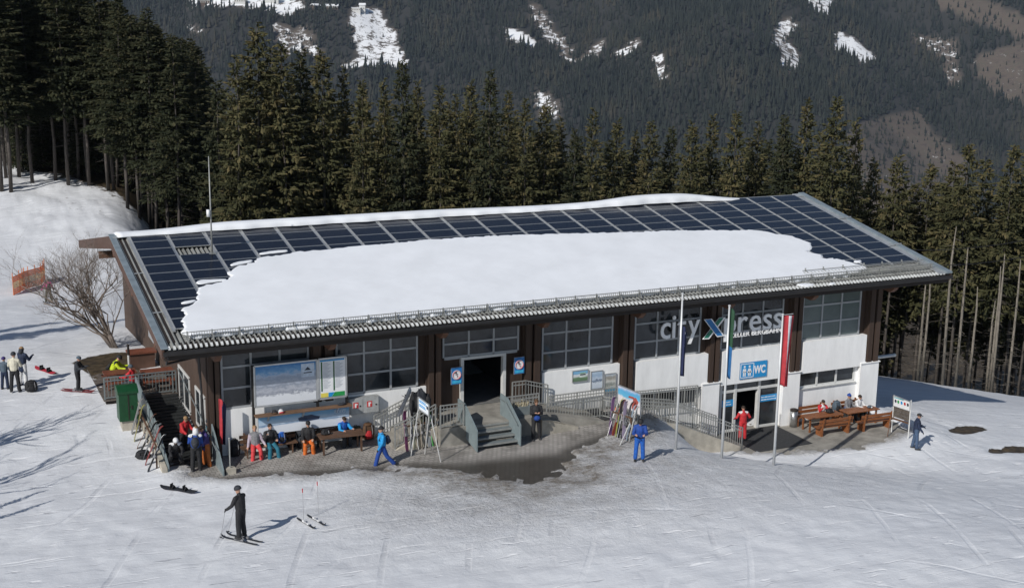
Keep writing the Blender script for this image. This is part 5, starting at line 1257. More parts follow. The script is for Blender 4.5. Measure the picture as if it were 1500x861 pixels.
for (p, q) in (((s0, zb + H_ * .08), (s1, zb + H_ * .08)), ((s1, zb + H_ * .08), (s1, zb + H_ * .92)), ((s1, zb + H_ * .92), (s0, zb + H_ * .92)), ((s0, zb + H_ * .92), (s0, zb + H_ * .08))): m.bar((p[0], y_, p[1]), (q[0], y_, q[1]), w_, .008, up=(0, 1, 0))
m.build('figure_frame', M_PWHITE, t)
for k, cx in enumerate((s0 + H_ * .27, s0 + H_ * .63)):
    m = MB(); m.ell((cx, y_, zb + H_ * .74), (H_ * .075, .005, H_ * .075), 10, 6)
    wv = ((.10, .62), (.13, .40)) if k == 0 else ((.08, .62), (.17, .36))
    m.prism([(cx - H_ * wv[1][0], y_, zb + H_ * wv[1][1]), (cx + H_ * wv[1][0], y_, zb + H_ * wv[1][1]), (cx + H_ * wv[0][0], y_, zb + H_ * wv[0][1]), (cx - H_ * wv[0][0], y_, zb + H_ * wv[0][1])], (0, .006, 0))
    for s in (-1, 1): m.bar((cx + s * H_ * .06, y_ + .003, zb + H_ * .16), (cx + s * H_ * .06, y_ + .003, zb + H_ * .44), H_ * .085, .006, up=(0, 1, 0))
    m.build('figure', M_PWHITE, t)
for lab, xa, xb, z_ in (('blue lettered strip on the left glass door of the toilet entrance', wx[0] + .08, wx[1] - .08, -8.15), ('blue lettered strip on the right glass door of the toilet entrance', wx[2] + .08, wx[3] - .08, -8.15)):
    t = board('door_sticker', lab, 'sticker', rect_on_wall(-10.035, xa, xb, z_ - .17, z_ + .17), M_PBLUE, None, th=.01, fw=.003, group='blue strips on the glass doors')
    m = MB()
    for q, zz in enumerate((.06, -.07)):
        xx = xa + .1
        while xx < xb - .15: w_ = .05 + .05 * ((int(xx * 37) + q) % 3); m.box(xx, xx + w_, -10.052, -10.047, z_ + zz - .025, z_ + zz + .025); xx += w_ + .03
    tag(m.build('text_line', M_PWHITE, t), kind='stuff')
# parallelogram poster under the verge on the gable
t = board('gable_poster', 'pale blue mountain poster under the sloping verge on the brown gable', 'poster', [onX(235, 517, 1.2), onX(234.5, 511, 1.2), onX(217, 469, 1.2), onX(218, 492, 1.2)][::-1], picture('gable_print', [(0, (.62, .68, .72)), (.4, (.70, .74, .78)), (.6, (.20, .45, .62)), (1, (.30, .60, .75))], 4, .4, 51), None, th=.02, fw=.02)
# advertising board on legs among the skis
def leg_board(label, quad, mtl, legs, legm, back):
    t = board('ski_rack_board', label, 'board', quad, mtl, M_ALU, th=.03, fw=.035)
    for p, q in legs: m = MB(); m.tube([p, q], .024, 6); m.build('leg', legm, t)
    return t
M_LEGW = mat('white_tube', (.62, .62, .60), rough=.4)
M_AD = picture('advert_print', [(0, (.72, .70, .70)), (.35, (.66, .62, .62)), (.5, (.70, .66, .68)), (.62, (.12, .42, .62)), (.8, (.10, .36, .60)), (1, (.55, .55, .66))], 3.2, .5, 61)
def dq(pts, dep): return [at_depth(u, v, d) for (u, v), d in zip(pts, dep)]
base_l = ground_at(911, 652); base_r = ground_at(924, 648)
DB = FPX and (base_l[1])
def vert_board(uv, y0, y1):          # board standing on a vertical plane running from depth plane y0 (left) to y1 (right)
    (ul, vlt, vlb), (ur, vrt, vrb) = uv
    return [onY(ul, vlb, y0), onY(ur, vrb, y1), onY(ur, vrt, y1), onY(ul, vlt, y0)]
q_ = vert_board(((905, 563, 590.5), (938.5, 576.5, 608)), -13.2, -14.6)
t = leg_board('white advertising board with blue sky and a red figure on white legs among the skis', q_, M_AD, [((Vector(q_[0]) * .25 + Vector(q_[1]) * .75), (base_l[0] - .1, base_l[1], base_l[2])), (Vector(q_[1]), (q_[1][0] + .05, q_[1][1] + .25, gz(q_[1][0], q_[1][1]))), (Vector(q_[0]), (q_[0][0] - .2, q_[0][1] + .4, gz(q_[0][0], q_[0][1])))], M_LEGW, None)
nq = (Vector(q_[1]) - Vector(q_[0])); zq = Vector(q_[3]) - Vector(q_[0]); nn = nq.cross(zq).normalized() * .016
m = MB(); P0 = Vector(q_[0])
def on_b(a, b_): return P0 + nq * a + zq * b_ + nn
m.prism([on_b(.62, .12), on_b(.74, .10), on_b(.92, .62), on_b(.80, .80), on_b(.70, .72)], nn * .3); m.prism([on_b(.48, .62), on_b(.72, .66), on_b(.72, .78), on_b(.50, .72)], nn * .3); m.build('red_figure', mat('print_redbrown', (.36, .08, .06), rough=.5), t)
gl = ground_at(627, 668)
q_ = vert_board(((613, 581, 598), (628.5, 592.5, 609)), -13.55, -14.1)
M_TRANS = flat_mat('ski_sign_print', lambda N, L, tc, sp: (lambda r: (L.new(sp.outputs[2], r.inputs[0]), r.outputs[0])[1])(ramp(N, [(0, (.70, .74, .78)), (1, (.72, .78, .82))])))
t = leg_board('small white and blue notice board on white legs above the skis left of the stairs', q_, M_TRANS, [(Vector(q_[1]), (gl[0] - .15, gl[1], gl[2])), (Vector(q_[0]), (q_[0][0] - .1, q_[0][1] + .6, PZ - .05)), (Vector(q_[1]) + Vector((.1, .1, 0)), (q_[1][0] + .55, q_[1][1] + .1, PZ - .08))], M_LEGW, None)
nq = (Vector(q_[1]) - Vector(q_[0])); zq = Vector(q_[3]) - Vector(q_[0]); nn = nq.cross(zq).normalized() * .016; P0 = Vector(q_[0])
for b_, l_ in ((.78, .6), (.66, .7), (.42, .55), (.30, .6)):
    m = MB(); m.prism([on_b(.1, b_), on_b(.1 + l_, b_), on_b(.1 + l_, b_ + .07), on_b(.1, b_ + .07)], nn * .3); m.build('text_line', M_PBLUE, t)
m = MB(); m.prism([on_b(.78, .5), on_b(.95, .45), on_b(.95, .72), on_b(.78, .75)], nn * .3); m.build('ski_symbol', M_PDARK, t)
# notice board on the right terrace
q_ = vert_board(((1309, 578.5, 594), (1333.5, 588, 602)), -13.2, -14.5)
t = board('notice_board', 'white notice board with round coloured symbols on wooden posts at the terrace end', 'board', q_, M_PWHITE, M_ALU, th=.03, fw=.03)
nq = (Vector(q_[1]) - Vector(q_[0])); zq = Vector(q_[3]) - Vector(q_[0]); nn = nq.cross(zq).normalized() * .016; P0 = Vector(q_[0])
for a, c_ in ((.14, M_PDARK), (.30, M_PGREEN), (.50, M_PBLUE), (.69, M_PRED), (.87, M_PDARK)):
    m = MB(); c0 = on_b(a, .52); e1 = nq.normalized(); e2 = zq.normalized()
    m.prism([c0 + e1 * .075 * math.cos(x) + e2 * .085 * math.sin(x) for x in np.linspace(0, 2 * math.pi, 14, False)], nn * .3); m.build('symbol', c_, t)
m = MB(); m.prism([on_b(.06, .80), on_b(.62, .80), on_b(.62, .88), on_b(.06, .88)], nn * .3); m.build('heading_strip', mat('print_teal', (.05, .35, .40), rough=.5), t)
lo = [Vector(q_[0]) - Vector((0, 0, .0)), Vector(q_[1])]
for k in range(3):
    m = MB(); zz = -.04 - k * .17; m.prism([lo[0] + Vector((0, 0, zz)), lo[1] + Vector((0, 0, zz)), lo[1] + Vector((0, 0, zz - .155)), lo[0] + Vector((0, 0, zz - .155))], Vector(nn) * -1.5); m.build('plank', mat('grey_brown_board', (.10, .085, .07), rough=.8, var=.2, scale=5), t)
for p in (q_[0], q_[1]):
    m = MB(); m.tube([(p[0], p[1], gz(p[0], p[1]) - .1), (p[0], p[1], p[2] + .55)], .03, 6); m.build('post', M_LEGW, t)
m = MB(); m.bar((q_[0][0] - .05, q_[0][1] + .02, q_[0][2] - .62), (q_[1][0], q_[1][1] + .02, q_[1][2] - .62), .05, .08); m.bar((q_[0][0] - .7, q_[0][1] - .5, TERR_Z), (q_[0][0] - .3, q_[0][1] - .2, q_[0][2] - .55), .04, .06); m.build('brace', M_OLDW, t)

# ------------------------------------------------------------------ flagpoles and flags
M_POLE = mat('flagpole_white', (.60, .61, .61), rough=.35, metal=.2, var=.04)
FL = {}
for nm, (u, v), vt in (('left', (990, 657.5), 431), ('middle', (1057, 671), 449), ('right', (1133.3, 681), 462)):
    p = ground_at(u, v); x, y, z = p; zt_ = onY(u + (657 - vt) * .04, vt, y)[2]
    t = thing('flagpole', {'left': 'slim white flagpole with the blue flag, the tallest and leftmost', 'middle': 'slim white flagpole with the green and blue flag', 'right': 'slim white flagpole with the red and white flag nearest the terrace'}[nm], 'flagpole', (x, y, z), 0, 'flagpoles in front of the toilet entrance')
    m = MB(); m.tube([(x, y, z - .2), (x, y, z + 2.6), (x, y, zt_)], [.060, .052, .036], 8); m.build('pole', M_POLE, t, True)
    m = MB(); m.ell((x, y, zt_ + .03), (.06, .06, .04), 8, 4); m.build('cap', M_POLE, t); FL[nm] = (x, y, z, zt_)
def flag(label, base, top, length, width, stripes, arm=True, fold=.5, seed=0, turn=0.0):
    """hanging banner of lengthwise stripes with soft folds"""
    x, y, z = base; nx, nz_ = 14, 22; vs = []; fs = []; mi = []; r = random.Random(seed); ph = r.uniform(0, 6)
    for j in range(nz_ + 1):
        s = j / nz_
        for i in range(nx + 1):
            a = i / nx; w = width * (1 - fold * (.25 + .75 * s) * .6)
            fy = (.05 + .10 * s) * math.sin(a * 7 + ph + s * 1.5) * min(1, a * 3); sg = .05 * s * math.sin(a * 5 + 1)
            vs.append((x + .05 + a * w * math.cos(turn) - fy * math.sin(turn), y + a * w * math.sin(turn) + fy, top - s * length - (a * .06 if arm else a * a * .35 * (1 - s)) + sg))
    for j in range(nz_):
        for i in range(nx):
            k = j * (nx + 1) + i; fs.append((k, k + nx + 1, k + nx + 2, k + 1)); mi.append(stripes[1](i / nx, j / nz_))
    mb = MB(); mb.v = vs; mb.f = fs; mb.m = mi
    o = mb.rooted('flag', stripes[0], (x + .05, y, top), True); md = o.modifiers.new('thickness', 'SOLIDIFY'); md.thickness = .01
    tag(o, label, 'flag')
    if arm: m = MB(); m.tube([(x, y, top + .02), (x + width * math.cos(turn) * .85, y + width * math.sin(turn) * .85, top + .03)], .014, 5); m.build('top_rod', M_POLE, o)
    return o
F_R = mat('flag_red', (.42, .035, .045), rough=.8); F_W = mat('flag_white', (.62, .63, .66), rough=.8); F_B = mat('flag_blue', (.015, .022, .07), rough=.8); F_LB = mat('flag_mid_blue', (.02, .12, .30), rough=.8); F_G = mat('flag_green', (.02, .07, .035), rough=.8)
x, y, z, zt_ = FL['right']; flag('long red and white striped flag hanging from the right flagpole', (x, y, z), zt_ - .02, 3.05, .62, ([F_R, F_W], lambda a, s: 1 if .36 < a < .68 else 0), fold=.55, seed=1)
x, y, z, zt_ = FL['middle']; flag('narrow folded flag, green above and blue below, on the middle flagpole', (x, y, z), zt_ - .05, 3.0, .30, ([F_G, F_LB], lambda a, s: 0 if s < .52 else 1), arm=False, fold=.9, seed=2)
x, y, z, zt_ = FL['left']; flag('narrow folded dark blue flag on the left flagpole', (x, y, z), zt_ - 1.35, 2.15, .32, ([F_B, F_W], lambda a, s: 1 if (.36 < a < .5 and int(s * 22) % 6 == 2) else 0), arm=False, fold=.9, seed=3)
t_ = onZ(317, 600, -6.6)
fx = 1.45
x, y, z = 1.5, -10.75, -5.0; flag('narrow red and blue banner hanging at the front corner left of the board', (x, y, z), -4.75, 1.9, .34, ([F_R, F_B], lambda a, s: 0 if a + .5 * math.sin(s * 6) * .4 < .5 else 1), arm=False, fold=.8, seed=4)

# ------------------------------------------------------------------ mast on the roof
p = on_roof(313.5, 405, .1); s_ = -p[1] / math.cos(ALPHA)
t = thing('antenna_mast', 'thin tall antenna mast standing on the solar roof', 'mast', (p[0], p[1], p[2]))
zt_ = onY(304.5, 229, p[1])[2]; zb_ = p[2]
zk = onY(310, 345, p[1])[2]
p2 = on_roof(310.8, 372, .1); x, y = p2[0], p2[1]; t.location = (x, y, p2[2])
zt_ = onY(304.5, 229, y)[2]; zk = onY(308, 314, y)[2]
m = MB(); m.tube([(x, y, p2[2] - .2), (x, y, zk), (x, y, zt_)], [.045, .034, .02], 7); m.build('pole', M_GALV, t, True)
m = MB(); m.tube([(x - .12, y - .05, zk - .1), (x - .12, y - .05, zk + .22)], .075, 10); m.bar((x - .12, y - .03, zk + .05), (x, y, zk + .05), .03, .03); m.build('sensor', M_PWHITE, t, True)
m = MB(); m.box(x - .15, x + .15, y - .15, y + .15, p2[2] - .02, p2[2] + .05); m.build('foot_plate', M_GALV, t)
# lamp arm right of the building, cables over the right wood
t = thing('wall_lamp_arm', 'short horizontal grey arm on the right gable wall', 'lamp', (35.4, -9.0, -6.7))
a = onY(1287, 523, -8.6); b_ = onY(1309, 520, -8.6)
m = MB(); m.tube([(35.32, -8.6, a[2]), (b_[0], -8.6, b_[2])], .09, 8); m.build('arm', M_ALU, t); m = MB(); m.ell((b_[0] + .03, -8.6, b_[2]), (.14, .1, .1), 8, 5); m.build('lamp_head', M_FRAMEW, t)
for k, (a, b_, lab) in enumerate((((1330, 366), (1520, 348), 'upper thin cable running from behind the roof to the right'), ((1345, 388), (1520, 372), 'lower thin cable running from behind the roof to the right'))):
    A_ = at_depth(*a, 82); B_ = at_depth(*b_, 74); m = MB()
    pts = [A_ + (B_ - A_) * (q / 8) - np.array([0, 0, .25]) * 4 * (q / 8) * (1 - q / 8) for q in range(9)]
    m.tube(pts, .022, 4); tag(m.rooted('cable', M_GUTT, pts[0]), lab, 'cable', 'cables over the right wood')

# ------------------------------------------------------------------ orange safety net on the piste
c0 = ground_at(20, 433); c1 = ground_at(69, 411)
t = thing('safety_net', 'orange safety net on thin posts along the left piste', 'fence', c0)
M_NET = mat('orange_net', (.92, .36, .15), rough=.8); M_NETP = mat('pale_net_band', (.88, .76, .48), rough=.8)
for m_ in (M_NET, M_NETP):                       # thin plastic mesh lets the sun through
    N, L, b = nodes_of(m_); tl = N.new('ShaderNodeBsdfTranslucent'); ms = N.new('ShaderNodeMixShader'); ms.inputs[0].default_value = .55
    L.new(b.inputs['Base Color'].links[0].from_socket, tl.inputs[0]); L.new(b.outputs[0], ms.inputs[1]); L.new(tl.outputs[0], ms.inputs[2]); L.new(ms.outputs[0], N['Material Output'].inputs[0])
A_ = Vector(c0); B_ = Vector(c1); n_ = 8; hN = 1.35
pts = []
for k in range(n_ + 1):
    q = A_.lerp(B_, k / n_); q.z = gz(q.x, q.y); q = q + Vector((.15 * math.sin(k * 1.3), .25 * math.sin(k * .9), 0)); pts.append(q)
for q in pts: m = MB(); m.tube([q, q + Vector((0, 0, hN + .25))], .03, 5); m.build('post', M_NET, t)
for k in range(n_):
    for j in range(9):
        m = MB(); h = .1 + j * .145; m.bar(pts[k] + Vector((0, 0, h)), pts[k + 1] + Vector((0, 0, h)), .02, .11); m.build('net_band', M_NETP if j in (3, 4, 5) else M_NET, t)
    m = MB()
    for q in range(1, 6): a = pts[k].lerp(pts[k + 1], q / 6); m.bar(a + Vector((0, 0, .1)), a + Vector((0, 0, 1.28)), .05, .02)
    tag(m.build('net_uprights', M_NET, t), kind='stuff')
# ------------------------------------------------------------------ people
def col(name, c, rough=.75): return mat(name, c, rough=rough, var=.16, scale=7, bump=.7, bscale=14)
C_SKIN = mat('skin', (.46, .26, .18), rough=.55, var=.05)
C = {k: col('cloth_' + k, v) for k, v in dict(black=(.014, .014, .016), dark=(.024, .027, .034), navy=(.012, .022, .055), jeans=(.05, .085, .15), blue=(.012, .10, .42), cyan=(.015, .28, .62), royal=(.012, .055, .27), red=(.48, .022, .028),
       coral=(.62, .055, .06), teal=(.015, .13, .19), orange=(.62, .14, .02), burnt=(.36, .10, .02), white=(.66, .66, .66), cream=(.58, .55, .44), purple=(.045, .03, .15), grey=(.20, .20, .21), lilac=(.42, .36, .42), pink=(.62, .05, .25), yellow=(.50, .62, .02), olive=(.05, .055, .03), slate=(.07, .10, .13), brown=(.09, .045, .02), hair=(.03, .018, .010), fair=(.28, .17, .08), boot=(.03, .03, .032)).items()}
VOX = .015
def rcone(mb, p, q, r0, r1, n=10, sx=1.0, axis_x=None):
    """tapered limb with round ends; sx widens it along the body's left-right axis"""
    p, q = Vector(p), Vector(q); d = (q - p); L_ = d.length
    d = d.normalized() if L_ > 1e-6 else Vector((0, 0, 1))
    ax = Vector(axis_x) if axis_x is not None else Vector((1, 0, 0)); ax = ax - d * ax.dot(d)
    if ax.length < .2: ax = Vector((0, 1, 0)) - d * d.y
    ax.normalize(); ay = d.cross(ax)
    rings = [(-.94, .34, 0), (-.6, .8, 0), (0, 1, 0), (0, 1, 1), (.6, .8, 1), (.94, .34, 1)]
    vs = []
    for off, sc, e in rings:
        r = r1 if e else r0; c = (q if e else p) + d * off * r
        for j in range(n): a = 2 * math.pi * j / n; vs.append(c + (ax * math.cos(a) * sx + ay * math.sin(a)) * r * sc)
    k = len(rings); fs = [(i * n + j, i * n + (j + 1) % n, (i + 1) * n + (j + 1) % n, (i + 1) * n + j) for i in range(k - 1) for j in range(n)]
    fs += [tuple(reversed(range(n))), tuple((k - 1) * n + j for j in range(n))]
    mb.add(vs, fs)
PEOPLE = []
def person(label, loc, heading, jacket, pants, H=1.76, hair='hair', head=None, lean=0.05, hipz=None, arms=None, legs=None, twist=0, look=(0, 0), boots='boot', glove='black', sleeve=None, group=None, shoulder=None, goggles=False, hood=None, face=True, skirt=.0, trim=None, smooth=4):
    """arms, legs: for right and left (pitch forward, outward, bend) in degrees; look: (turn, nod). The body is one continuous skin.
    loc is the ground or seat point below the pelvis; heading is where the person faces, as an angle from +X"""
    s = H / 1.78; D = math.radians
    arms = arms or ((8, 9, 18), (8, 9, 18)); legs = legs or ((3, 4, 4), (-3, 4, 4))
    parts = []                                   # (p, q, r0, r1, sx, material)
    def limb(p, q, r0, r1, m, sx=1.0, ax=None): parts.append((Vector(p), Vector(q), r0, r1, m, sx, ax))
    J, Pn, Bt, Gl, Sl = C[jacket], C[pants], C[boots], (C_SKIN if glove == 'skin' else C[glove]), C[sleeve or jacket]
    pel = Vector((0, 0, 0)); sp = Vector((0, math.sin(lean), math.cos(lean)))
    chest = pel + sp * .36; neck = pel + sp * .53
    tw = Matrix.Rotation(D(twist), 3, 'Z')
    X = tw @ Vector((1, 0, 0))
    limb(pel + Vector((0, 0, -.02)), pel + sp * .14, .150, .142, Pn if skirt <= 0 else J, 1.18)
    limb(pel + sp * .06, chest, .160, .172, J, 1.20, X); limb(chest, neck - sp * .09, .170, .118, J, 1.28, X)
    if skirt > 0: limb(pel + Vector((0, 0, -skirt)), pel + sp * .1, .165, .155, J, 1.15)
    limb(neck - sp * .07, neck + sp * .03, .105, .072, J)
    ht, hn = D(look[0]), D(look[1])
    hd = Vector((0, math.sin(lean * .6 + hn), math.cos(lean * .6 + hn)))
    Rh = Matrix.Rotation(ht, 3, 'Z'); fw = Rh @ Vector((0, math.cos(lean * .4 + hn), -math.sin(lean * .4 + hn)))
    hc = neck + hd * .17; limb(neck, neck + hd * .09, .056, .055, C_SKIN)
    rx = Rh @ Vector((1, 0, 0))
    limb(hc - hd * .035 + fw * .008, hc + hd * .035 - fw * .008, .086, .098, C_SKIN, .88, rx)
    limb(hc - hd * .075 + fw * .035, hc - hd * .085 + fw * .04, .052, .05, C_SKIN, 1, rx)            # chin
    limb(hc + fw * .088 + hd * .005, hc + fw * .108 - hd * .022, .012, .017, C_SKIN)                       # nose
    limb(hc + fw * .083 - hd * .056 - rx * .018, hc + fw * .083 - hd * .056 + rx * .018, .010, .010, C_SKIN)
    for sd in (-1, 1): limb(hc + rx * sd * .088 + hd * .015, hc + rx * sd * .090 - hd * .02, .014, .012, C_SKIN)
    if hood: limb(hc + hd * .02 - fw * .03, hc - hd * .12 - fw * .05, .108, .12, C[hood])
    hands = []
    for i, sd in enumerate((1, -1)):
        pa, oa, be = arms[i][:3]; inw = arms[i][3] if len(arms[i]) > 3 else 0
        sh = neck - sp * .075 + X * sd * .195
        def dr(p_, o_): return tw @ Vector((sd * math.sin(D(o_)), math.sin(D(p_)) * math.cos(D(o_)), -math.cos(D(p_)) * math.cos(D(o_))))
        u = dr(pa, oa); el = sh + u * .29; f = dr(pa + be, oa - inw); wr = el + f * .25
        limb(neck - sp * .06 + X * sd * .09, sh, .085, .082, C[shoulder] if shoulder else J); limb(sh, el, .082, .066, Sl); limb(el, wr, .066, .052, Sl)
        # hand: palm, four unequal bent fingers and a thumb from the palm's side
        sidev = f.cross(X).normalized(); lat = f.cross(sidev).normalized()
        pm_ = wr + f * .075; limb(wr + f * .02, pm_, .030, .034, Gl, 1.25, lat)
        for q in range(4):
            b0 = pm_ + lat * (-.030 + .020 * q) + f * .012; l = (.062, .074, .070, .054)[q]
            m1 = b0 + (f * .9 + sidev * .35).normalized() * l * .55; e1 = m1 + (f * .45 + sidev * .9).normalized() * l * .5
            limb(b0, m1, .0115, .011, Gl); limb(m1, e1, .011, .0095, Gl)
        t0 = wr + f * .04 + lat * -.036; limb(t0, t0 + (f * .7 - lat * .6 + sidev * .3).normalized() * .045, .014, .013, Gl); limb(t0 + (f * .7 - lat * .6 + sidev * .3).normalized() * .045, t0 + (f * .9 - lat * .5 + sidev * .6).normalized() * .075, .013, .011, Gl)
        hands.append((pm_ + f * .03, sidev))
    feet = []
    for i, sd in enumerate((1, -1)):
        pa, oa, be = legs[i]
        hip = pel + Vector((sd * .095, 0, -.03))
        def dl(p_, o_): return Vector((sd * math.sin(D(o_)), math.sin(D(p_)) * math.cos(D(o_)), -math.cos(D(p_)) * math.cos(D(o_))))
        u = dl(pa, oa); kn = hip + u * .43; f = dl(pa - be, oa * .6); an = kn + f * .41
        limb(hip, kn, .116, .088, Pn); limb(kn, an, .090, .086, Pn)
        toe = Vector((sd * .10, math.cos(D(min(0, pa - be) * .4)), math.sin(D(min(0, pa - be) * .6)))).normalized()
        limb(an - Vector((0, 0, .0)), an + f * .06, .070, .062, Bt)
        limb(an + f * .085 - toe * .05, an + f * .09 + toe * .15, .055, .048, Bt, 1.05)
        feet.append((an + f * .09, toe))
    low = min(min(p[0].z - p[2], p[1].z - p[3]) for p in parts)
    z0 = -low if hipz is None else hipz / s
    mb = MB()
    for p, q, r0, r1, m, sx, ax in parts: rcone(mb, p, q, r0, r1, 10, sx, ax)
    me0 = mb.mesh('person', C_SKIN); tmp = bpy.data.objects.new('tmp', me0); COL.objects.link(tmp)
    rm = tmp.modifiers.new('r', 'REMESH'); rm.mode = 'VOXEL'; rm.voxel_size = VOX; rm.use_smooth_shade = True
    sm = tmp.modifiers.new('s', 'SMOOTH'); sm.factor = .5; sm.iterations = smooth
    sm.iterations = 2
    dg = bpy.context.evaluated_depsgraph_get(); me = bpy.data.meshes.new_from_object(tmp.evaluated_get(dg)); bpy.data.objects.remove(tmp); bpy.data.meshes.remove(me0)
    me.name = 'person'
    n = len(me.vertices); co = np.empty(n * 3, np.float32); me.vertices.foreach_get('co', co); co = co.reshape(-1, 3)
    nf = len(me.polygons); cen = np.empty(nf * 3, np.float32); me.polygons.foreach_get('center', cen); cen = cen.reshape(-1, 3)
    best = np.full(nf, 1e9); bi = np.zeros(nf, int); ml = []
    for p, q, r0, r1, m, sx, ax in parts:
        if m not in ml: ml.append(m)
        P, Q = np.array(p), np.array(q); e = Q - P; t_ = np.clip(((cen - P) @ e) / (e @ e + 1e-9), 0, 1)
        dd = np.linalg.norm(cen - P - t_[:, None] * e, axis=1) - (r0 + (r1 - r0) * t_) * (1 if sx < 1.1 else 1.05)
        w = dd < best; best[w] = dd[w]; bi[w] = ml.index(m)
    me.materials.clear()
    for m in ml: me.materials.append(m)
    me.polygons.foreach_set('material_index', bi.astype(np.int32)); me.polygons.foreach_set('use_smooth', np.ones(nf, bool))
    me.transform(Matrix.Diagonal((s, s, s, 1)) @ Matrix.Translation((0, 0, z0))); me.update()
    o = obj_from('person', me); o.location = loc; o.rotation_euler = (0, 0, heading - math.pi / 2); tag(o, label, 'person', group)
    # head wear and face as children
    up = Vector((0, 0, z0)); Rm = Matrix((rx, fw, hd)).transposed()
    def child(nm, mb_, m): 
        c = obj_from(nm, mb_.mesh(nm, m, None, True), o); c.data.transform(Matrix.Diagonal((s, s, s, 1)) @ Matrix.Translation(up)); return c
    if head:
        kind, hc_ = head
        mb2 = MB()
        if kind == 'helmet': mb2.ell(hc + hd * .045 - fw * .012, (.115, .135, .118), 14, 8, 0, Rm, -.25, 1); nm = 'helmet'
        elif kind == 'hat': mb2.ell(hc + hd * .045 - fw * .012, (.103, .119, .112), 14, 8, 0, Rm, -.12, 1); mb2.ell(hc + hd * .165 - fw * .01, (.03, .03, .03), 8, 5); nm = 'hat'
        elif kind == 'cap': mb2.ell(hc + hd * .05 - fw * .008, (.100, .118, .092), 14, 6, 0, Rm, -.05, 1); mb2.prism([hc + hd * .048 + fw * .09 - rx * .07, hc + hd * .048 + fw * .09 + rx * .07, hc + hd * .036 + fw * .175 + rx * .05, hc + hd * .036 + fw * .175 - rx * .05], hd * .012); nm = 'cap'
        child(nm, mb2, C[hc_])
    if not head or head[0] == 'cap':
        mb2 = MB(); mb2.ell(hc + hd * .035 - fw * .022, (.098, .108, .100), 14, 8, 0, Rm, -.35, .9 if head else 1); child('hair', mb2, C[hair])
    if goggles:
        mb2 = MB(); mb2.ell(hc + fw * .075 + hd * .018, (.078, .035, .034), 10, 6, 0, Rm); child('goggles', mb2, mat('goggle_lens', (.03, .02, .03), rough=.1))
    elif face:
        mb2 = MB()
        for sd in (-1, 1): mb2.ell(hc + fw * .090 + hd * .012 + rx * sd * .034, (.013, .008, .009), 6, 4, 0, Rm)
        child('eyes', mb2, mat('eye_dark', (.02, .012, .01), rough=.2))
    if trim:                                                        # a coloured band on the jacket
        mb2 = MB(); mb2.ell(pel + sp * trim[1], (.205, .175, .05), 16, 4, 0, None, -.8, .8); child('jacket_band', mb2, C[trim[0]])
    Wm = Matrix.Translation(Vector(loc)) @ Matrix.Rotation(heading - math.pi / 2, 4, 'Z')
    W = lambda p: Wm @ ((p + up) * s)
    return dict(o=o, hands=[W(h[0]) for h in hands], feet=[W(f[0]) for f in feet], W=W, sp=sp, neck=neck, fwd=Wm.to_3x3() @ Vector((0, 1, 0)), right=Wm.to_3x3() @ Vector((1, 0, 0)), s=s)
def heading_to(u, v, du, dv, z):          # heading along a picture direction on level ground
    a = onZ(u, v, z); b_ = onZ(u + du, v + dv, z); return math.atan2(b_[1] - a[1], b_[0] - a[0])
TOCAM = math.atan2(CAM[1] + 10, CAM[0] - 10)      # facing the camera, roughly
LEFTW = math.radians(155)                          # facing picture-left
RIGHTW = math.radians(-25)

def backpack(label, P, c, straps=True, size=1.0, group=None):
    """worn on the back of person P"""
    base = P['W'](P['sp'] * .10); top = P['W'](P['sp'] * .46); f = -P['fwd']; r = P['right']
    u = (top - base).normalized(); c0 = (base + top) / 2 + f * (.25 * P['s']) - u * .02
    t = thing('backpack', label, 'backpack', c0, 0, group)
    Rm = Matrix((r, f, u)).transposed(); m = MB(); m.ell(c0, (.155 * size, .11 * size, .225 * size), 12, 9, 0, Rm); m.build('bag', C[c], t, True)
    m = MB(); m.ell(c0 + f * .07 - u * .06, (.11 * size, .07 * size, .11 * size), 10, 6, 0, Rm); m.build('pocket', C[c], t, True)
    for s in (-1, 1): m = MB(); m.tube([c0 + r * s * .10 + u * .18 - f * .05, P['W'](P['neck']) + r * s * .10 - f * .02 + u * .03, P['W'](P['sp'] * .3) + r * s * .13 - f * .16, c0 + r * s * .12 - u * .15 - f * .05], .018, 5); m.build('strap', C['black'], t, True)
    return t
def lump(m, c, r, e=.6, nu=14, nv=9, seed=0, amt=.10, flat=True):
    """soft packed shape: a rounded box with dents and folds"""
    rq = random.Random(seed); ph = [rq.uniform(0, 6) for _ in range(6)]
    sg = lambda x, p_: math.copysign(abs(x) ** p_, x); vs = []
    for i in range(nv + 1):
        t_ = -math.pi / 2 + math.pi * i / nv
        for j in range(nu):
            a = 2 * math.pi * j / nu
            k = 1 + amt * (math.sin(3 * a + ph[0]) * .5 + math.sin(5 * a + 4 * t_ + ph[1]) * .35 + math.sin(7 * t_ + 2 * a + ph[2]) * .4)
            x, y, z = sg(math.cos(t_), e) * sg(math.cos(a), e), sg(math.cos(t_), e) * sg(math.sin(a), e), sg(math.sin(t_), e)
            tap = 1 - .18 * max(0, z)
            vs.append((c[0] + r[0] * x * k * tap, c[1] + r[1] * y * k * tap, c[2] + r[2] * z * (k if z > 0 else 1)))
    fs = [(i * nu + j, i * nu + (j + 1) % nu, (i + 1) * nu + (j + 1) % nu, (i + 1) * nu + j) for i in range(nv) for j in range(nu)]
    fs += [tuple(reversed(range(nu))), tuple(nv * nu + j for j in range(nu))]
    m.add(vs, fs); return m
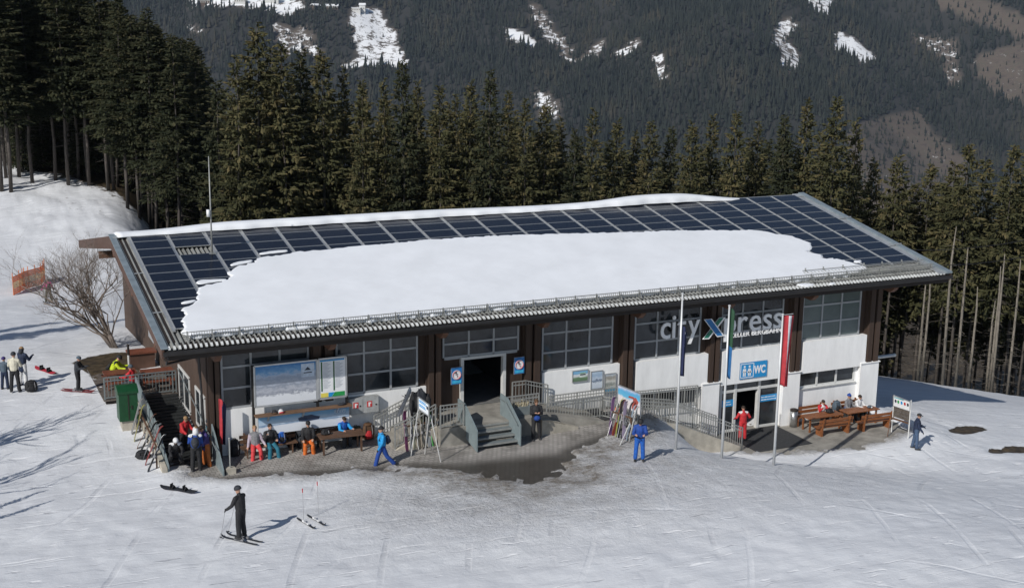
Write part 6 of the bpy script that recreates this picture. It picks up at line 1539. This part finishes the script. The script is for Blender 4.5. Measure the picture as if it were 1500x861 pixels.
def lying_bag(label, loc, c, size=(.26, .18, .24), rot=0.0, group=None, c2='black'):
    x, y, z = loc; t = thing('bag', label, 'bag', loc, 0, group); sd = int(abs(x * 31 + y * 17)) % 97
    w, d, h = size
    m = MB(); lump(m, (x, y, z + h * .95), (w, d, h), .62, seed=sd); m.build('sack', C[c], t, True)
    m = MB(); lump(m, (x - .02, y - d * .95, z + h * .7), (w * .62, d * .35, h * .5), .6, 10, 6, sd + 1); m.build('pocket', C[c2], t, True)
    m = MB(); lump(m, (x, y, z + h * 1.82), (w * .75, d * .85, h * .22), .7, 10, 5, sd + 2, .05); m.build('flap', C[c], t, True)
    m = MB(); m.tube([(x - .06, y, z + h * 1.9), (x - .04, y, z + h * 2.15), (x + .04, y, z + h * 2.15), (x + .06, y, z + h * 1.9)], .014, 5); m.build('loop', C['black'], t)
    for q in (-1, 1): m = MB(); m.tube([(x + q * w * .5, y - d * .7, z + h * 1.8), (x + q * w * .55, y - d * 1.12, z + h * 1.1), (x + q * w * .5, y - d * .9, z + h * .3)], .016, 4); m.build('strap', C['grey'] if q > 0 else C['black'], t)
    return t
# ------------------------------------------------------------------ skis, poles, snowboards
def ski_mesh(L_, w=.075, th=.018):
    m = MB(); n = 9
    prof = [(-L_ / 2, .02), (-L_ * .4, 0), (0, .004), (L_ * .38, 0), (L_ * .44, .02), (L_ * .48, .06), (L_ / 2, .10)]
    vs = []; 
    for k, (y, z) in enumerate(prof):
        ww = w / 2 * (.75 if k in (0,) else 1.15 if k in (1, 3) else .9 if k == 2 else .8 if k == 5 else .3 if k == 6 else 1)
        vs += [(-ww, y, z), (ww, y, z), (ww, y, z + th), (-ww, y, z + th)]
    fs = []
    for k in range(len(prof) - 1):
        a = 4 * k; b_ = a + 4
        fs += [(a, b_, b_ + 1, a + 1), (a + 1, b_ + 1, b_ + 2, a + 2), (a + 2, b_ + 2, b_ + 3, a + 3), (a + 3, b_ + 3, b_, a)]
    fs += [(0, 1, 2, 3), (4 * len(prof) - 1, 4 * len(prof) - 2, 4 * len(prof) - 3, 4 * len(prof) - 4)]
    m.add(vs, fs); return m
def binding_mb():
    m = MB(); m.box(-.035, .035, .10, .20, .018, .06); m.box(-.035, .035, -.22, -.10, .018, .085); m.box(-.03, .03, -.10, .10, .018, .032); return m
def ski_pair(label, Ms, color, L_=1.68, group=None, gap=.10, spread=0.0, base='black'):
    """Ms: placement matrix; a pair of skis, each with its binding"""
    t = thing('skis', label, 'skis', (0, 0, 0), 0, group); t.matrix_world = Ms
    me = ski_mesh(L_).mesh('ski', [color], None, False); bme = binding_mb().mesh('binding', [C['grey'] if base == 'black' else C[base]])
    for s in (-1, 1):
        k = obj_from('ski', me, t); k.location = (s * gap / 2, 0, 0); k.rotation_euler = (0, 0, s * spread); b_ = obj_from('binding', bme, k)
    return t
M_POLEA = mat('ski_pole_alu', (.42, .42, .43), rough=.4, metal=.5)
def ski_pole(label, a, b_, grip='black', shaft=None, group=None):
    """a: grip end, b: tip"""
    a, b_ = Vector(a), Vector(b_); t = thing('ski_pole', label, 'ski pole', b_, 0, group); d = (b_ - a).normalized()
    m = MB(); m.tube([a, b_], [.011, .007], 5); m.build('shaft', shaft or M_POLEA, t)
    m = MB(); m.tube([a - d * .02, a + d * .13], [.019, .016], 6); m.build('grip', C[grip], t)
    m = MB(); c = b_ - d * .07; m.tube([c, c + d * .012], [.045, .03], 8); m.build('basket', C['black'], t)
    return t
def ground_frame(x, y, ang, z=None, tilt=0):
    z = gz(x, y) + .02 if z is None else z
    e = .6; dx = (gz(x + e, y) - gz(x - e, y)) / (2 * e); dy = (gz(x, y + e) - gz(x, y - e)) / (2 * e)
    n = Vector((-dx, -dy, 1)).normalized(); f = Vector((math.cos(ang), math.sin(ang), 0)); f = (f - n * f.dot(n)).normalized(); r = f.cross(n)
    M_ = Matrix((r, f, n)).transposed().to_4x4(); M_.translation = Vector((x, y, z)); return M_
def leaning(base, top_dir, facing=0.0):
    """ski standing on its tail at base, pointing along top_dir"""
    f = Vector(top_dir).normalized(); r = Vector((math.cos(facing), math.sin(facing), 0)); r = (r - f * r.dot(f)).normalized(); n = r.cross(f)
    return Matrix((r, f, n)).transposed().to_4x4(), f
def snowboard(label, M_, color, base, L_=1.5, group=None):
    t = thing('snowboard', label, 'snowboard', (0, 0, 0), 0, group); t.matrix_world = M_
    m = MB(); prof = [(-L_ / 2, .07, .25), (-L_ * .44, .02, .75), (-L_ * .36, 0, 1.05), (0, .006, .88), (L_ * .36, 0, 1.05), (L_ * .44, .02, .75), (L_ / 2, .07, .25)]; vs = []
    for y, z, w in prof: vs += [(-.14 * w, y, z), (.14 * w, y, z), (.14 * w, y, z + .014), (-.14 * w, y, z + .014)]
    fs = []; mi = []
    for k in range(len(prof) - 1):
        a = 4 * k; b_ = a + 4; fs += [(a, b_, b_ + 1, a + 1), (a + 1, b_ + 1, b_ + 2, a + 2), (a + 2, b_ + 2, b_ + 3, a + 3), (a + 3, b_ + 3, b_, a)]
    fs += [(0, 1, 2, 3), (27, 26, 25, 24)]; m.add(vs, fs); m.m = [1 if k % 4 == 0 and k < 24 else 0 for k in range(len(fs))]; obj_from('deck', m.mesh('deck', [color, base]), t)
    for y in (-.26, .26): m = MB(); m.box(-.12, .12, y - .07, y + .07, .015, .045); m.prism([(-.10, y - .06, .045), (.10, y - .06, .045), (.10, y - .05, .22), (-.10, y - .05, .20)], (0, .02, 0)); m.tube([(-.11, y + .03, .05), (0, y + .04, .15), (.11, y + .03, .05)], .025, 5); obj_from('binding', m.mesh('binding', C['black']), t)
    return t

# --- the skier in the foreground
gx0, gy0, gz0 = ground_at(354, 791)
hd_ = heading_to(354, 791, -40, -12, gz0)
P = person('skier in black with a dark helmet standing on skis in the foreground', (gx0, gy0, gz0 + .07), hd_, 'black', 'black', 1.80, head=('helmet', 'dark'), lean=.10, arms=((28, 10, 38, 6), (22, 12, 30, 6)), legs=((6, 4, 12), (2, 4, 8)), look=(8, 14), goggles=True)
ski_pair('pair of skis under the black foreground skier', ground_frame(gx0, gy0, hd_, gz0 + .03), C['dark'], 1.66, gap=.26)
for k, hnd in enumerate(P['hands']):
    tip = hnd + P['fwd'] * (.30 if k else .34) + P['right'] * (.05 if k else -.04); tip.z = gz(tip.x, tip.y)
    a = hnd + (hnd - tip).normalized() * .06; ski_pole('thin ski pole in the %s hand of the black foreground skier' % ('left' if k else 'right'), a, tip)
# --- walker in blue
x, y, z = ground_at(560, 687)
P = person('person in a bright blue jacket striding left past the picnic table', (x, y, z), heading_to(560, 687, -30, 4, z), 'cyan', 'royal', 1.76, head=('hat', 'black'), lean=.04, arms=((-14, 6, 20), (12, 6, 25)), legs=((20, 2, 6), (-24, 2, 18)), look=(-6, 4))
backpack('small dark blue backpack worn by the striding person in blue', P, 'navy', size=.85)
# --- man in the blue suit
x, y, z = ground_at(936, 675)
P = person('man in a blue ski suit looking down at his hands beside the ski rack', (x, y, z), TOCAM - .15, 'royal', 'blue', 1.78, head=('helmet', 'black'), lean=.06, arms=((20, 14, 78, 34), (20, 14, 78, 34)), legs=((2, 5, 3), (-1, 5, 3)), look=(0, 32), glove='skin', trim=('navy', .02))
h = (P['hands'][0] + P['hands'][1]) / 2 + Vector((0, 0, .03)); t = thing('phone', 'dark phone held by the man in the blue ski suit', 'phone', h)
m = MB(); m.bar(h - P['fwd'] * .0 - Vector((0, 0, .06)), h + P['fwd'] * .06 + Vector((0, 0, .05)), .075, .012, up=P['right']); m.build('case', C['black'], t)
# --- red suit at the door
x, y = onZ(1087, 645, TERR_Z)[:2]
person('person in a red ski suit with white shoulders standing at the toilet door', (x, y, TERR_Z + .02), math.radians(75), 'red', 'red', 1.66, hair='hair', arms=((-8, 34, 70, 30), (-8, 34, 70, 30)), legs=((2, 4, 3), (-2, 4, 3)), shoulder='white', look=(-15, 10))
# --- man at the right notice board
x, y, z = ground_at(1340, 658)
P = person('man in a navy jacket, jeans and cap reading the notice board', (x, y, z), heading_to(1340, 658, 20, 4, z) + math.radians(25), 'navy', 'jeans', 1.72, head=('cap', 'dark'), lean=.07, arms=((10, 8, 30), (16, 8, 55, 20)), legs=((6, 3, 3), (-5, 3, 4)), look=(0, 12), skirt=.10)
# --- man leaning on the ramp wall
x, y = onZ(776, 637, PZ - .1)[:2]; y = min(y, -12.92)
P = person('man in black leaning on the ramp wall right of the steel stairs', (x, y, PZ - .10), TOCAM + .1, 'black', 'black', 1.74, hair='brown', lean=-.10, arms=((18, 8, 95, 40), (18, 8, 95, 40)), legs=((14, 5, 4), (4, 5, 2)), look=(0, 25), glove='skin')
c = P['W'](Vector((0, .20, .02))); t = thing('waist_bag', 'small dark blue bag in front of the man leaning on the ramp wall', 'bag', c); m = MB(); m.ell(c, (.15, .11, .12), 12, 7); m.build('pouch', C['royal'], t, True); m = MB(); m.tube([c + P['right'] * .14, P['W'](P['neck']) + P['right'] * .12, c - P['right'] * .14], .012, 4); m.build('strap', C['black'], t)
# --- the seated couple and the others on the left patio
SEAT = ((84, 5, 82), (80, 7, 76))
def sit_at(u, v_head, y, seat): p = onY(u, v_head, y); return p[0]
Ydir = -math.pi / 2
x = onY(374, 640, -10.75)[0]
P = person('seated person in coral red trousers and grey-lilac top on the left bench', (x, -10.72, PZ), Ydir - .1, 'grey', 'coral', 1.70, hair='fair', hipz=.52, lean=-.14, sleeve='lilac', arms=((10, 14, 28), (14, 20, 40)), legs=((74, 8, 74), (78, 8, 84)), look=(-5, -6), glove='skin')
x = onY(396, 640, -10.75)[0]
P = person('seated person in teal trousers and black top drinking on the left bench', (x, -10.72, PZ), Ydir + .1, 'black', 'teal', 1.76, hair='hair', hipz=.52, lean=-.04, arms=((30, 16, 118, 30), (22, 12, 72, 30)), legs=((80, 8, 80), (72, 9, 66)), look=(15, 2), glove='skin')
h = P['hands'][0]; t = thing('drink_can', 'small drink can in the hand of the person in teal trousers', 'can', h); m = MB(); m.tube([h - Vector((0, 0, .05)), h + Vector((0, 0, .07))], .03, 8); m.build('can', M_ALU, t)
x = onY(452, 640, -10.95)[0]
P = person('seated man in bright orange trousers and open black jacket left of the patio table', (x, -10.9, PZ), Ydir - .25, 'black', 'orange', 1.76, head=('cap', 'black'), hipz=.50, lean=.06, arms=((18, 8, 55, 15), (20, 8, 60, 20)), legs=((78, 5, 88), (76, 9, 92)), look=(0, 6), glove='skin')
x = onY(502, 627, -10.65)[0]
P = person('person in a blue jacket with dark hair sitting behind the patio table', (x, -10.6, PZ), Ydir + .2, 'blue', 'dark', 1.70, hipz=.50, lean=.22, sleeve='cyan', arms=((40, 14, 60, 24), (42, 14, 62, 24)), legs=((84, 6, 84), (82, 6, 86)), look=(25, 22), glove='skin')
# --- group at the side stairs
def stand_px(u, v, z=None):
    x, y, zz = ground_at(u, v); return x, y, (zz if z is None else z)
x, y, z = stand_px(258, 682)
P = person('crouching person in black and white with a white helmet at the side stairs', (x, y, z), TOCAM + .25, 'black', 'black', 1.70, head=('helmet', 'white'), lean=.55, arms=((40, 12, 40, 20), (35, 12, 50, 20)), legs=((95, 14, 128), (55, 12, 120)), look=(0, 25), shoulder='white')
x, y, z = stand_px(274, 672)
P = person('person in an orange-red jacket half hidden behind the white-hooded one', (x, y + .5, z), TOCAM + .9, 'red', 'black', 1.62, hair='fair', lean=.2, arms=((30, 8, 40), (30, 8, 40)), look=(10, 20))
x, y, z = stand_px(288, 691)
P = person('person seen from behind in a white hood and blue jacket by the side stairs', (x, y, z), math.radians(75), 'royal', 'black', 1.76, hair='fair', shoulder='white', hood='white', lean=.08, arms=((10, 8, 30), (14, 10, 50)), look=(25, 18))
backpack('black backpack on the white-hooded person by the side stairs', P, 'dark', size=1.0)
x, y, z = stand_px(303, 686)
P = person('person in a purple jacket and orange trousers at the foot of the side stairs', (x, y, z), math.radians(190), 'purple', 'burnt', 1.78, hair='hair', lean=.16, arms=((22, 6, 40), (20, 8, 45)), legs=((4, 5, 4), (-3, 5, 4)), look=(10, 25), skirt=.12)
x, y, z = stand_px(316, 676)
P = person('person in dark teal half hidden behind the purple jacket', (x + .1, y + .5, z), math.radians(200), 'teal', 'dark', 1.66, lean=.35, arms=((30, 8, 30), (30, 8, 30)), look=(0, 20), head=('hat', 'dark'))
# --- three people and skier on the upper left piste
x, y, z = stand_px(8, 570); person('child in dark ski clothes and helmet at the left frame edge', (x, y, z), math.radians(60), 'slate', 'navy', 1.42, head=('helmet', 'purple'), arms=((10, 10, 25), (10, 10, 25)))
x, y, z = stand_px(23, 574); person('person in a cream jacket and black trousers on the left piste', (x, y, z), math.radians(65), 'cream', 'black', 1.74, head=('helmet', 'dark'), arms=((16, 14, 70, 26), (14, 14, 60, 26)), legs=((2, 6, 3), (-2, 6, 3)))
x, y, z = stand_px(35, 565); person('person in a long dark coat and white trousers on the left piste', (x, y, z), math.radians(40), 'navy', 'white', 1.74, hair='fair', hood='dark', arms=((30, 12, 90, 20), (12, 10, 40)), skirt=.22, look=(-15, 0))
x, y, z = stand_px(115, 574); hd_ = heading_to(115, 574, 40, 1, z)
P = person('skier in dark clothes standing on red skis beside the seating deck', (x, y, z + .06), hd_, 'dark', 'black', 1.50, head=('helmet', 'slate'), lean=.12, arms=((30, 8, 70, 10), (30, 8, 70, 10)), legs=((8, 4, 12), (2, 4, 8)), look=(0, 15))
ski_pair('pair of red skis under the dark skier beside the seating deck', ground_frame(x, y, hd_, z + .03), mat('ski_dark_red', (.22, .03, .03), rough=.4), 1.5, gap=.2)
hnd = P['hands'][0]; ski_pole('ski pole held by the dark skier beside the seating deck', hnd + Vector((0, 0, .05)), Vector((hnd.x + .5, hnd.y - .2, z)))
x, y, z = stand_px(72, 444); hd_ = math.radians(100)
P = person('skier in a pink jacket with a dark backpack below the orange net', (x, y, z + .05), hd_, 'pink', 'olive', 1.55, head=('hat', 'grey'), lean=.1, arms=((10, 26, 20), (10, 26, 20)), legs=((4, 10, 6), (2, 10, 6)))
backpack('dark backpack on the pink skier below the orange net', P, 'dark', size=.9)
ski_pair('pair of dark skis under the pink skier', ground_frame(x, y, hd_, z + .03), C['dark'], 1.4, gap=.34)
# --- on the seating deck
P = person('person in a neon yellow and black jacket sitting on the seating deck', (-1.2, -1.6, -6.31), math.radians(-20), 'yellow', 'brown', 1.76, head=('helmet', 'black'), hipz=.56, lean=.45, shoulder='black', arms=((40, 10, 50), (40, 10, 50)), legs=((80, 8, 85), (80, 8, 85)), look=(0, 20))
backpack('black backpack on the neon yellow person on the deck', P, 'black', size=.8)
P = person('person in a red jacket sitting behind the deck railing', (-.6, -3.4, -6.31), math.radians(140), 'red', 'dark', 1.60, hipz=.52, lean=.15, head=('helmet', 'slate'), arms=((40, 10, 50), (40, 10, 50)), legs=((80, 8, 85), (80, 8, 85)))
# --- right terrace tables
P = person('seated person in a red and white jacket behind the left picnic table', (onY(1204, 590, -10.75)[0], -10.72, TB), Ydir - .1, 'white', 'dark', 1.68, sleeve='red', shoulder='red', hipz=.50, lean=.20, arms=((45, 16, 95, 30), (45, 16, 95, 30)), legs=((84, 6, 84), (84, 6, 84)), look=(10, 15), glove='skin')
P = person('seated person in a blue hat and striped grey top between the picnic tables', (onY(1243, 584, -10.75)[0], -10.72, TB), Ydir + .3, 'grey', 'dark', 1.76, head=('hat', 'royal'), hipz=.52, lean=.05, trim=('blue', .12), arms=((20, 12, 60, 20), (24, 12, 60, 20)), legs=((84, 6, 84), (84, 6, 84)), look=(20, 8), glove='skin')
P = person('seated person in a white jacket at the right picnic table', (onY(1257, 588, -10.85)[0], -10.82, TB), Ydir + .2, 'white', 'black', 1.70, hipz=.50, lean=.16, arms=((36, 12, 60, 22), (36, 12, 60, 22)), legs=((84, 6, 84), (84, 6, 84)), look=(15, 12), glove='skin', hair='hair')
lying_bag('blue-grey backpack on the wall bench between the two tables', (onY(1226, 594, -10.6)[0], -10.58, TB + .45), 'slate', (.22, .17, .27))
lying_bag('black bag lying on the left picnic table', (31.55, -11.35, TB + .74), 'black', (.22, .14, .10))
x, y = 33.9, -11.55; t = thing('bag', 'small blue and white bag on the right picnic table', 'bag', (x, y, TB + .74)); m = MB(); m.ell((x, y, TB + .81), (.16, .10, .075), 10, 6); m.build('pouch', C['slate'], t, True); m = MB(); m.ell((x + .06, y - .07, TB + .80), (.07, .05, .05), 8, 5); m.build('white_cloth', C['white'], t, True)
# --- bags on the left patio and the piste
for (u, v), lab, c, sz in (((344, 668), 'black ski bag standing at the wall behind the barrier post', 'black', (.22, .16, .36)), ((357, 660), 'dark backpack beside the left end of the long bench', 'dark', (.18, .15, .28)), ((428, 654), 'large black backpack between the two benches', 'black', (.26, .18, .36)), ((442, 656), 'dark grey bag beside the man in orange trousers', 'dark', (.18, .15, .26)), ((521, 642), 'dark green backpack right of the patio table', 'olive', (.30, .2, .28))):
    p = onZ(u, v, PZ); lying_bag(lab, (p[0], max(p[1], -10.95) if u < 500 else p[1], PZ), c, sz)
p = onZ(527, 632, PZ); lying_bag('dark red backpack against the white wall right of the patio table', (p[0], -10.42, PZ), 'brown', (.26, .17, .36), c2='red')
lying_bag('blue and black backpack leaning beside the person in teal trousers', (onY(412, 650, -10.6)[0], -10.66, PZ + .44), 'blue', (.17, .13, .24))
lying_bag('black bag lying on the patio table', (5.75, -11.2, PZ + .74), 'black', (.20, .13, .10))
x, y, z = ground_at(46, 573); lying_bag('black bag on the snow behind the person in white trousers', (x, y, z), 'black', (.28, .2, .24))
x, y, z = ground_at(210, 671); lying_bag('black bag on the snow at the foot of the leaning skis', (x, y, z), 'black', (.30, .2, .16))
for k, (x, c, lab) in enumerate(((3.75, 'black', 'black ski helmet on the wooden shelf'), (4.02, 'white', 'white ski helmet on the wooden shelf'), (6.55, 'dark', 'dark gloves left on the right end of the wooden shelf'))):
    t = thing('helmet' if k < 2 else 'gloves', lab, 'helmet' if k < 2 else 'gloves', (x, -10.85, -5.6)); m = MB()
    if k < 2: m.ell((x, -10.84, -5.60), (.12, .14, .15), 12, 7, 0, None, 0, 1); m.build('shell', C[c], t, True); m = MB(); m.tube([(x - .1, -10.95, -5.57), (x, -10.99, -5.55), (x + .1, -10.95, -5.57)], .03, 6); m.build('goggles', C['red' if k else 'brown'], t, True)
    else: m.ell((x, -10.84, -5.56), (.16, .08, .05), 10, 6); m.build('glove', C[c], t, True); m = MB(); m.ell((x + .12, -10.8, -5.55), (.12, .08, .05), 10, 6); m.build('glove', C[c], t, True)
# --- snowboards, stuck poles and skis on the snow
x, y, z = ground_at(262, 718); snowboard('dark snowboard lying on the snow in front of the side stairs', ground_frame(x, y, heading_to(262, 718, 40, 5, z)), C['dark'], C['purple'], 1.55)
x, y, z = ground_at(67, 544); snowboard('red and black snowboard lying on the left piste', ground_frame(x, y, heading_to(67, 544, 30, 8, z)), mat('board_red', (.50, .04, .06), rough=.4), C['black'], 1.5)
for k, (u, v, dv) in enumerate(((444, 763, 40), (465.5, 752, 31))):
    x, y, z = ground_at(u, v); ski_pole(('left' if k == 0 else 'right') + ' one of two red-gripped ski poles stuck in the foreground snow', (x, y, z + 1.18), (x + .02, y, z - .1), 'red')
x, y, z = ground_at(456, 766); ski_pair('pair of dark skis with white bindings lying near the two stuck poles', ground_frame(x, y, heading_to(456, 766, 20, 12, z)), C['dark'], 1.25, gap=.42, base='white')
x, y, z = ground_at(463, 762)

# --- skis leaning in the three racks
rr = random.Random(77)
def paint(n, c): return mat('ski_' + n, c, rough=.35, var=.05)
def rack(items, base_pts, lean, group, where, Lr=(1.55, 1.72), turn=.7):
    n = len(items)
    for k, (nm, c) in enumerate(items):
        bx, by, bz = base_pts[k]; L_ = rr.uniform(*Lr); f0 = turn + rr.uniform(-.5, .5)
        Mx, f = leaning(None, Vector(lean) + Vector((rr.uniform(-.16, .16), rr.uniform(-.1, .1), 0)), f0)
        Mx.translation = Vector((bx, by, bz)) + f * L_ / 2
        ski_pair('%s skis leaning %s' % (nm, where), Mx, paint(nm.replace(' ', '_').replace('-', '_'), c), L_, group, gap=.085)
    t = thing('ski_rack', 'low wooden bar rack carrying the skis %s' % where, 'rack', base_pts[n // 2]); 
    a, b_ = Vector(base_pts[0]), Vector(base_pts[-1]); off = Vector(lean) * .95 / Vector(lean).z; off.z = .95
    m = MB(); m.bar(a + off * 1.0 + Vector((0, .05, 0)), b_ + off * 1.0 + Vector((0, .05, 0)), .06, .06); m.build('bar', M_OLDW, t)
    for e in (a, b_): q = e + off + Vector((0, .08, 0)); m = MB(); m.bar(Vector((q.x, q.y, e.z - .05)), q, .06, .06); m.build('post', M_OLDW, t)
def line_pts(a, b_, n, zf): return [(a[0] + (b_[0] - a[0]) * k / (n - 1), a[1] + (b_[1] - a[1]) * k / (n - 1), zf(a[0] + (b_[0] - a[0]) * k / (n - 1), a[1] + (b_[1] - a[1]) * k / (n - 1))) for k in range(n)]
pzf = lambda x, y: max(gz(x, y), float(patio_z(np.array(x), np.array(y)))) + .01
a = onZ(596, 662, PZ - .05); b_ = onZ(645, 652, PZ - .05)
rack([('purple and red', (.16, .03, .10)), ('pale grey', (.50, .50, .49)), ('olive and white', (.34, .34, .22)), ('white', (.64, .64, .62)), ('sand coloured', (.38, .33, .26)), ('black and white', (.05, .05, .055)), ('dull silver', (.30, .31, .32)), ('bright green', (.05, .42, .06)), ('brown', (.13, .08, .05)), ('cream', (.52, .48, .40))],
     line_pts(a, b_, 10, pzf), (.16, .34, 1), 'skis leaning left of the steel stairs', 'at the notice board left of the stairs')
a = onZ(893, 640, PZ - .15); b_ = onZ(921, 650, PZ - .15)
rack([('violet', (.18, .08, .22)), ('dull red', (.30, .05, .05)), ('yellow-green', (.36, .40, .10)), ('black', (.03, .03, .032)), ('dark grey', (.09, .09, .10)), ('lilac', (.34, .28, .38)), ('pale blue', (.30, .38, .46)), ('off-white', (.56, .56, .54))],
     line_pts(a, b_, 8, pzf), (.22, .16, 1), 'skis leaning at the advertising board', 'under the advertising board')
pts = []
for k in range(7):
    y_ = -10.9 + k * .62; pts.append((-1.35, y_, gz(-1.35, y_)))
rack([('dark slate', (.05, .06, .07)), ('charcoal red', (.22, .04, .035)), ('steel grey', (.14, .15, .16)), ('deep black', (.02, .02, .022)), ('rust brown', (.14, .05, .025)), ('straw yellow', (.26, .24, .09)), ('ash grey', (.22, .22, .22))],
     pts, (.42, .10, 1), 'skis leaning on the side stairs', 'against the side stairs panel', turn=1.25)
for k, ((u, v), (du, dv), lab, g) in enumerate((((601, 664), (9, -44), 'white ski pole leaning at the left end of the stair-side rack', 'white'), ((634, 662), (-4, -36), 'grey ski pole leaning in the middle of the stair-side rack', 'black'), ((889, 640), (13, -43), 'orange-gripped ski pole leaning left of the advertising board', 'orange'), ((903, 646), (10, -48), 'dark ski pole leaning under the advertising board', 'black'))):
    p = onZ(u, v, PZ - .08); q = onY(u + du, v + dv, p[1] + .35); ski_pole(lab, q, p, g)
# snowboard and jackets slung over the landing railing
p = onY(598, 582, -11.9)
M_, f = leaning(None, (.55, .12, 1), .5); M_.translation = Vector((p[0] - .1, -11.75, p[2] - .25))
snowboard('snowboard with a white base leaning on the railing above the concrete steps', M_ @ Matrix.Rotation(math.pi, 4, 'Y'), C['black'], C['white'], 1.35)
t = thing('jackets', 'heap of black jackets slung over the railing corner above the concrete steps', 'clothing', (p[0] + .5, -11.85, p[2] - .4))
for q, (dx, dy, dz, rw, rd, rh) in enumerate(((.25, 0, -.25, .20, .14, .42), (.55, .05, -.15, .24, .16, .40), (.85, .0, -.35, .18, .14, .36))):
    m = MB(); lump(m, (p[0] + dx, -11.9 + dy, p[2] + dz), (rw, rd, rh), .75, 16, 12, 60 + q, .22); m.build('jacket', C['black'] if q != 1 else C['dark'], t, True)
    m = MB(); m.tube([(p[0] + dx - rw * .8, -12.02 + dy, p[2] + dz + .15), (p[0] + dx - rw, -12.1 + dy, p[2] + dz - .2), (p[0] + dx - rw * .7, -12.05 + dy, p[2] + dz - .5)], [.07, .065, .05], 8); m.build('sleeve', C['black'], t, True)
lying_bag('olive rucksack on the landing behind the black jackets', (p[0] + 1.0, -11.4, -6.63), 'olive', (.28, .2, .42))
# planter box right of the stairs
t = thing('planter', 'grey planter box with pale dry grass right of the steel stairs', 'planter', (14.2, -11.9, -6.63)); m = MB(); m.box(13.75, 14.65, -12.1, -11.7, -6.62, -6.25); m.build('box', M_STEEL, t); m = MB(); rq = random.Random(3)
for k in range(60): a_ = (13.8 + rq.random() * .8, -12.07 + rq.random() * .34, -6.26); m.bar(a_, (a_[0] + rq.uniform(-.12, .12), a_[1] + rq.uniform(-.1, .1), -6.26 + rq.uniform(.1, .22)), .02, .012)
tag(m.build('dry_grass', mat('dry_grass', (.48, .42, .28), rough=.9), t), kind='stuff')
